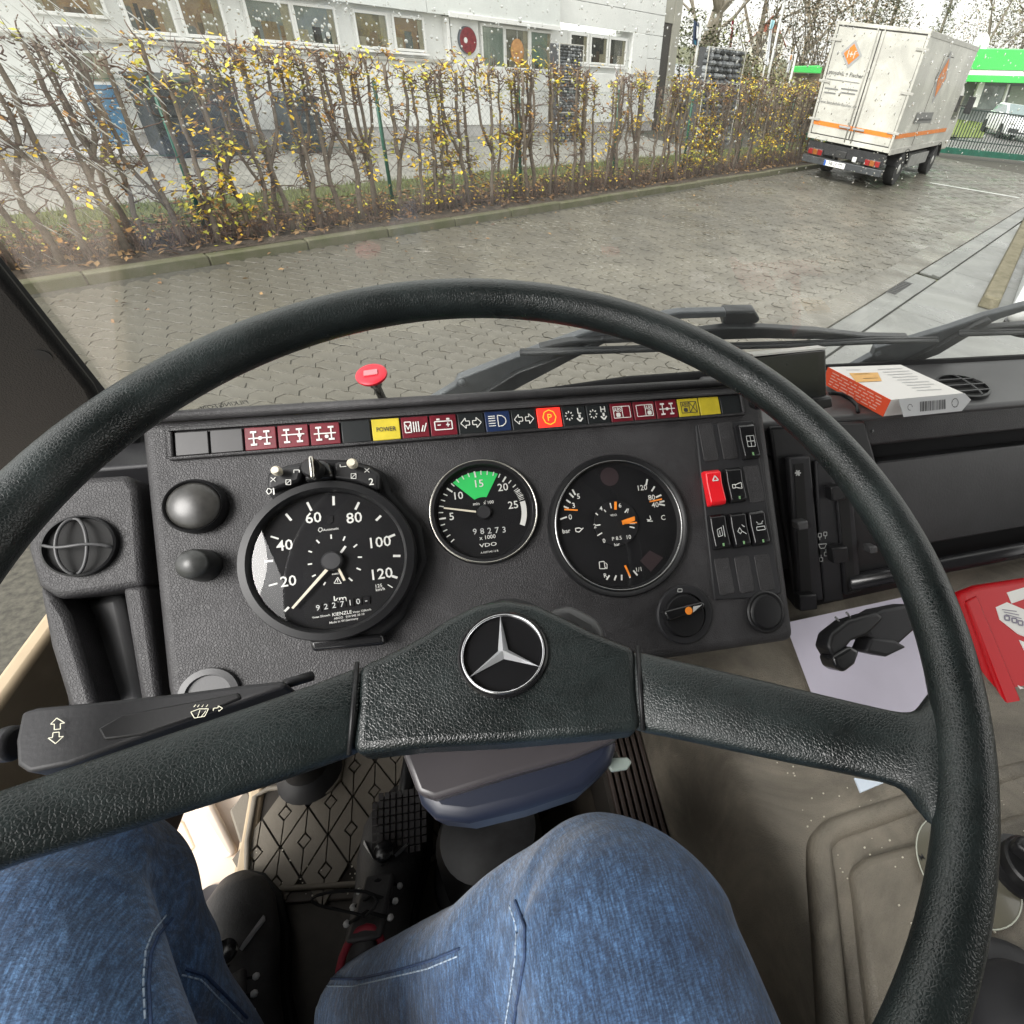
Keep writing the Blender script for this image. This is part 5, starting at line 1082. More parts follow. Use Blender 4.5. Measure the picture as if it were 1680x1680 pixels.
for k in range(2):
    mb = MB(); n_ = 14
    if k == 0: P_ = [c + r_ * .9 * (math.cos(a) * VP.e1 * .45 + math.sin(a) * VP.e2) + VP.n * (.003 + .005 * abs(math.cos(a))) - VP.e1 * r_ * .1 for a in np.linspace(-1.45, 4.6, 36)]
    else: P_ = [c + VP.e1 * r_ * .9 * t + VP.e2 * r_ * (-.02 - .16 * t + .07 * math.sin(t * 3)) + VP.n * (.004 + .006 * (1 - t * t)) for t in np.linspace(-1, 1, n_)]
    mb.tube(P_, .0013, 8); mb.build('vane_rib', M_gry, vt, smooth=True)

# passenger side: shelf top, face with glove box, grab bar, heater controls
mb = MB(); mb.prism([REL(.345, .505, -.352), REL(1.35, .505, -.352), REL(1.35, .66, -.358), REL(.345, .66, -.358)], [REL(.345, .505, -.40), REL(1.35, .505, -.40), REL(1.35, .66, -.42), REL(.345, .66, -.42)]); mb.build('shelf_top', M_gry, dash, bevel=.006, bseg=3)
mb = MB()
def pfr(x0, x1, v0, v1, o1, o0): PF.rslab(mb, x0 - .4, x1 - .4, v0, v1, o1, o0)
vt_ = lambda x, y: PF.uv(x, y)[1]
v1a, v1b = vt_(1560, 718), vt_(1560, 745); v2 = vt_(1560, 888); v3 = vt_(1600, 905); v4 = vt_(1600, 945)
pfr(.345, 1.35, v1a, -.002, .0, -.05); pfr(.345, .52, v2, v1a - .0005, .0, -.05); mb.build('upper_fascia', M_dash, dash, bevel=.004, bseg=3)
mb = MB(); pfr(.5205, 1.35, v1b, v1a, -.03, -.05); mb.build('grip_recess', M_blkmat, dash)
mb = MB(); pfr(.5205, 1.35, v2, v1b, -.004, -.05); mb.build('glove_box_lid', mat('lid_plastic', (.032, .032, .034), .42, var=.2, vscale=14, bump=.35, bscale=260, bdist=.0006), dash, bevel=.003)
mb = MB(); mb.tube([PF.at(.12, v3 - .006, .012), PF.at(.95, v3 - .006, .012)], .013, 14); mb.build('grab_bar', mat('worn_black', (.02, .02, .022), .22), dash, smooth=True)
mb = MB(); pfr(.52, 1.35, v4, v2 - .001, -.03, -.06); mb.build('tray_recess', M_blkmat, dash)
mb = MB(); pfr(.48, 1.35, v4 - .028, v4, .012, -.07); mb.build('lower_lip', M_dash, dash, bevel=.006, bseg=3)
mb = MB(); c = PF.pt(1431, 707, .0006); 
for x, y in ((1431, 707),): mb.lathe(PF.pt(x, y, .0), PF.e1, PF.e2, PF.n, [(.0022, 0), (.0022, .001), (1e-7, .0012)], 12)
mb.build('trim_screw', M_blkgloss, dash)
# heater control panel
HP = Plane(PF.at(0, 0, .006), PF.e1, PF.e2)
mb = MB(); HP.slab(mb, [(1262, 700), (1420, 690), (1500, 985), (1310, 1018)], .0, -.06); hp = mb.build('heater_panel', M_blk, dash, bevel=.004)
mb = MB(); HP.slab(mb, [(1295, 752), (1330, 748), (1352, 985), (1312, 990)], .012, 0); HP.slab(mb, [(1338, 757), (1368, 752), (1385, 985), (1352, 990)], .006, 0); HP.slab(mb, [(1372, 800), (1398, 795), (1415, 970), (1388, 978)], .010, 0)
mb.build('control_rail', M_dgry, hp, bevel=.004)
mb = MB(); HP.slab(mb, [(1303, 762), (1318, 760), (1332, 975), (1314, 980)], .0130, .0121); HP.slab(mb, [(1376, 815), (1392, 812), (1404, 965), (1390, 968)], .0112, .0101); mb.build('slider_slot', mat('vent_dark', (.004, .004, .004), .8), hp)
for px in ([(1309, 857), (1326, 854), (1328, 868), (1311, 871)], [(1366, 900), (1391, 897), (1394, 922), (1369, 926)], [(1312, 978), (1340, 975), (1342, 1000), (1314, 1004)], [(1364, 800), (1386, 797), (1388, 820), (1366, 823)], [(1428, 897), (1440, 896), (1441, 908), (1429, 909)]):
    mb = MB(); HP.slab(mb, px, .026, .01); mb.build('slider_lever', M_gry if px[0][0] in (1309, 1428) else M_blk, hp, bevel=.002)
mb = MB(); o = .0065
for x, y in ((1345, 878), (1354, 876)): HP.lines(mb, [(x - 2.5, y - 3), (x + 2.5, y - 3), (x + 2.5, y + 3), (x - 2.5, y + 3)], 1, o, True); HP.line(mb, (x, y + 3), (x, y + 8), 1, o)
HP.lines(mb, [(1343, 893), (1356, 892), (1353, 899), (1346, 900)], 1.1, o, True)
for x, y in ((1347, 918), (1355, 909)): HP.lines(mb, [(x - 2.5, y - 3), (x + 2.5, y - 3), (x + 2.5, y + 3), (x - 2.5, y + 3)], 1, o, True); HP.line(mb, (x, y - 3), (x, y - 8), 1, o)
mb.build('symbol', M_inkg, hp, recalc=False); mb = MB()
for k in range(3): HP.line(mb, (1309 - 5 * math.cos(k * 1.05), 776 - 5 * math.sin(k * 1.05)), (1309 + 5 * math.cos(k * 1.05), 776 + 5 * math.sin(k * 1.05)), 2.2, .0135 + k * 1e-4)
mb.build('fan_symbol', M_inkg, hp, recalc=False)
# demister vent in the shelf
c = TOPZ.pt(1578, 636, .001); mb = MB(); r_ = .034
mb.lathe(c, X3 * 1.35, arr((0, 1, 0)), arr((0, 0, 1)), [(r_, -.003), (r_, .004), (r_ * .9, .005), (r_ * .88, .002)], 40); mb.f.pop(); mb.mi.pop(); dv = mb.build('demister_vent', M_blk, dash, auto=40)
mb = MB(); mb.lathe(c, X3 * 1.35, arr((0, 1, 0)), arr((0, 0, 1)), [(r_ * .9, .0012), (1e-7, .0014)], 32); mb.build('vent_hole', MATS['vent_dark'], dv)
mb = MB()
for k in (-.5, 0, .5):
    w_ = math.sqrt(1 - k * k) * r_ * .88; mb.box(c + arr((0, k * r_, .0035)), (w_ * 2 * 1.35, .002, .004))
mb.tube([c + arr((.3 * r_ * math.cos(a) * .8 + .006, .9 * r_ * math.sin(a), .005)) for a in np.linspace(-1.4, 1.4, 9)], .0012, 6)
mb.build('vane_rib', M_gry, dv)
# cab shell below the windscreen
mb = MB(); mb.prism([REL(-.40, .645, -.40), REL(1.40, .645, -.40), REL(1.40, .645, -1.05), REL(-.40, .645, -1.05)], [REL(-.40, .69, -.42), REL(1.40, .69, -.42), REL(1.40, .69, -1.05), REL(-.40, .69, -1.05)])
tag(mb.build('bulkhead', M_blkmat, None), kind='structure')
mb = MB(); mb.prism([REL(-.33, .515, -.345), REL(.345, .515, -.345), REL(.345, .645, -.39), REL(-.33, .645, -.39)], [REL(-.33, .515, -.38), REL(.345, .515, -.38), REL(.345, .645, -.42), REL(-.33, .645, -.42)])
mb.build('shelf_behind_gauges', M_dgry, dash, bevel=.004)
# ---------------------------------------------------------------- steering wheel
M_lea = mat('grained_rim', (.0110, .0155, .0155), .33, var=.3, stain=(22, .8, 1.25), vscale=14, bump=.26, bscale=620, btype='VORONOI', bdist=.0007, rvar=.10, spec=.55)
sw_ = empty('steering_wheel', WC - arr((0, 0, .1)), 'large black grained two-spoke steering wheel with a star emblem in its hub', 'steering wheel')
mb = MB()
P_ = [WHL.at(WR * math.cos(a), WR * math.sin(a)) for a in np.linspace(0, 2 * math.pi, 160, endpoint=False)]
mb.tube(P_, Wr, 20, closed=True); mb.build('rim', M_lea, sw_, smooth=True)
def spoke(st):
    secs = []
    for (xu, yu, xl, yl, off, tk) in st:
        a = WHL.pt(xu, yu, off); b = WHL.pt(xl, yl, off); d = unit(b - a); L_ = np.linalg.norm(b - a); q = []
        for t, dn in ((.03, .55), (0.0, .35), (.02, .12), (.08, .0), (.3, -.1), (.5, -.13), (.7, -.1), (.92, .0), (.98, .12), (1.0, .35), (.97, .65), (.85, 1.0), (.15, 1.0)):
            q.append(a + d * L_ * t - WHL.n * tk * dn)
        secs.append(q)
    return secs
R_st = [(1026, 1058, 1036, 1196, -.0505, .018), (1052, 1064, 1060, 1198, -.0478, .020), (1120, 1080, 1122, 1210, -.042, .020), (1220, 1103, 1222, 1232, -.034, .020), (1320, 1127, 1322, 1252, -.026, .020), (1410, 1148, 1412, 1270, -.018, .019), (1470, 1163, 1470, 1283, -.012, .018), (1505, 1166, 1503, 1296, -.007, .018), (1522, 1154, 1516, 1316, -.004, .018), (1545, 1112, 1535, 1352, -.001, .016), (1575, 1085, 1572, 1385, .002, .012)]
L_st = [(606, 1082, 594, 1230, -.0505, .018), (580, 1091, 568, 1238, -.0478, .020), (510, 1118, 500, 1262, -.043, .020), (400, 1156, 390, 1300, -.035, .020), (280, 1196, 270, 1338, -.027, .020), (150, 1240, 140, 1378, -.018, .019), (40, 1277, 30, 1410, -.011, .018), (-60, 1311, -70, 1442, -.005, .018), (-130, 1320, -140, 1490, -.001, .016)]
for st in (R_st, L_st):
    mb = MB(); mb.loft(spoke(st)); mb.build('spoke', M_lea, sw_, smooth=True, sub=1)
HO = -.046
pad = [(588, 1090), (640, 1068), (690, 1042), (735, 1012), (780, 990), (830, 981), (880, 989), (925, 1010), (975, 1035), (1043, 1061), (1052, 1197), (960, 1207), (830, 1218), (700, 1224), (577, 1237)]
mb = MB(); WHL.slab(mb, pad, HO, HO - .024); mb.build('hub_pad', M_lea, sw_, bevel=.005, bseg=4)
for p, q in (((586, 1087), (573, 1239)), ((1046, 1060), (1055, 1199))):
    mb = MB(); mb.tube([WHL.pt(*p, HO - .003), WHL.pt((p[0] + q[0]) / 2, (p[1] + q[1]) / 2, HO + .0006), WHL.pt(*q, HO - .003)], .0013, 8); mb.build('pad_seam', M_blk, sw_, smooth=True)
c = WHL.pt(826, 1073, HO + .001); r_ = WHL.rpx(826, 1073, 72, HO); ang0 = 0.05
mb = MB(); mb.lathe(c, WHL.e1, WHL.e2, WHL.n, [(r_ * 1.02, -.003), (r_ * 1.02, .0012), (r_ * .98, .0022), (r_ * .93, .0018), (r_ * .91, .0)], 56); mb.f.pop(); mb.mi.pop(); em = mb.build('emblem', M_blkgloss, sw_, auto=40)
mb = MB(); mb.lathe(c, WHL.e1, WHL.e2, WHL.n, [(r_ * .92, .0003), (r_ * .5, .0006), (1e-7, .0008)], 48); mb.build('emblem_disc', M_blkgloss, em, smooth=True)
mb = MB(); mb.lathe(c, WHL.e1, WHL.e2, WHL.n, [(r_ * .95, .0015), (r_ * .93, .0034), (r_ * .90, .0034), (r_ * .885, .0012)], 56); mb.f.pop(); mb.mi.pop(); mb.f.pop(); mb.mi.pop(); mb.build('chrome_ring', M_chrome, em, smooth=True)
mb = MB(); top = c + WHL.n * .0062
for k in range(3):
    a = math.pi / 2 + ang0 + k * 2.0944
    tip = c + r_ * .90 * (math.cos(a) * WHL.e1 + math.sin(a) * WHL.e2) + WHL.n * .0025
    for s in (-1, 1):
        b_ = a + s * 1.0472; q = c + r_ * .135 * (math.cos(b_) * WHL.e1 + math.sin(b_) * WHL.e2) + WHL.n * .0012
        mb.poly([top, tip, q] if s > 0 else [top, q, tip])
mb.build('star', mat('star_silver', (.62, .63, .65), .32, metal=.55), em, recalc=True)
# ---------------------------------------------------------------- steering column
sc_ = empty('steering_column', WC - WHL.n * .75, 'black steering column with grey plastic cowl and a long control stalk', 'steering column')
mb = MB(); mb.tube([WC - WHL.n * t for t in (.055, .10)], .028, 20); mb.build('hub_neck', M_blk, sc_, smooth=True)
T0 = -.115
ct = [(648, 1205), (760, 1180), (900, 1170), (1022, 1196), (1014, 1212), (940, 1244), (840, 1272), (712, 1312), (684, 1302)]
mb = MB(); WHL.slab(mb, ct, T0, T0 - .03); mb.build('cowl_top', mat('cowl_plastic', (.05, .045, .049), .33, var=.1, vscale=12), sc_, bevel=.009, bseg=4)
mb = MB(); WHL.slab(mb, [(664, 1236), (900, 1200), (1018, 1208), (1004, 1252), (955, 1296), (860, 1328), (768, 1350), (712, 1344), (688, 1318)], T0 - .012, T0 - .085); mb.build('cowl_bottom', mat('cowl_navy', (.012, .016, .032), .4), sc_, bevel=.008, bseg=3)
mb = MB(); WHL.slab(mb, [(890, 1000), (935, 985), (985, 1012), (1000, 1050), (960, 1060)], -.085, -.15); mb.build('cowl_back', M_gry, sc_, bevel=.008, bseg=3)
mb = MB(); mb.tube([WC - WHL.n * t for t in (.19, .45, .60, .66, .78)], [.032, .032, .045, .052, .060], 24); mb.build('column_tube', mat('rubber_boot', (.018, .018, .019), .55, var=.4, vscale=25), sc_, smooth=True)
cbp = FLOOR.pt(812, 1425, .0); mb = MB(); mb.lathe(cbp, X3, arr((0, 1, 0)), Z3, [(.088, .0), (.084, .012), (.072, .018), (.070, .13), (.062, .15), (.03, .16)], 32); mb.build('column_boot', mat('boot_worn', (.014, .014, .015), .45, var=.6, vscale=30), sc_, auto=40)
ST = -.060
stk = [(34, 1168), (60, 1160), (150, 1152), (300, 1136), (400, 1123), (464, 1116), (470, 1126), (400, 1150), (300, 1185), (200, 1222), (110, 1255), (45, 1268), (26, 1255), (24, 1215)]
mb = MB(); WHL.slab(mb, stk, ST, ST - .022); sk = mb.build('control_stalk', M_dgry, sc_, bevel=.006, bseg=4)
mb = MB(); a = WHL.pt(30, 1218, ST - .011); b = WHL.pt(2, 1222, ST - .011); mb.tube([a, b], .0085, 20); mb.build('stalk_button', M_dgry, sk, bevel=.002)
mb = MB(); WHL.slab(mb, [(160, 1195), (200, 1172), (330, 1148), (390, 1136), (395, 1146), (330, 1172), (230, 1206), (170, 1214)], ST + .0012, ST - .001); mb.build('finger_rest', M_blk, sk, bevel=.001)
mb = MB(); a = WHL.pt(468, 1122, ST - .011); b = WHL.pt(512, 1109, ST - .02); mb.tube([a, b], .0028, 10); mb.build('stalk_root', M_dgry, sk, smooth=True)
mb = MB(); o = ST + .0016
WHL.lines(mb, [(93, 1178), (83, 1188), (89, 1188), (89, 1197), (99, 1196), (99, 1187), (106, 1186)], 1.5, o, True)
WHL.lines(mb, [(91, 1220), (79, 1211), (86, 1210), (87, 1202), (97, 1201), (97, 1209), (104, 1208)], 1.5, o, True)
WHL.lines(mb, [(313, 1168), (327, 1163), (342, 1163), (336, 1175), (319, 1178)], 1.4, o, True); WHL.line(mb, (324, 1177), (328, 1165), 1.2, o); WHL.line(mb, (330, 1176), (338, 1166), 1.2, o)
for x in (318, 324, 331, 338): WHL.line(mb, (x, 1160), (x + 3, 1156), 1.2, o)
WHL.lines(mb, [(350, 1166), (350, 1162), (358, 1161), (358, 1158), (365, 1162), (359, 1167), (359, 1165)], 1.2, o)
mb.build('stalk_symbols', mat('pale_print', (.80, .78, .62), .6), sk, recalc=False)
# ignition key on the column
ky = empty('ignition_key', WHL.pt(1018, 1262, -.16), 'ignition key with grey head in the steering column lock', 'key')
mb = MB(); k0 = WHL.pt(1008, 1236, -.15); k1 = WHL.pt(1016, 1252, -.15); mb.tube([k0, k1], .0022, 6); mb.build('blade', M_dchrome, ky)
mb = MB(); WHL.slab(mb, [(1000, 1244), (1030, 1242), (1037, 1250), (1030, 1262), (1004, 1266), (997, 1256)], -.146, -.151); mb.build('head', mat('key_grey', (.22, .26, .24), .4), ky, bevel=.001)
# ---------------------------------------------------------------- windscreen, pillar, wipers
WSX0, WSX1 = -.345, 1.38
ws = empty('windscreen', REL(.5, .645, -.36), 'flat laminated lorry windscreen sprinkled with rain drops', 'windscreen')
mb = MB(); WSH.rslab(mb, WSX0, WSX1, -.045, .95, -.004, -.0075); mb.build('pane', glass_mat('windscreen_glass', .045, (.975, .985, .975), 0.0, .075), ws)
mb = MB()
mb.tube([WSH.at(x, v, -.004) for x, v in ((WSX0, -.042), (-.1, -.036), (.12, -.024), (.24, -.010), (.36, -.007), (WSX1, -.007))], .009, 10); mb.build('lower_seal', M_blkmat, ws, smooth=True)
mb = MB(); WSH.rslab(mb, WSX0 - .012, WSX0 + .004, .0, .95, .010, -.012); mb.build('side_seal', M_blkmat, ws, bevel=.003)
mb = MB(); o = -.0038
WSH.text(mb, 'PILKINGTON', 368, 664, 6, o, .12, mirror=True); WSH.text(mb, 'LAMINATED', 366, 672, 4, o, .12, mirror=True); WSH.text(mb, 'E1  AS', 395, 674, 5, o, .12, mirror=True)
mb.build('maker_stamp', mat('frit', (.12, .12, .11), .6), ws, recalc=False)
mb = MB(); rr = random.Random(3)
def drop(p, r, el=1.0, hgt=.45):
    e1, e2, n_ = WSH.e1, WSH.e2, -WSH.n; vs = [p + n_ * r * hgt]; K = 7
    for rg, hh in ((.62, .75), (1.0, 0.0)):
        for k in range(K):
            a = 2 * math.pi * k / K; vs.append(p + r * rg * (math.cos(a) * e1 + math.sin(a) * el * e2) + n_ * r * hgt * hh)
    fs = [(0, 1 + k, 1 + (k + 1) % K) for k in range(K)] + [(1 + k, 1 + K + k, 1 + K + (k + 1) % K, 1 + (k + 1) % K) for k in range(K)]
    mb.add(vs, fs)
cnt = 0
while cnt < 2700:
    x, y = rr.uniform(-60, 1740), rr.uniform(-60, 330)
    wgt = 1.0 if y < 180 else max(0, 1 - (y - 180) / 130) * .6
    if x > 1300: wgt = 1.0 if y < 300 else .35
    if 560 < x < 1000: wgt *= .8
    if x < 260: wgt = max(wgt, .7)
    if rr.random() > wgt: continue
    p = WSH.pt(x, y, -.0075); u, v = WSH.uv(x, y, -.0075)
    if u < WSX0 + .01 or v < .02: continue
    drop(p, abs(rr.gauss(0, 1)) * .00036 + .00036, rr.uniform(.9, 1.5)); cnt += 1
for _ in range(150):                                  # water streaks on the left side of the glass
    x, y = rr.uniform(-40, 270) , rr.uniform(-40, 430)
    if x + y * .45 > 330: continue
    p = WSH.pt(x, y, -.0075); u, v = WSH.uv(x, y, -.0075)
    if u < WSX0 + .02 or v < .03: continue
    a_ = math.radians(-50 + rr.uniform(-9, 9)); dd_ = WSH.e1 * math.cos(a_) + WSH.e2 * math.sin(a_); L_ = rr.uniform(.006, .020); w_ = rr.uniform(.0003, .0008); sd_ = np.cross(dd_, WSH.n); n_ = -WSH.n; vs = []
    for k in range(6):
        f = k / 5; ww = w_ * math.sin(math.pi * (.08 + .84 * f)); c_ = p + dd_ * L_ * f; vs += [c_ - sd_ * ww, c_ + n_ * ww * .5, c_ + sd_ * ww]
    mb.add(vs, [(k * 3 + j, k * 3 + j + 1, k * 3 + j + 4, k * 3 + j + 3) for k in range(5) for j in (0, 1)])
m_drop = bpy.data.materials.new('rain_water'); m_drop.use_nodes = True
b_ = m_drop.node_tree.nodes['Principled BSDF']; b_.inputs['Transmission Weight'].default_value = 1.0; b_.inputs['Roughness'].default_value = .02; b_.inputs['IOR'].default_value = 1.33
tag(mb.build('rain_drops', m_drop, ws, smooth=True, recalc=False), kind='stuff')
# left pillar
mb = MB(); PI_ = Plane(WSH.at(0, 0, .012), WSH.e1, WSH.e2)
WSH.slab(mb, [(-330, 60), (-14, 432), (152, 640), (216, 770), (200, 792), (60, 800), (-330, 900)], .012, -.002)
pil = mb.build('door_pillar', mat('pillar_plastic', (.010, .010, .010), .55, bump=.35, bscale=420, btype='VORONOI', bdist=.0005, spec=.25), None, bevel=.008, bseg=3); tag(pil, 'black grained windscreen pillar with a dark screw hole beside the left edge of the glass', 'pillar')
mb = MB(); mb.lathe(WSH.pt(71, 583, .0122), WSH.e1, WSH.e2, WSH.n, [(.0062, 0), (.0062, .0004), (1e-7, .0005)], 16); mb.build('screw_hole', MATS['vent_dark'], pil)
mb = MB(); WSH.slab(mb, [(168, 742), (218, 690), (232, 712), (222, 760), (186, 774)], .05, .0); mb.build('pillar_foot', M_dgry, pil, bevel=.004)
# wipers (outside the glass)
OW = -.030
M_wip = mat('wiper_black', (.03, .032, .035), .42, var=.25, vscale=40)
M_warm = mat('wiper_arm_grey', (.10, .108, .118), .40, var=.15, vscale=30)
def wiper(label, arm, dark, blade, bow, bracket, pivot):
    root = empty('windscreen_wiper', WSH.pt(*pivot, OW) - arr((0, 0, .02)), label, 'wiper', 'windscreen wipers')
    mb = MB(); WSH.slab(mb, arm, OW - .004, OW - .016); mb.build('arm', M_warm, root, bevel=.002)
    mb = MB(); WSH.slab(mb, dark, OW + .004, OW - .014); mb.build('arm_flange', M_wip, root, bevel=.0015)
    mb = MB(); mb.tube([WSH.pt(x, y, OW + .012) for x, y in blade], .0036, 8); mb.build('blade', M_wip, root, smooth=True)
    mb = MB(); mb.tube([WSH.pt(x, y - 5, OW + .006) for x, y in blade], .0028, 8); mb.build('blade_rail', M_wip, root, smooth=True)
    for q in bow:
        mb = MB(); WSH.slab(mb, q, OW + .004, OW - .008); mb.build('bow', M_wip, root, bevel=.002)
    if bracket:
        mb = MB(); WSH.slab(mb, bracket, OW - .004, OW - .022); bk = mb.build('bracket', M_wip, root, bevel=.003)
    mb = MB(); mb.lathe(WSH.pt(*pivot, OW - .004), WSH.e1, WSH.e2, WSH.n, [(.0055, 0), (.005, .003), (.003, .0045), (1e-7, .005)], 16); mb.build('pivot_bolt', M_warm, root, auto=50)
    return root
wiper('wiper reaching from behind the gauges to the middle of the windscreen', [(690, 668), (746, 634), (752, 622), (830, 592), (965, 545), (1010, 532), (1115, 513), (1192, 511), (1192, 521), (1118, 524), (1000, 552), (930, 582), (850, 612), (795, 655)], [(785, 652), (850, 612), (930, 583), (990, 556), (1000, 560), (936, 592), (860, 632), (815, 655)], [(853, 580), (1000, 576), (1150, 571), (1300, 567), (1440, 561), (1538, 560)],
      [[(885, 571), (935, 561), (1060, 552), (1150, 543), (1192, 538), (1255, 538), (1340, 543), (1420, 552), (1492, 553), (1492, 557), (1400, 558), (1300, 557), (1250, 556), (1190, 558), (1100, 560), (940, 567), (890, 575)]], [(1190, 512), (1240, 511), (1248, 524), (1243, 531), (1225, 533), (1222, 548), (1192, 548), (1187, 530)], (758, 627))
wiper('right wiper whose arm rises towards the white lamp at the right edge', [(1385, 610), (1432, 584), (1437, 572), (1500, 556), (1560, 538), (1618, 518), (1690, 499), (1690, 508), (1640, 524), (1570, 556), (1530, 578), (1480, 600)], [(1475, 600), (1545, 566), (1600, 535), (1625, 524), (1628, 530), (1580, 558), (1540, 582), (1495, 598)], [(1574, 549), (1640, 547), (1720, 545), (1860, 545)],
      [[(1580, 545), (1640, 536), (1700, 531), (1800, 530), (1800, 538), (1640, 544)]], None, (1440, 580))
# white lamp housing on the right outside
lp = empty('side_lamp', WSH.pt(1665, 535, -.12), 'white round lamp housing on a dark base outside, at the right edge', 'lamp')
c = WSH.pt(1684, 520, -.12); mb = MB(); mb.ball(c, .036, 20, 10, sc=(1.0, .8, .55)); mb.build('cover', mat('white_paint', (.78, .78, .76), .3, coat=.4), lp, smooth=True)
mb = MB(); mb.lathe(c - arr((0, 0, .016)), X3, arr((0, .8, 0)), arr((0, 0, 1)), [(.030, -.016), (.037, -.004), (.037, .004)], 28); mb.build('base', M_blk, lp, auto=40)
# ================================================================ cab floor, door side, tunnel
M_rub = mat('floor_rubber', (.055, .045, .034), .6, var=.35, vscale=8, bump=.4, bscale=140, bdist=.002)
mb = MB(); mb.prism([REL(-.355, -.75, FLZ), REL(1.35, -.75, FLZ), REL(1.35, .66, FLZ), REL(-.355, .66, FLZ)], [REL(-.355, -.75, FLZ - .05), REL(1.35, -.75, FLZ - .05), REL(1.35, .66, FLZ - .05), REL(-.355, .66, FLZ - .05)])
tag(mb.build('cab_floor', M_rub, None), kind='structure')
mb = MB(); mb.prism([REL(-.36, .57, FLZ), REL(.25, .57, FLZ), REL(.25, .66, FLZ + .28), REL(-.36, .66, FLZ + .28)], [REL(-.36, .57, FLZ - .01), REL(.25, .57, FLZ - .01), REL(.25, .66, FLZ - .01), REL(-.36, .66, FLZ - .01)]); tag(mb.build('toe_board', M_rub, None), kind='structure')
# cream door sill and step
M_cr = mat('cream_paint', (.60, .50, .41), .4, var=.14, vscale=7, col2=None, coat=.15, bump=.1, bscale=30)
M_crd = mat('cream_dark', (.42, .33, .22), .55, var=.25, vscale=6)  # darker, browner cream, mottled at random
sill = empty('door_sill', REL(-.5, .3, FLZ - .06), 'cream painted metal door sill with black rubber plugs beside the mat', 'door sill')
SI = Plane(REL(0, 0, FLZ - .02), X3, (0, 1, 0))
mb = MB(); mb.prism([REL(-1.1, -.5, FLZ - .02), REL(-.375, -.5, FLZ - .02), REL(-.375, .75, FLZ - .02), REL(-1.1, .75, FLZ - .02)], [REL(-1.1, -.5, FLZ - .06), REL(-.375, -.5, FLZ - .06), REL(-.375, .75, FLZ - .06), REL(-1.1, .75, FLZ - .06)]); mb.build('tread', M_cr, sill, bevel=.006)
mb = MB(); mb.prism([SI.pt(292, 1290, .03), SI.pt(330, 1275, .03), SI.pt(392, 1398, .03), SI.pt(368, 1412, .03)], [SI.pt(292, 1290, .0), SI.pt(330, 1275, .0), SI.pt(392, 1398, .0), SI.pt(368, 1412, .0)]); mb.build('raised_strip', M_cr, sill, bevel=.008, bseg=3)
mb = MB(); mb.prism([REL(-.374, -.5, FLZ + .006), REL(-.352, -.5, FLZ + .006), REL(-.352, .66, FLZ + .012), REL(-.374, .66, FLZ + .012)], [REL(-.374, -.5, FLZ - .05), REL(-.352, -.5, FLZ - .05), REL(-.352, .66, FLZ - .05), REL(-.374, .66, FLZ - .05)]); mb.build('inner_flange', M_crd, sill, bevel=.006)
for x, y, r_ in ((345, 1475, 22), (370, 1492, 18), (232, 1380, 26)):
    mb = MB(); mb.lathe(SI.pt(x, y, .0), X3, arr((0, 1, 0)), Z3, [(SI.rpx(x, y, r_), 0), (SI.rpx(x, y, r_) * .95, .004), (SI.rpx(x, y, r_) * .7, .003), (1e-7, .003)], 24); mb.build('rubber_plug', mat('plug_rubber', (.02, .016, .017), .5), sill, auto=40)
mb = MB(); SI.lines(mb, [(262, 1400), (300, 1410), (318, 1390), (300, 1350), (272, 1330)], 2.0, .0012); mb.build('pressed_groove', M_crd, sill, recalc=False)
# left door, standing behind the pod
door = empty('cab_door', REL(-.46, .2, FLZ), 'cream cab door with its dark lower trim at the left edge', 'door')
mb = MB(); mb.prism([REL(-.40, .60, -.52), REL(-.52, -.4, -.52), REL(-.54, -.4, -.52), REL(-.42, .60, -.52)], [REL(-.40, .60, -.80), REL(-.52, -.4, -.80), REL(-.54, -.4, -.80), REL(-.42, .60, -.80)]); mb.build('skin', M_crd, door, bevel=.006)
mb = MB(); mb.prism([REL(-.385, .58, -.62), REL(-.505, -.4, -.62), REL(-.518, -.4, -.62), REL(-.398, .58, -.62)], [REL(-.385, .58, -.665), REL(-.505, -.4, -.665), REL(-.518, -.4, -.665), REL(-.398, .58, -.665)]); mb.build('pressed_rail', M_cr, door, bevel=.01, bseg=3)
mb = MB(); mb.prism([REL(-.38, .55, -.72), REL(-.50, -.4, -.72), REL(-.53, -.4, -.72), REL(-.41, .55, -.72)], [REL(-.38, .55, -.84), REL(-.50, -.4, -.84), REL(-.53, -.4, -.84), REL(-.41, .55, -.84)]); mb.build('lower_trim', mat('maroon_trim', (.035, .018, .020), .6), door, bevel=.008)
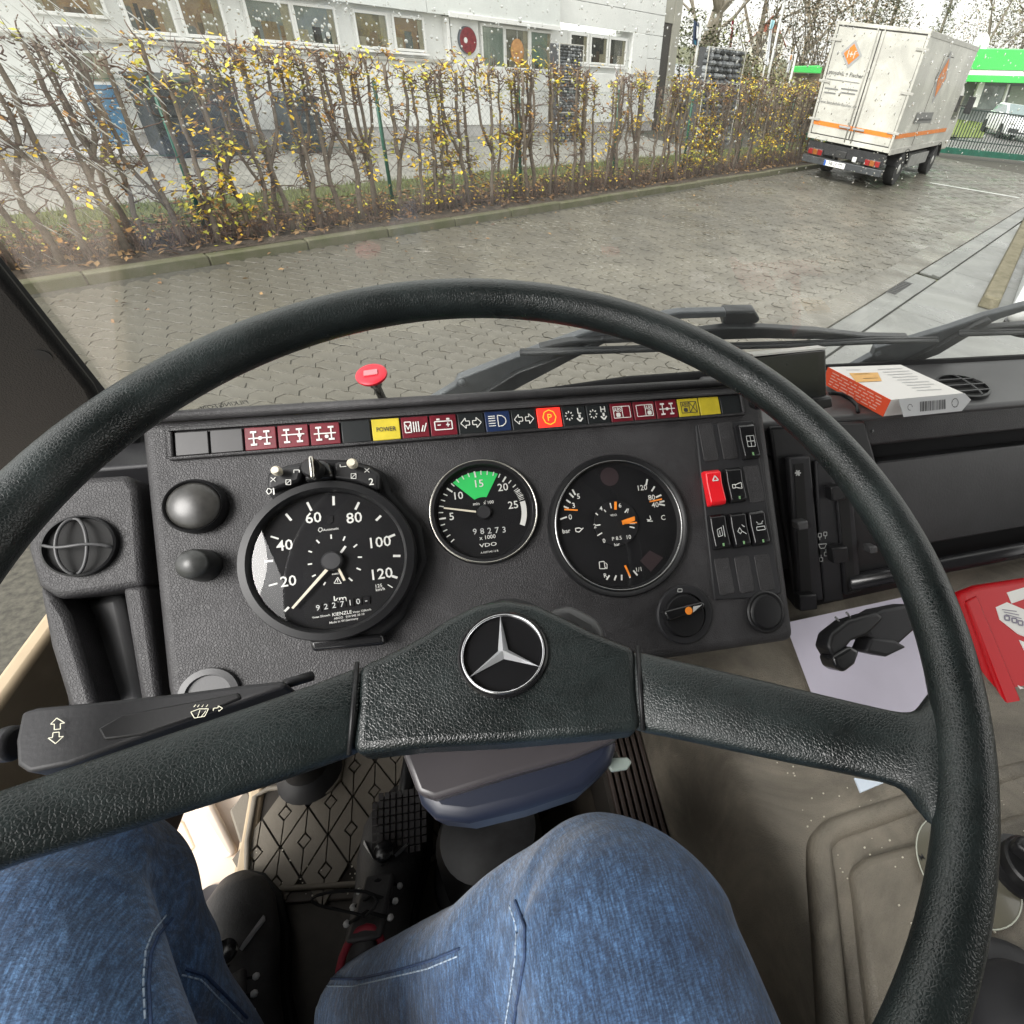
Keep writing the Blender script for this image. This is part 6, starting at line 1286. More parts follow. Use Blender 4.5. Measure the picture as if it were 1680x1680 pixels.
# rubber floor mat with diamond relief
M_mat = mat('mat_rubber', (.135, .116, .09), .62, col2=(.18, .158, .125), vscale=7, bump=.35, bscale=160, bdist=.0015)
M_matd = mat('mat_groove', (.030, .025, .020), .8)
FM = Plane(REL(0, 0, FLZ + .004), X3, (0, 1, 0))
fm = empty('floor_mat', REL(-.2, .35, FLZ), 'brown rubber floor mat with raised diamond pattern under the pedals', 'floor mat')
outl = [(418, 1308), (440, 1294), (472, 1290), (486, 1300), (512, 1304), (540, 1298), (556, 1280), (566, 1225), (700, 1195), (735, 1250), (760, 1370), (660, 1446), (560, 1452), (404, 1462), (406, 1380)]
mb = MB(); FM.slab(mb, outl, .0, -.003); mb.build('base', M_matd, fm)
fl = [arr(FM.uv(x, y, .004)) for x, y in outl]
def inside(p, poly):
    c = False; n = len(poly); j = n - 1
    for i in range(n):
        if (poly[i][1] > p[1]) != (poly[j][1] > p[1]) and p[0] < (poly[j][0] - poly[i][0]) * (p[1] - poly[i][1]) / (poly[j][1] - poly[i][1]) + poly[i][0]: c = not c
        j = i
    return c
g = FM.uv(500, 1380, .004); dw, dh = .064, .098; mb = MB()
for i in range(-8, 9):
    for j in range(-8, 9):
        cx_, cy_ = g[0] + (i + j) * dw / 2, g[1] + (i - j) * dh / 2
        if not inside((cx_, cy_), fl): continue
        for sx in (-1, 1):                 # each diamond is split down its middle
            q = [(cx_ + sx * .0009, cy_ - dh * .472), (cx_ + sx * dw * .465, cy_), (cx_ + sx * .0009, cy_ + dh * .472)]
            q2 = [(cx_ + sx * .0009, cy_ - dh * .472), (cx_ + sx * dw * .465, cy_), (cx_ + sx * .0009, cy_ + dh * .472), (cx_ + sx * .0009, cy_ + .012), (cx_ + sx * .010, cy_), (cx_ + sx * .0009, cy_ - .012)]
            if sx < 0: q2 = q2[::-1]
            mb.prism([FM.at(u, v, .006) for u, v in q2], [FM.at(u, v, .0) for u, v in q2])
            s4 = [(cx_, cy_ - .009), (cx_ + sx * .0075, cy_), (cx_, cy_ + .009)]
            if sx < 0: s4 = s4[::-1]
            mb.prism([FM.at(u, v, .0055) for u, v in s4], [FM.at(u, v, .0) for u, v in s4])
tag(mb.build('diamond_relief', M_mat, fm, recalc=False), kind='stuff')
mb = MB(); mb.tube([FM.pt(x, y, .008) for x, y in outl], .0042, 8, closed=True); mb.build('raised_edge', M_mat, fm, smooth=True)
mb = MB(); ec = [(404, 1462), (406, 1380), (418, 1308), (402, 1296), (376, 1330), (392, 1380), (396, 1440), (392, 1462)]; FM.slab(mb, ec, .006, -.003); mb.build('side_flap', M_mat, fm, bevel=.003)
mb = MB(); FM.slab(mb, [(404, 1464), (560, 1454), (664, 1447), (662, 1468), (560, 1476), (404, 1486)], .003, -.003); mb.build('front_flap', mat('mat_edge', (.075, .062, .05), .6, var=.2, vscale=10), fm, bevel=.002)
# clutch boot
mb = MB(); c = FM.pt(512, 1272, .0); mb.lathe(c, X3, arr((0, 1, 0)), Z3, [(.050, .0), (.046, .02), (.032, .035), (.03, .09), (.026, .10)], 28); bt = mb.build('pedal_boot', mat('rubber_boot', (.018, .018, .019), .55), None, auto=40); tag(bt, 'round black rubber boot at the top of the floor mat', 'boot')
mb = MB(); mb.tube([c + Z3 * .09, c + arr((-.01, .03, .16))], .012, 10); mb.build('rod', M_blk, bt, smooth=True)
# brake pedal
pd = empty('brake_pedal', FM.pt(660, 1360, 0), 'black ribbed brake pedal under the toe of the right shoe', 'pedal')
pc = FM.pt(655, 1345, .10); PP = Plane(pc, unit(arr((1, -.12, 0))), unit(arr((.1, .80, .60))))
mb = MB(); PP.slab(mb, [(622, 1312), (650, 1303), (682, 1318), (699, 1345), (694, 1385), (672, 1392), (634, 1392), (620, 1368), (615, 1335)], .0, -.012); pp = mb.build('pad', M_blkmat, pd, bevel=.004)
u0_, v0_ = PP.uv(656, 1348)
mb = MB()
for k in range(-4, 5):
    for j in range(-4, 4):
        uu, vv = u0_ + k * .0082, v0_ + j * .0105
        if abs(k) == 4 and j in (-4, 3): continue
        PP.rslab(mb, uu - .003, uu + .003, vv + .001, vv + .0095, .003, .0)
tag(mb.build('ribs', mat('pedal_rib', (.045, .04, .04), .5), pd, recalc=False), kind='stuff')
mb = MB(); mb.tube([pc - PP.n * .012, pc + arr((.02, .16, -.04))], .011, 10); mb.build('lever', M_blk, pd, smooth=True)
# engine tunnel with moulded rubber cover
M_tun = mat('tunnel_rubber', (.215, .190, .150), .55, col2=(.14, .124, .097), stain=(5, .62, 1.12), vscale=7, bump=.45, bscale=420, btype='VORONOI', bdist=.0006, detail=8)
tn = empty('engine_cover', REL(.5, .1, FLZ), 'grey brown moulded engine cover with raised ribs between the seats', 'engine cover')
xs = [(-.70, .245), (.16, .268), (.30, .258), (.60, .25)]
sec = []
for y, xl in ((-.75, .232), (-.3, .243), (.0, .256), (.12, .262), (.3, .250), (.64, .24)):
    sec.append([REL(xl - .045, y, FLZ), REL(xl - .030, y, -.85), REL(xl - .010, y, -.70), REL(xl + .004, y, TUZ - .035), REL(xl + .022, y, TUZ - .010), REL(xl + .05, y, TUZ), REL(.62, y, TUZ + .006), REL(.95, y, TUZ), REL(1.05, y, TUZ - .05), REL(1.08, y, FLZ)])
mb = MB(); mb.loft(sec); mb.build('body', M_tun, tn, smooth=True, auto=50)
def rib(px, z, rad, name='moulded_rib'):
    mb = MB(); pts = [TUN.pt(x, y, z) for x, y in px]; P2 = []
    for i in range(len(pts) - 1):
        for t in np.linspace(0, 1, 6, endpoint=False): P2.append(pts[i] * (1 - t) + pts[i + 1] * t)
    P2.append(pts[-1]); P3 = P2[:]
    for _ in range(3): P3 = [P3[0]] + [(P3[i - 1] + P3[i] * 2 + P3[i + 1]) / 4 for i in range(1, len(P3) - 1)] + [P3[-1]]
    secs = []
    for i, p in enumerate(P3):
        t = unit(P3[min(i + 1, len(P3) - 1)] - P3[max(i - 1, 0)]); q = np.cross(Z3, t) * rad
        secs.append([p - q * 1.25 - Z3 * .010, p - q * .85 + Z3 * .004, p - q * .4 + Z3 * .008, p + q * .4 + Z3 * .008, p + q * .85 + Z3 * .004, p + q * 1.25 - Z3 * .010])
    mb.loft(secs); return mb.build(name, M_tun, tn, smooth=True)
rib([(1375, 1720), (1362, 1560), (1350, 1430), (1345, 1385), (1362, 1362), (1430, 1340), (1540, 1303), (1680, 1262)], .0, .011)
mb = MB(); TUN.slab(mb, [(1437, 1720), (1412, 1520), (1398, 1425), (1420, 1405), (1520, 1378), (1720, 1320), (1860, 1500), (1800, 1800)], .012, -.01); mb.build('raised_panel', M_tun, tn, bevel=.008, bseg=3)
# ribbed rubber strip at the tunnel foot
rs_ = empty('ribbed_strip', REL(.20, .4, FLZ), 'dark brown ribbed rubber strip running beside the engine cover', 'rubber strip')
for k in range(7):
    mb = MB(); x = .158 + k * .0095; mb.prism([REL(x, .1, FLZ + .10), REL(x + .006, .1, FLZ + .10), REL(x + .006, .62, FLZ + .22), REL(x, .62, FLZ + .22)], [REL(x, .1, FLZ + .08), REL(x + .006, .1, FLZ + .08), REL(x + .006, .62, FLZ + .20), REL(x, .62, FLZ + .20)]); mb.build('rib', mat('strip_rubber', (.05, .036, .030), .6), rs_, bevel=.001)
mb = MB(); mb.prism([REL(.152, .1, FLZ + .085), REL(.232, .1, FLZ + .085), REL(.232, .62, FLZ + .205), REL(.152, .62, FLZ + .205)], [REL(.152, .1, FLZ), REL(.232, .1, FLZ), REL(.232, .62, FLZ), REL(.152, .62, FLZ)]); mb.build('base', M_matd, rs_)
# driver's seat cushion (below the frame, carries the driver)
st_ = empty('driver_seat', REL(-.02, -.3, FLZ), 'dark driver seat cushion under the thighs', 'seat')
mb = MB(); mb.box(REL(-.02, -.30, -.76), (.48, .50, .13)); mb.build('cushion', mat('seat_fabric', (.03, .03, .035), .9, bump=.3, bscale=300), st_, bevel=.05, bseg=4); mb = MB(); mb.box(REL(-.02, -.30, -.89), (.36, .40, .14)); mb.build('base', M_blk, st_, bevel=.02)
mb = MB(); mb.box(REL(-.02, -.60, -.45), (.48, .12, .75)); mb.build('backrest', MATS['seat_fabric'], st_, bevel=.05, bseg=4)
# ================================================================ loose things on and under the dash
# display
DP = Plane(EYE + unit(ray(1300, 640)) * .66, unit(arr((1, .18, 0))), unit(arr((0, .25, 1))))
ds = empty('display', DP.pt(1320, 668, -.01), 'flat black display screen standing on the dashboard behind the wheel rim', 'display')
mb = MB(); DP.slab(mb, [(1236, 583), (1356, 571), (1358, 662), (1240, 674)], .006, -.008); b_ = mb.build('case', M_blkgloss, ds, bevel=.003)
mb = MB(); DP.slab(mb, [(1240, 590), (1341, 580), (1343, 652), (1244, 663)], .0066, .005); mb.build('screen', mat('screen_black', (.012, .014, .016), .15, var=.3, vscale=20), b_)
mb = MB(); DP.slab(mb, [(1236, 582), (1356, 570), (1356, 573), (1236, 585)], .0068, -.006); mb.build('top_edge', mat('alu_edge', (.5, .5, .5), .3, metal=.8), b_)
mb = MB(); DP.slab(mb, [(1335, 655), (1366, 650), (1368, 668), (1340, 676)], .012, -.03); mb.build('foot', M_blk, ds, bevel=.003)
mb = MB(); mb.tube([TOPZ.pt(x, y, z) for x, y, z in ((1362, 645, .02), (1380, 646, .012), (1396, 655, .008), (1406, 665, .006), (1408, 676, .005))], .0028, 8); tag(mb.build('display_cable', M_blk, None, smooth=True), 'thin black cable curling from the display across the shelf', 'cable')
# lamp packet lying on the shelf
BXP = Plane(REL(0, .5, -.352 + .026), X3, (0, 1, 0))
cb_ = empty('cardboard_box', TOPZ.pt(1460, 645, 0), 'open white and orange red cardboard packet lying on the dashboard shelf', 'box')
q = [(1359, 602), (1478, 598), (1582, 645), (1462, 656)]
tq = [BXP.pt(x, y) for x, y in q]; bq = [p - Z3 * .0255 for p in tq]
mb = MB(); mb.prism(tq, bq); bxo = mb.build('body', mat('card_white', (.78, .76, .73), .6), cb_, bevel=.0008)
f0, f1 = tq[0], tq[3]; nn = unit(np.cross(Z3, f1 - f0)); nn = nn if nn @ (f0 - tq[1]) > 0 else -nn
mb = MB(); mb.prism([f0 + nn * .0008, f1 + nn * .0008, f1 + nn * .0008 - Z3 * .0253, f0 + nn * .0008 - Z3 * .0253], [f0, f1, f1 - Z3 * .0253, f0 - Z3 * .0253]); mb.build('red_side', mat('card_red', (.80, .09, .03), .5), cb_)
SIDE = Plane(f0 + nn * .001, unit(f1 - f0), Z3); Ls = np.linalg.norm(f1 - f0); mb = MB()
rr = random.Random(2)
for k in range(5):
    u = .01
    while u < Ls - .015:
        L_ = rr.uniform(.004, .012); SIDE.uline(mb, (u, -.004 - k * .0042), (min(u + L_, Ls - .01), -.004 - k * .0042), .0012, .0004); u += L_ + .003
mb.build('side_print', mat('card_print', (.82, .55, .45), .6), cb_, recalc=False)
mb = MB(); BXP.poly(mb, [(1393, 612), (1440, 611), (1447, 625), (1405, 627)], .0006); mb.build('orange_patch', mat('card_orange', (.75, .42, .12), .6), cb_, recalc=False)
mb = MB()
for k in range(9):
    x0 = 1440 + k * 8; y0 = 606 + k * 4.3; BXP.line(mb, (x0, y0), (x0 + rr.uniform(28, 45), y0 - 2), 1.6, .0006)
mb.build('text_lines', mat('card_grey', (.50, .50, .50), .6), cb_, recalc=False); mb = MB()
for k in range(3): BXP.line(mb, (1388 + k * 14, 607 + k * 7), (1412 + k * 14, 606 + k * 7), 1.4, .0006)
mb.build('top_print', mat('card_grey', (.50, .50, .50), .6), cb_, recalc=False)
# open end flap with bar code
e0, e1_ = tq[3], tq[2]; fd_ = unit(arr((0, -.55, -.8)))
FLP = Plane(e0, unit(e1_ - e0), -fd_); mb = MB(); Lf = np.linalg.norm(e1_ - e0)
mb.prism([FLP.at(.012, 0, .0005), FLP.at(.02, -.024, .0005), FLP.at(Lf - .005, -.024, .0005), FLP.at(Lf + .012, -.010, .0005), FLP.at(Lf, 0, .0005)], [FLP.at(.012, 0, -.0003), FLP.at(.02, -.024, -.0003), FLP.at(Lf - .005, -.024, -.0003), FLP.at(Lf + .012, -.010, -.0003), FLP.at(Lf, 0, -.0003)]); fp_ = mb.build('flap', mat('card_flap', (.56, .57, .58), .6), cb_)
mb = MB(); u = Lf * .38
while u < Lf * .72: w_ = rr.uniform(.0006, .0018); FLP.uline(mb, (u, -.006), (u, -.019), w_, .0009); u += w_ + rr.uniform(.0008, .0018)
for a_ in np.linspace(0, 5.6, 8): FLP.uline(mb, (Lf * .86 + .006 * math.cos(a_), -.012 + .006 * math.sin(a_)), (Lf * .86 + .006 * math.cos(a_ + .7), -.012 + .006 * math.sin(a_ + .7)), .001, .0009)
for a_ in np.linspace(0, 4.2, 6): FLP.uline(mb, (Lf * .24 + .004 * math.cos(a_), -.012 + .004 * math.sin(a_)), (Lf * .24 + .004 * math.cos(a_ + .7), -.012 + .004 * math.sin(a_ + .7)), .0009, .0009)
mb.build('bar_code', M_inkd, fp_, recalc=False)
# paper sheets on the engine cover
PA = Plane(REL(.4, .3, TUZ + .014), X3, unit(arr((0, 1, .10))))
for lab, px, o, m in (('lilac white sheet of paper lying below the heater panel', [(1288, 1022), (1480, 980), (1530, 990), (1545, 1185), (1340, 1160)], .0, mat('paper', (.52, .49, .58), .7, var=.03, vscale=20)),):
    mb = MB(); PA.slab(mb, px, o + .0006, o); tag(mb.build('paper_sheet', m, None), lab, 'paper')
mb = MB(); TUN.slab(mb, [(1402, 1276), (1450, 1284), (1412, 1300)], .012, .0095); tag(mb.build('paper_corner', mat('paper_blue', (.66, .74, .84), .7), None), 'small white paper corner showing below the right wheel spoke', 'paper')
# phone holder
PH = Plane(DASH.at(0, 0, .0), X3, unit(arr((0, math.sin(t50), math.cos(t50)))))
ph = empty('phone_holder', PH.pt(1440, 1080, -.03), 'black phone clamp on a short arm below the heater panel', 'phone holder')
for nm, px, o1, o0, m in (('arm', [(1415, 1020), (1450, 1000), (1500, 990), (1506, 1030), (1470, 1062), (1440, 1068)], .0, -.035, M_dgry), ('clamp', [(1358, 1062), (1364, 1040), (1392, 1018), (1440, 1004), (1452, 1014), (1424, 1042), (1398, 1052), (1372, 1085)], .012, -.015, M_blk), ('jaw', [(1366, 1078), (1396, 1060), (1412, 1068), (1404, 1090), (1386, 1104), (1372, 1096)], .018, -.01, M_blkgloss), ('grip', [(1430, 1046), (1470, 1050), (1490, 1062), (1456, 1078), (1420, 1070)], .004, -.025, M_dgry)):
    mb = MB(); PH.slab(mb, px, o1, o0); mb.build(nm, m, ph, bevel=.004, bseg=3)
for a, b in (((1386, 1030), (1370, 1012)), ((1402, 1022), (1388, 1004))):
    mb = MB(); mb.tube([PH.pt(*a, .0), PH.pt(*b, -.004)], .0013, 6); mb.build('spring_wire', M_blkgloss, ph)
# red case with white labels
RZ = Plane(REL(.7, .25, -.585), X3, unit(arr((0, 1, .22))))
rc = empty('red_case', REL(.75, .25, -.95), 'bright red plastic case with white labels at the right edge', 'case')
mb = MB(); RZ.slab(mb, [(1566, 968), (1600, 955), (1700, 940), (1900, 1120), (1790, 1330), (1672, 1232), (1655, 1215)], .0, -.30); rbx = mb.build('body', mat('case_red', (.48, .003, .008), .35, spec=.3), rc, bevel=.014, bseg=4)
mb = MB(); RZ.slab(mb, [(1584, 985), (1604, 975), (1690, 1180), (1676, 1205), (1662, 1190)], .004, -.004); mb.build('side_ridge', MATS['case_red'], rc, bevel=.005, bseg=3)
M_lab = mat('label_white', (.74, .73, .70), .5)
for px in ([(1634, 996), (1652, 988), (1690, 1004), (1690, 1048), (1670, 1040), (1640, 1016)], [(1652, 972), (1700, 958), (1700, 976), (1660, 990)], [(1672, 1050), (1700, 1060), (1700, 1080), (1680, 1066)], [(1670, 1124), (1700, 1140), (1700, 1165), (1682, 1146)]):
    mb = MB(); RZ.slab(mb, px, .0008, .0); mb.build('label', M_lab, rc)
mb = MB(); o = .0013
for k in range(3): RZ.line(mb, (1644 + k * 3, 1000 + k * 4), (1668 + k * 4, 1003 + k * 6), 1.4, o)
for x, y in ((1652, 1014), (1664, 1018), (1674, 1022)): RZ.lines(mb, [(x - 4, y - 4), (x + 4, y - 3), (x + 4, y + 4), (x - 3, y + 3)], 2.4, o, True)
mb.build('label_print', mat('label_ink', (.22, .2, .26), .6), rc, recalc=False)
# rotary knob with clear round scale, and gear lever
kn = empty('rotary_knob', TUN.pt(1660, 1420, 0), 'black rotary knob on a clear round scale plate on the engine cover', 'knob')
mb = MB(); c = TUN.pt(1580, 1430, .0155); mb.lathe(TUN.pt(1588, 1425, .0135), X3, arr((0, 1, 0)), Z3, [(.050, 0), (.050, .0015), (.0485, .002), (1e-7, .002)], 40); mb.build('scale_plate', mat('scale_plate', (.125, .118, .09), .2, coat=.3), kn, auto=40)
c = TUN.pt(1672, 1425, .014); mb = MB(); mb.lathe(c, X3, arr((0, 1, 0)), Z3, [(.030, 0), (.030, .006), (.024, .008), (.024, .02), (.022, .022)], 32); mb.build('collar', M_blk, kn, auto=40)
mb = MB(); mb.box(c + Z3 * .028, (.014, .042, .018), np.array([unit(arr((1, .5, 0))), unit(arr((-.5, 1, 0))), Z3])); mb.build('grip', M_blk, kn, bevel=.004)
mb = MB(); c9 = TUN.pt(1588, 1425, .0158); mb.tube([c9 + .0492 * arr((math.cos(t_), math.sin(t_), 0)) for t_ in np.linspace(0, 6.2832, 48, endpoint=False)], .0007, 6, closed=True); mb.build('plate_rim', mat('plate_rim', (.5, .52, .44), .4), kn, smooth=True)
mb = MB(); TUN.text(mb, 'M', 1512, 1406, 9, .016); mb.build('scale_mark', M_inkd, kn, recalc=False)
gl = empty('gear_lever', REL(.46, -.10, TUZ), 'round dark gear lever gaiter at the bottom right corner', 'gear lever')
c = TUN.pt(1668, 1690, .012); mb = MB(); mb.lathe(c, X3, arr((0, 1, 0)), Z3, [(.062, -.004), (.062, .006), (.055, .012), (.045, .014), (.040, .028), (.030, .034), (.022, .05), (.014, .06)], 40); mb.build('gaiter', M_dgry, gl, auto=40)
mb = MB(); mb.tube([c + Z3 * .05, c + arr((.02, -.05, .22))], .009, 10); mb.build('stick', M_chrome, gl, smooth=True); mb = MB(); mb.ball(c + arr((.022, -.055, .24)), .026, 18, 10); mb.build('ball_knob', M_blkgloss, gl, smooth=True)
# grit on the covers
mb = MB(); rr = random.Random(9)
for _ in range(260):
    x, y = rr.uniform(1230, 1680), rr.uniform(1230, 1680); p = TUN.pt(x, y, .0); 
    if p[0] < .30 - 0 or p[1] > .45: continue
    s = rr.uniform(.0006, .0016); mb.box(p + Z3 * (.013 if (p[0] > .34 and p[1] < .1) else .001), (s, s, s))
for _ in range(90):
    p = FM.pt(rr.uniform(420, 660), rr.uniform(1390, 1470), .005); s = rr.uniform(.0008, .002); mb.box(p, (s, s, s))
tag(mb.build('grit', mat('grit_pale', (.62, .58, .48), .6), None), 'pale grit specks on the engine cover and floor mat', 'grit', kind='stuff')

# ================================================================ rest of the cab shell (roof, back wall, right door) round the driver
M_hl = mat('headlining', (.16, .16, .155), .9)
M_sh_ = mat('shell_paint', (.55, .50, .42), .5)
def wall_box(name, a, b, m=M_hl):
    mb = MB(); mb.prism([REL(a[0], a[1], b[2]), REL(b[0], a[1], b[2]), REL(b[0], b[1], b[2]), REL(a[0], b[1], b[2])], [REL(a[0], a[1], a[2]), REL(b[0], a[1], a[2]), REL(b[0], b[1], a[2]), REL(a[0], b[1], a[2])]); return tag(mb.build(name, m, None), kind='structure')
wall_box('cab_roof', (-.50, -.80, .42), (1.42, .52, .46))
wall_box('cab_back_wall', (-.50, -.84, FLZ), (1.42, -.80, .42))  # unseen; built without a window to keep out light from behind
wall_box('cab_right_wall', (1.38, -.80, FLZ), (1.42, .64, -.40))
# ================================================================ driver: jeans and shoes
M_den = bpy.data.materials.new('denim'); M_den.use_nodes = True
t = M_den.node_tree; L = t.links; b = t.nodes['Principled BSDF']; b.inputs['Roughness'].default_value = .85; b.inputs['Sheen Weight'].default_value = .25
tc = t.nodes.new('ShaderNodeTexCoord')
def nz(sc, det=3, vec=None, ro=.6):
    n = t.nodes.new('ShaderNodeTexNoise'); n.inputs['Scale'].default_value = sc; n.inputs['Detail'].default_value = det; n.inputs['Roughness'].default_value = ro
    L.new(vec or tc.outputs['Object'], n.inputs['Vector']); return n
mp = t.nodes.new('ShaderNodeMapping'); mp.inputs['Scale'].default_value = (1, .10, .10); L.new(tc.outputs['Object'], mp.inputs[0])
mp2 = t.nodes.new('ShaderNodeMapping'); mp2.inputs['Scale'].default_value = (.35, 1, 1); L.new(tc.outputs['Object'], mp2.inputs[0])
n1, n2, n3, n4 = nz(5, 3), nz(800, 2, mp.outputs[0]), nz(760, 3, mp2.outputs[0]), nz(60, 5)
def ramp(src, p0, c0, p1, c1):
    r = t.nodes.new('ShaderNodeValToRGB'); r.color_ramp.elements[0].position = p0; r.color_ramp.elements[1].position = p1; r.color_ramp.elements[0].color = (*c0, 1); r.color_ramp.elements[1].color = (*c1, 1); L.new(src, r.inputs[0]); return r
base = ramp(n1.outputs[0], .35, (.022, .052, .115), .68, (.058, .115, .215))
fine = ramp(n2.outputs[0], .42, (.66, .66, .69), .68, (1.62, 1.62, 1.58)); fine2 = ramp(n3.outputs[0], .40, (.70, .70, .72), .68, (1.5, 1.5, 1.46)); fine3 = ramp(n4.outputs[0], .35, (.8, .8, .8), .65, (1.2, 1.2, 1.2))
def mul(a, c):
    m = t.nodes.new('ShaderNodeMix'); m.data_type = 'RGBA'; m.blend_type = 'MULTIPLY'; m.inputs[0].default_value = 1; m.clamp_result = False; L.new(a, m.inputs[6]); L.new(c, m.inputs[7]); return m.outputs[2]
L.new(mul(mul(mul(base.outputs[0], fine.outputs[0]), fine2.outputs[0]), fine3.outputs[0]), b.inputs['Base Color'])
bn = t.nodes.new('ShaderNodeBump'); bn.inputs['Strength'].default_value = .5; bn.inputs['Distance'].default_value = .0012; L.new(n3.outputs[0], bn.inputs['Height'])
n5 = nz(13, 4); bn2 = t.nodes.new('ShaderNodeBump'); bn2.inputs['Strength'].default_value = .7; bn2.inputs['Distance'].default_value = .012; L.new(n5.outputs[0], bn2.inputs['Height']); L.new(bn2.outputs[0], bn.inputs['Normal']); L.new(bn.outputs[0], b.inputs['Normal'])
def smooth_path(P, n=40):
    P = [arr(p) for p in P]; out = []
    Q = [P[0] * 2 - P[1]] + P + [P[-1] * 2 - P[-2]]
    for i in range(1, len(Q) - 2):
        for k in range(n // (len(P) - 1)):
            u = k / (n // (len(P) - 1)); a, b_, c, d = Q[i - 1:i + 3]
            out.append(.5 * (2 * b_ + (c - a) * u + (2 * a - 5 * b_ + 4 * c - d) * u * u + (3 * b_ - a - 3 * c + d) * u ** 3))
    out.append(P[-1]); return out
def leg(mb, pts, rads, seed):
    r = random.Random(seed); P = smooth_path([p for p in pts], 72); n = len(P); ks = np.linspace(0, len(rads) - 1, n); R_ = np.interp(ks, range(len(rads)), rads); seg = 44
    ph = [r.uniform(0, 6.28) for _ in range(8)]; prev = None; secs = []
    for i in range(n):
        tt = unit(P[min(i + 1, n - 1)] - P[max(i - 1, 0)]); a = X3; e1 = unit(a - tt * (a @ tt)) if prev is None else unit(prev - tt * (prev @ tt)); prev = e1; e2 = np.cross(tt, e1); q = []
        for k in range(seg):
            an = 2 * math.pi * k / seg; s = i / n
            fold = .026 * math.sin(3 * an + s * 9 + ph[0]) + .024 * math.sin(2 * an - s * 23 + ph[1]) * (1 if .4 < s < .75 else .4) + .030 * math.sin(an * 1.0 + s * 52 + ph[2]) * (1 if .42 < s < .8 else .15) + .012 * math.sin(5 * an + s * 31 + ph[3])
            q.append(P[i] + R_[i] * (1 + fold) * (math.cos(an) * e1 + math.sin(an) * e2))
        secs.append(q)
    mb.loft(secs)
mb = MB()
def ZP(x, y, z): return onpl(x, y, REL(0, 0, z), Z3)
hipR, kneeR, ankR = REL(.085, -.33, -.635), ZP(1022, 1535, -.53), ZP(600, 1655, -.875)
hipL, kneeL, ankL = REL(-.135, -.33, -.635), ZP(40, 1540, -.535), ZP(325, 1810, -.855)
leg(mb, [hipR, hipR * .5 + kneeR * .5 + Z3 * .010, kneeR + arr((0, -.03, .010)), kneeR + arr((-.02, .02, -.035)), kneeR * .5 + ankR * .5 + arr((-.005, .0, 0)), ankR], [.108, .100, .084, .076, .064, .056], 1)
leg(mb, [hipL, hipL * .5 + kneeL * .5 + Z3 * .010, kneeL + arr((0, -.03, .010)), kneeL + arr((.0, .02, -.035)), kneeL * .5 + ankL * .5 + arr((-.0, .010, 0)), ankL], [.108, .100, .086, .080, .072, .066], 2)
mb.ball(REL(-.025, -.34, -.60), .16, 24, 14, sc=(1.25, .9, .75))
driver = mb.build('person', M_den, None, smooth=True)
rm = driver.modifiers.new('join', 'REMESH'); rm.mode = 'VOXEL'; rm.voxel_size = .0045; rm.use_smooth_shade = True
sm = driver.modifiers.new('soft', 'SMOOTH'); sm.iterations = 4; sm.factor = .5
tag(driver, 'driver in blue jeans and black laced shoes seated behind the steering wheel', 'person')
bpy.context.view_layer.update()
dg = bpy.context.evaluated_depsgraph_get(); bv = BVHTree.FromObject(driver, dg); mw = driver.matrix_world; off0 = arr(mw.translation)
def on_jeans(x, y):
    d = unit(ray(x, y)); h = bv.ray_cast(Vector(EYE - off0), Vector(d))
    return (arr(h[0]) + off0, arr(h[1])) if h[0] is not None else None
def seam(px, rad, m, name, stitch=False, step=14):
    hits = []
    for i in range(len(px) - 1):
        n = max(2, int(math.hypot(px[i + 1][0] - px[i][0], px[i + 1][1] - px[i][1]) / 2))
        for k in range(n):
            u = k / n; h = on_jeans(px[i][0] * (1 - u) + px[i + 1][0] * u, px[i][1] * (1 - u) + px[i + 1][1] * u)
            if h is not None and (not hits or np.linalg.norm(h[0] - hits[-1][0]) < .05): hits.append(h)
    if len(hits) < 3: return
    pts = [p + n * rad * .35 for p, n in hits]
    for _ in range(2): pts = [pts[0]] + [(pts[i - 1] + 2 * pts[i] + pts[i + 1]) / 4 for i in range(1, len(pts) - 1)] + [pts[-1]]
    mb = MB()
    if name == 'stitching':
        acc = 0.0; cur = [pts[0]]
        for i in range(1, len(pts)):
            cur.append(pts[i]); acc += np.linalg.norm(pts[i] - pts[i - 1])
            if acc > .0062:
                a_, b_ = cur[0], cur[-1]; mb.tube([a_, a_ * .22 + b_ * .78], rad, 5); cur = [b_]; acc = 0.0
        tag(mb.build(name, m, driver, smooth=True), kind='stuff')
    else:
        mb.tube(pts, rad, 6); mb.build(name, m, driver, smooth=True)
M_st = mat('stitch', (.34, .42, .52), .8); M_dd = mat('denim_dark', (.030, .055, .12), .85, var=.4, vscale=400)
seam([(836, 1486), (848, 1520), (846, 1570), (836, 1640), (826, 1700)], .0007, M_st, 'stitching'); seam([(846, 1478), (862, 1520), (862, 1570), (850, 1640), (840, 1700)], .0013, M_dd, 'seam')
seam([(528, 1618), (580, 1618), (640, 1604), (700, 1590), (758, 1566)], .0007, M_st, 'stitching'); seam([(534, 1606), (590, 1606), (650, 1592), (705, 1577), (756, 1556)], .0013, M_dd, 'seam')
seam([(272, 1502), (250, 1530), (238, 1560), (234, 1610), (238, 1690)], .0007, M_st, 'stitching'); seam([(282, 1506), (258, 1536), (246, 1566), (242, 1614), (246, 1690)], .0013, M_dd, 'seam')
seam([(298, 1600), (330, 1608), (360, 1640), (400, 1680)], .0007, M_st, 'stitching'); seam([(304, 1590), (336, 1600), (366, 1630), (406, 1672)], .0013, M_dd, 'seam')
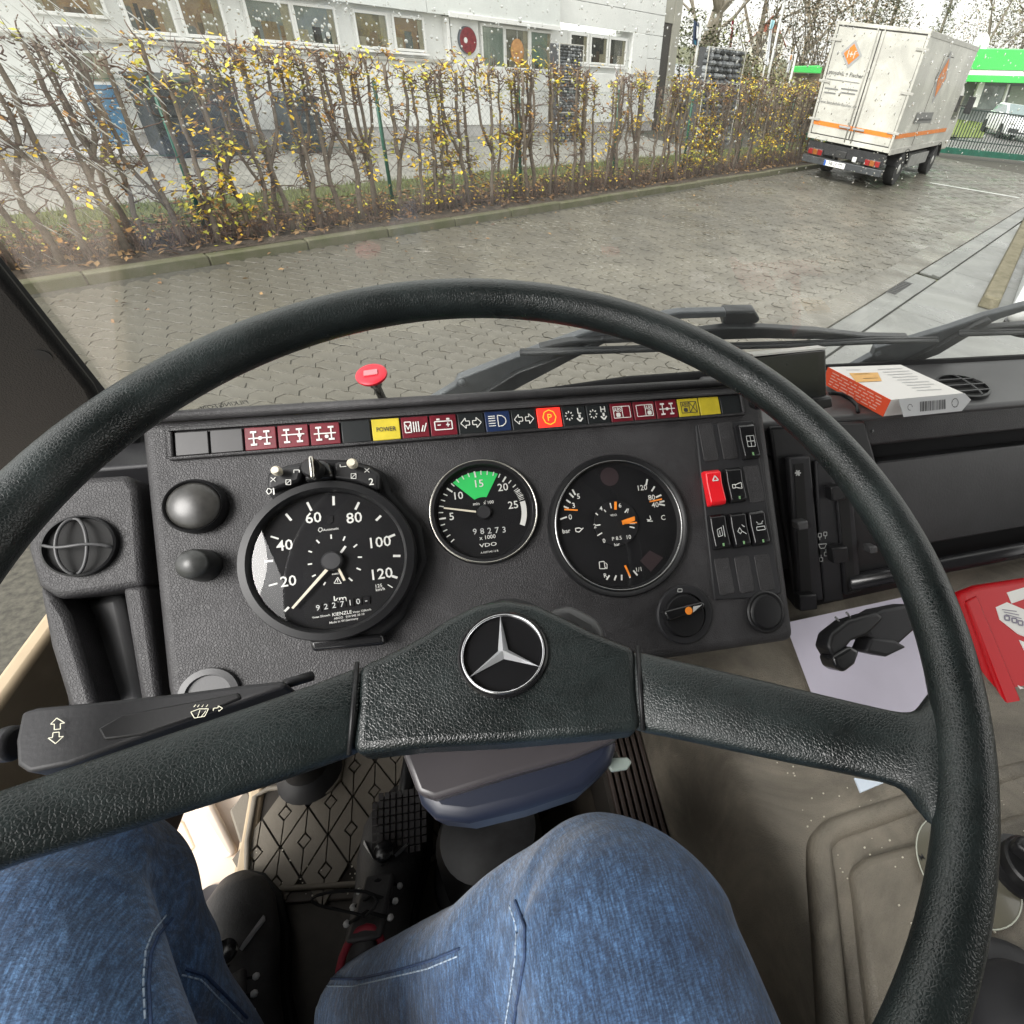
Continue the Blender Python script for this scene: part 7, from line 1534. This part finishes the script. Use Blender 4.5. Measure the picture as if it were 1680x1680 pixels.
# shoes
M_sh = mat('shoe_black', (.032, .031, .032), .6, var=.3, vscale=30, bump=.5, bscale=260, bdist=.001); M_sole = mat('shoe_sole', (.012, .012, .012), .7); M_red = mat('shoe_red', (.20, .006, .018), .7); M_grys = mat('shoe_grey', (.48, .48, .48), .6)
def shoe(heel, toe, up_, label, ank):
    f = unit(toe - heel); L_ = np.linalg.norm(toe - heel); u = unit(up_ - f * (up_ @ f)); s = np.cross(f, u); mb = MB(); secs = []
    for x, w_, h0, h1 in ((-.02, .026, .0, .085), (.06, .034, .0, .105), (.2, .037, .0, .112), (.36, .037, .0, .098), (.5, .040, .0, .080), (.65, .046, .0, .066), (.8, .046, .002, .056), (.92, .036, .004, .044), (1.0, .016, .010, .030)):
        c = heel + f * x * L_; q = []
        for a in np.linspace(0, 2 * math.pi, 18, endpoint=False):
            ca, sa = math.cos(a), math.sin(a); ww = w_ * (abs(ca) ** .8) * (1 if ca > 0 else -1); zz = (h0 + h1) / 2 + (h1 - h0) / 2 * (abs(sa) ** .75) * (1 if sa > 0 else -1)
            if sa > 0: ww *= 1 - .42 * sa
            q.append(c + s * ww + u * (zz + .018))
        secs.append(q)
    mb.loft(secs); sh = mb.build('shoe', M_sh, driver, smooth=True)
    mb = MB(); secs = []
    for x, w_ in ((-.05, .02), (.0, .034), (.2, .040), (.42, .038), (.66, .049), (.85, .046), (.97, .032), (1.03, .014)):
        c = heel + f * x * L_; secs.append([c - s * w_, c + s * w_, c + s * w_ * 1.02 + u * .022, c - s * w_ * 1.02 + u * .022])
    mb.loft(secs); mb.build('sole', M_sole, sh, bevel=.004)
    mb = MB(); ring = [heel + f * (.14 + .13 * math.cos(a)) * L_ + s * .023 * math.sin(a) + u * (.122 + .006 * math.cos(a)) for a in np.linspace(0, 2 * math.pi, 20, endpoint=False)]; mb.tube(ring, .0045, 8, closed=True); mb.build('collar', M_red, sh, smooth=True)
    mb = MB(); mb.tube([heel + f * .14 * L_ + u * .10, (heel + f * .14 * L_ + u * .10) * .45 + ank * .55, ank], [.026, .030, .036], 16); mb.build('sock', M_blkmat, sh, smooth=True)
    mb = MB(); mb.prism([heel + f * .22 * L_ - s * .020 + u * .135, heel + f * .22 * L_ + s * .020 + u * .135, heel + f * .50 * L_ + s * .018 + u * .103, heel + f * .50 * L_ - s * .018 + u * .103], [heel + f * .22 * L_ - s * .020 + u * .12, heel + f * .22 * L_ + s * .020 + u * .12, heel + f * .50 * L_ + s * .018 + u * .09, heel + f * .50 * L_ - s * .018 + u * .09]); mb.build('tongue', M_sh, sh, bevel=.004)
    for k in range(4):
        x = .30 + k * .075; h = .136 - .030 * k * .5; mb = MB(); mb.tube([heel + f * x * L_ - s * .024 + u * (h - .016), heel + f * (x + .02) * L_ + u * (h + .002), heel + f * x * L_ + s * .024 + u * (h - .016)], .0022, 6); mb.build('lace', M_blkmat, sh, smooth=True)
        for sg in (-1, 1):
            mb = MB(); mb.ball(heel + f * x * L_ + s * sg * .025 + u * (h - .015), .0042, 8, 5); mb.build('eyelet', M_grys, sh, smooth=True)
    a0 = heel + f * .30 * L_ + u * .14
    mb = MB(); mb.tube([a0 + s * (.0 + .03 * math.sin(t_)) + s * (-.028) * (1 - math.cos(t_)) + f * .03 * math.sin(t_ * .5) + u * .012 * math.sin(t_) for t_ in np.linspace(0, 6.28, 16)], .0019, 6); mb.build('lace_loop', M_blkmat, sh, smooth=True)
    for sg in (-1, 1):
        mb = MB(); mb.prism([heel + f * .58 * L_ + s * sg * .014 + u * .098, heel + f * .60 * L_ + s * sg * .018 + u * .096, heel + f * .70 * L_ + s * sg * .036 + u * .072, heel + f * .68 * L_ + s * sg * .036 + u * .072], [heel + f * .58 * L_ + s * sg * .014 + u * .088, heel + f * .60 * L_ + s * sg * .018 + u * .086, heel + f * .70 * L_ + s * sg * .036 + u * .06, heel + f * .68 * L_ + s * sg * .036 + u * .06]); mb.build('reflective_strip', M_grys, sh)
    mb = MB(); cc = heel + f * .60 * L_ + u * .100; mb.lathe(cc, f, s, u, [(.013, -.004), (.013, .002), (.010, .004), (1e-7, .004)], 20); mb.build('badge', M_blkgloss, sh, auto=40)
    return sh
tl = FLOOR.pt(398, 1452, .0); hl = FLOOR.pt(428, 1690, .0); f_ = unit(tl - hl); shoe(tl - f_ * .275, tl, Z3, 'left', ankL)
hr = FLOOR.pt(616, 1682, .003); tr_ = FLOOR.pt(668, 1310, .003); f_ = unit(tr_ - hr); shoe(hr, hr + f_ * .275, Z3, 'right', ankR)
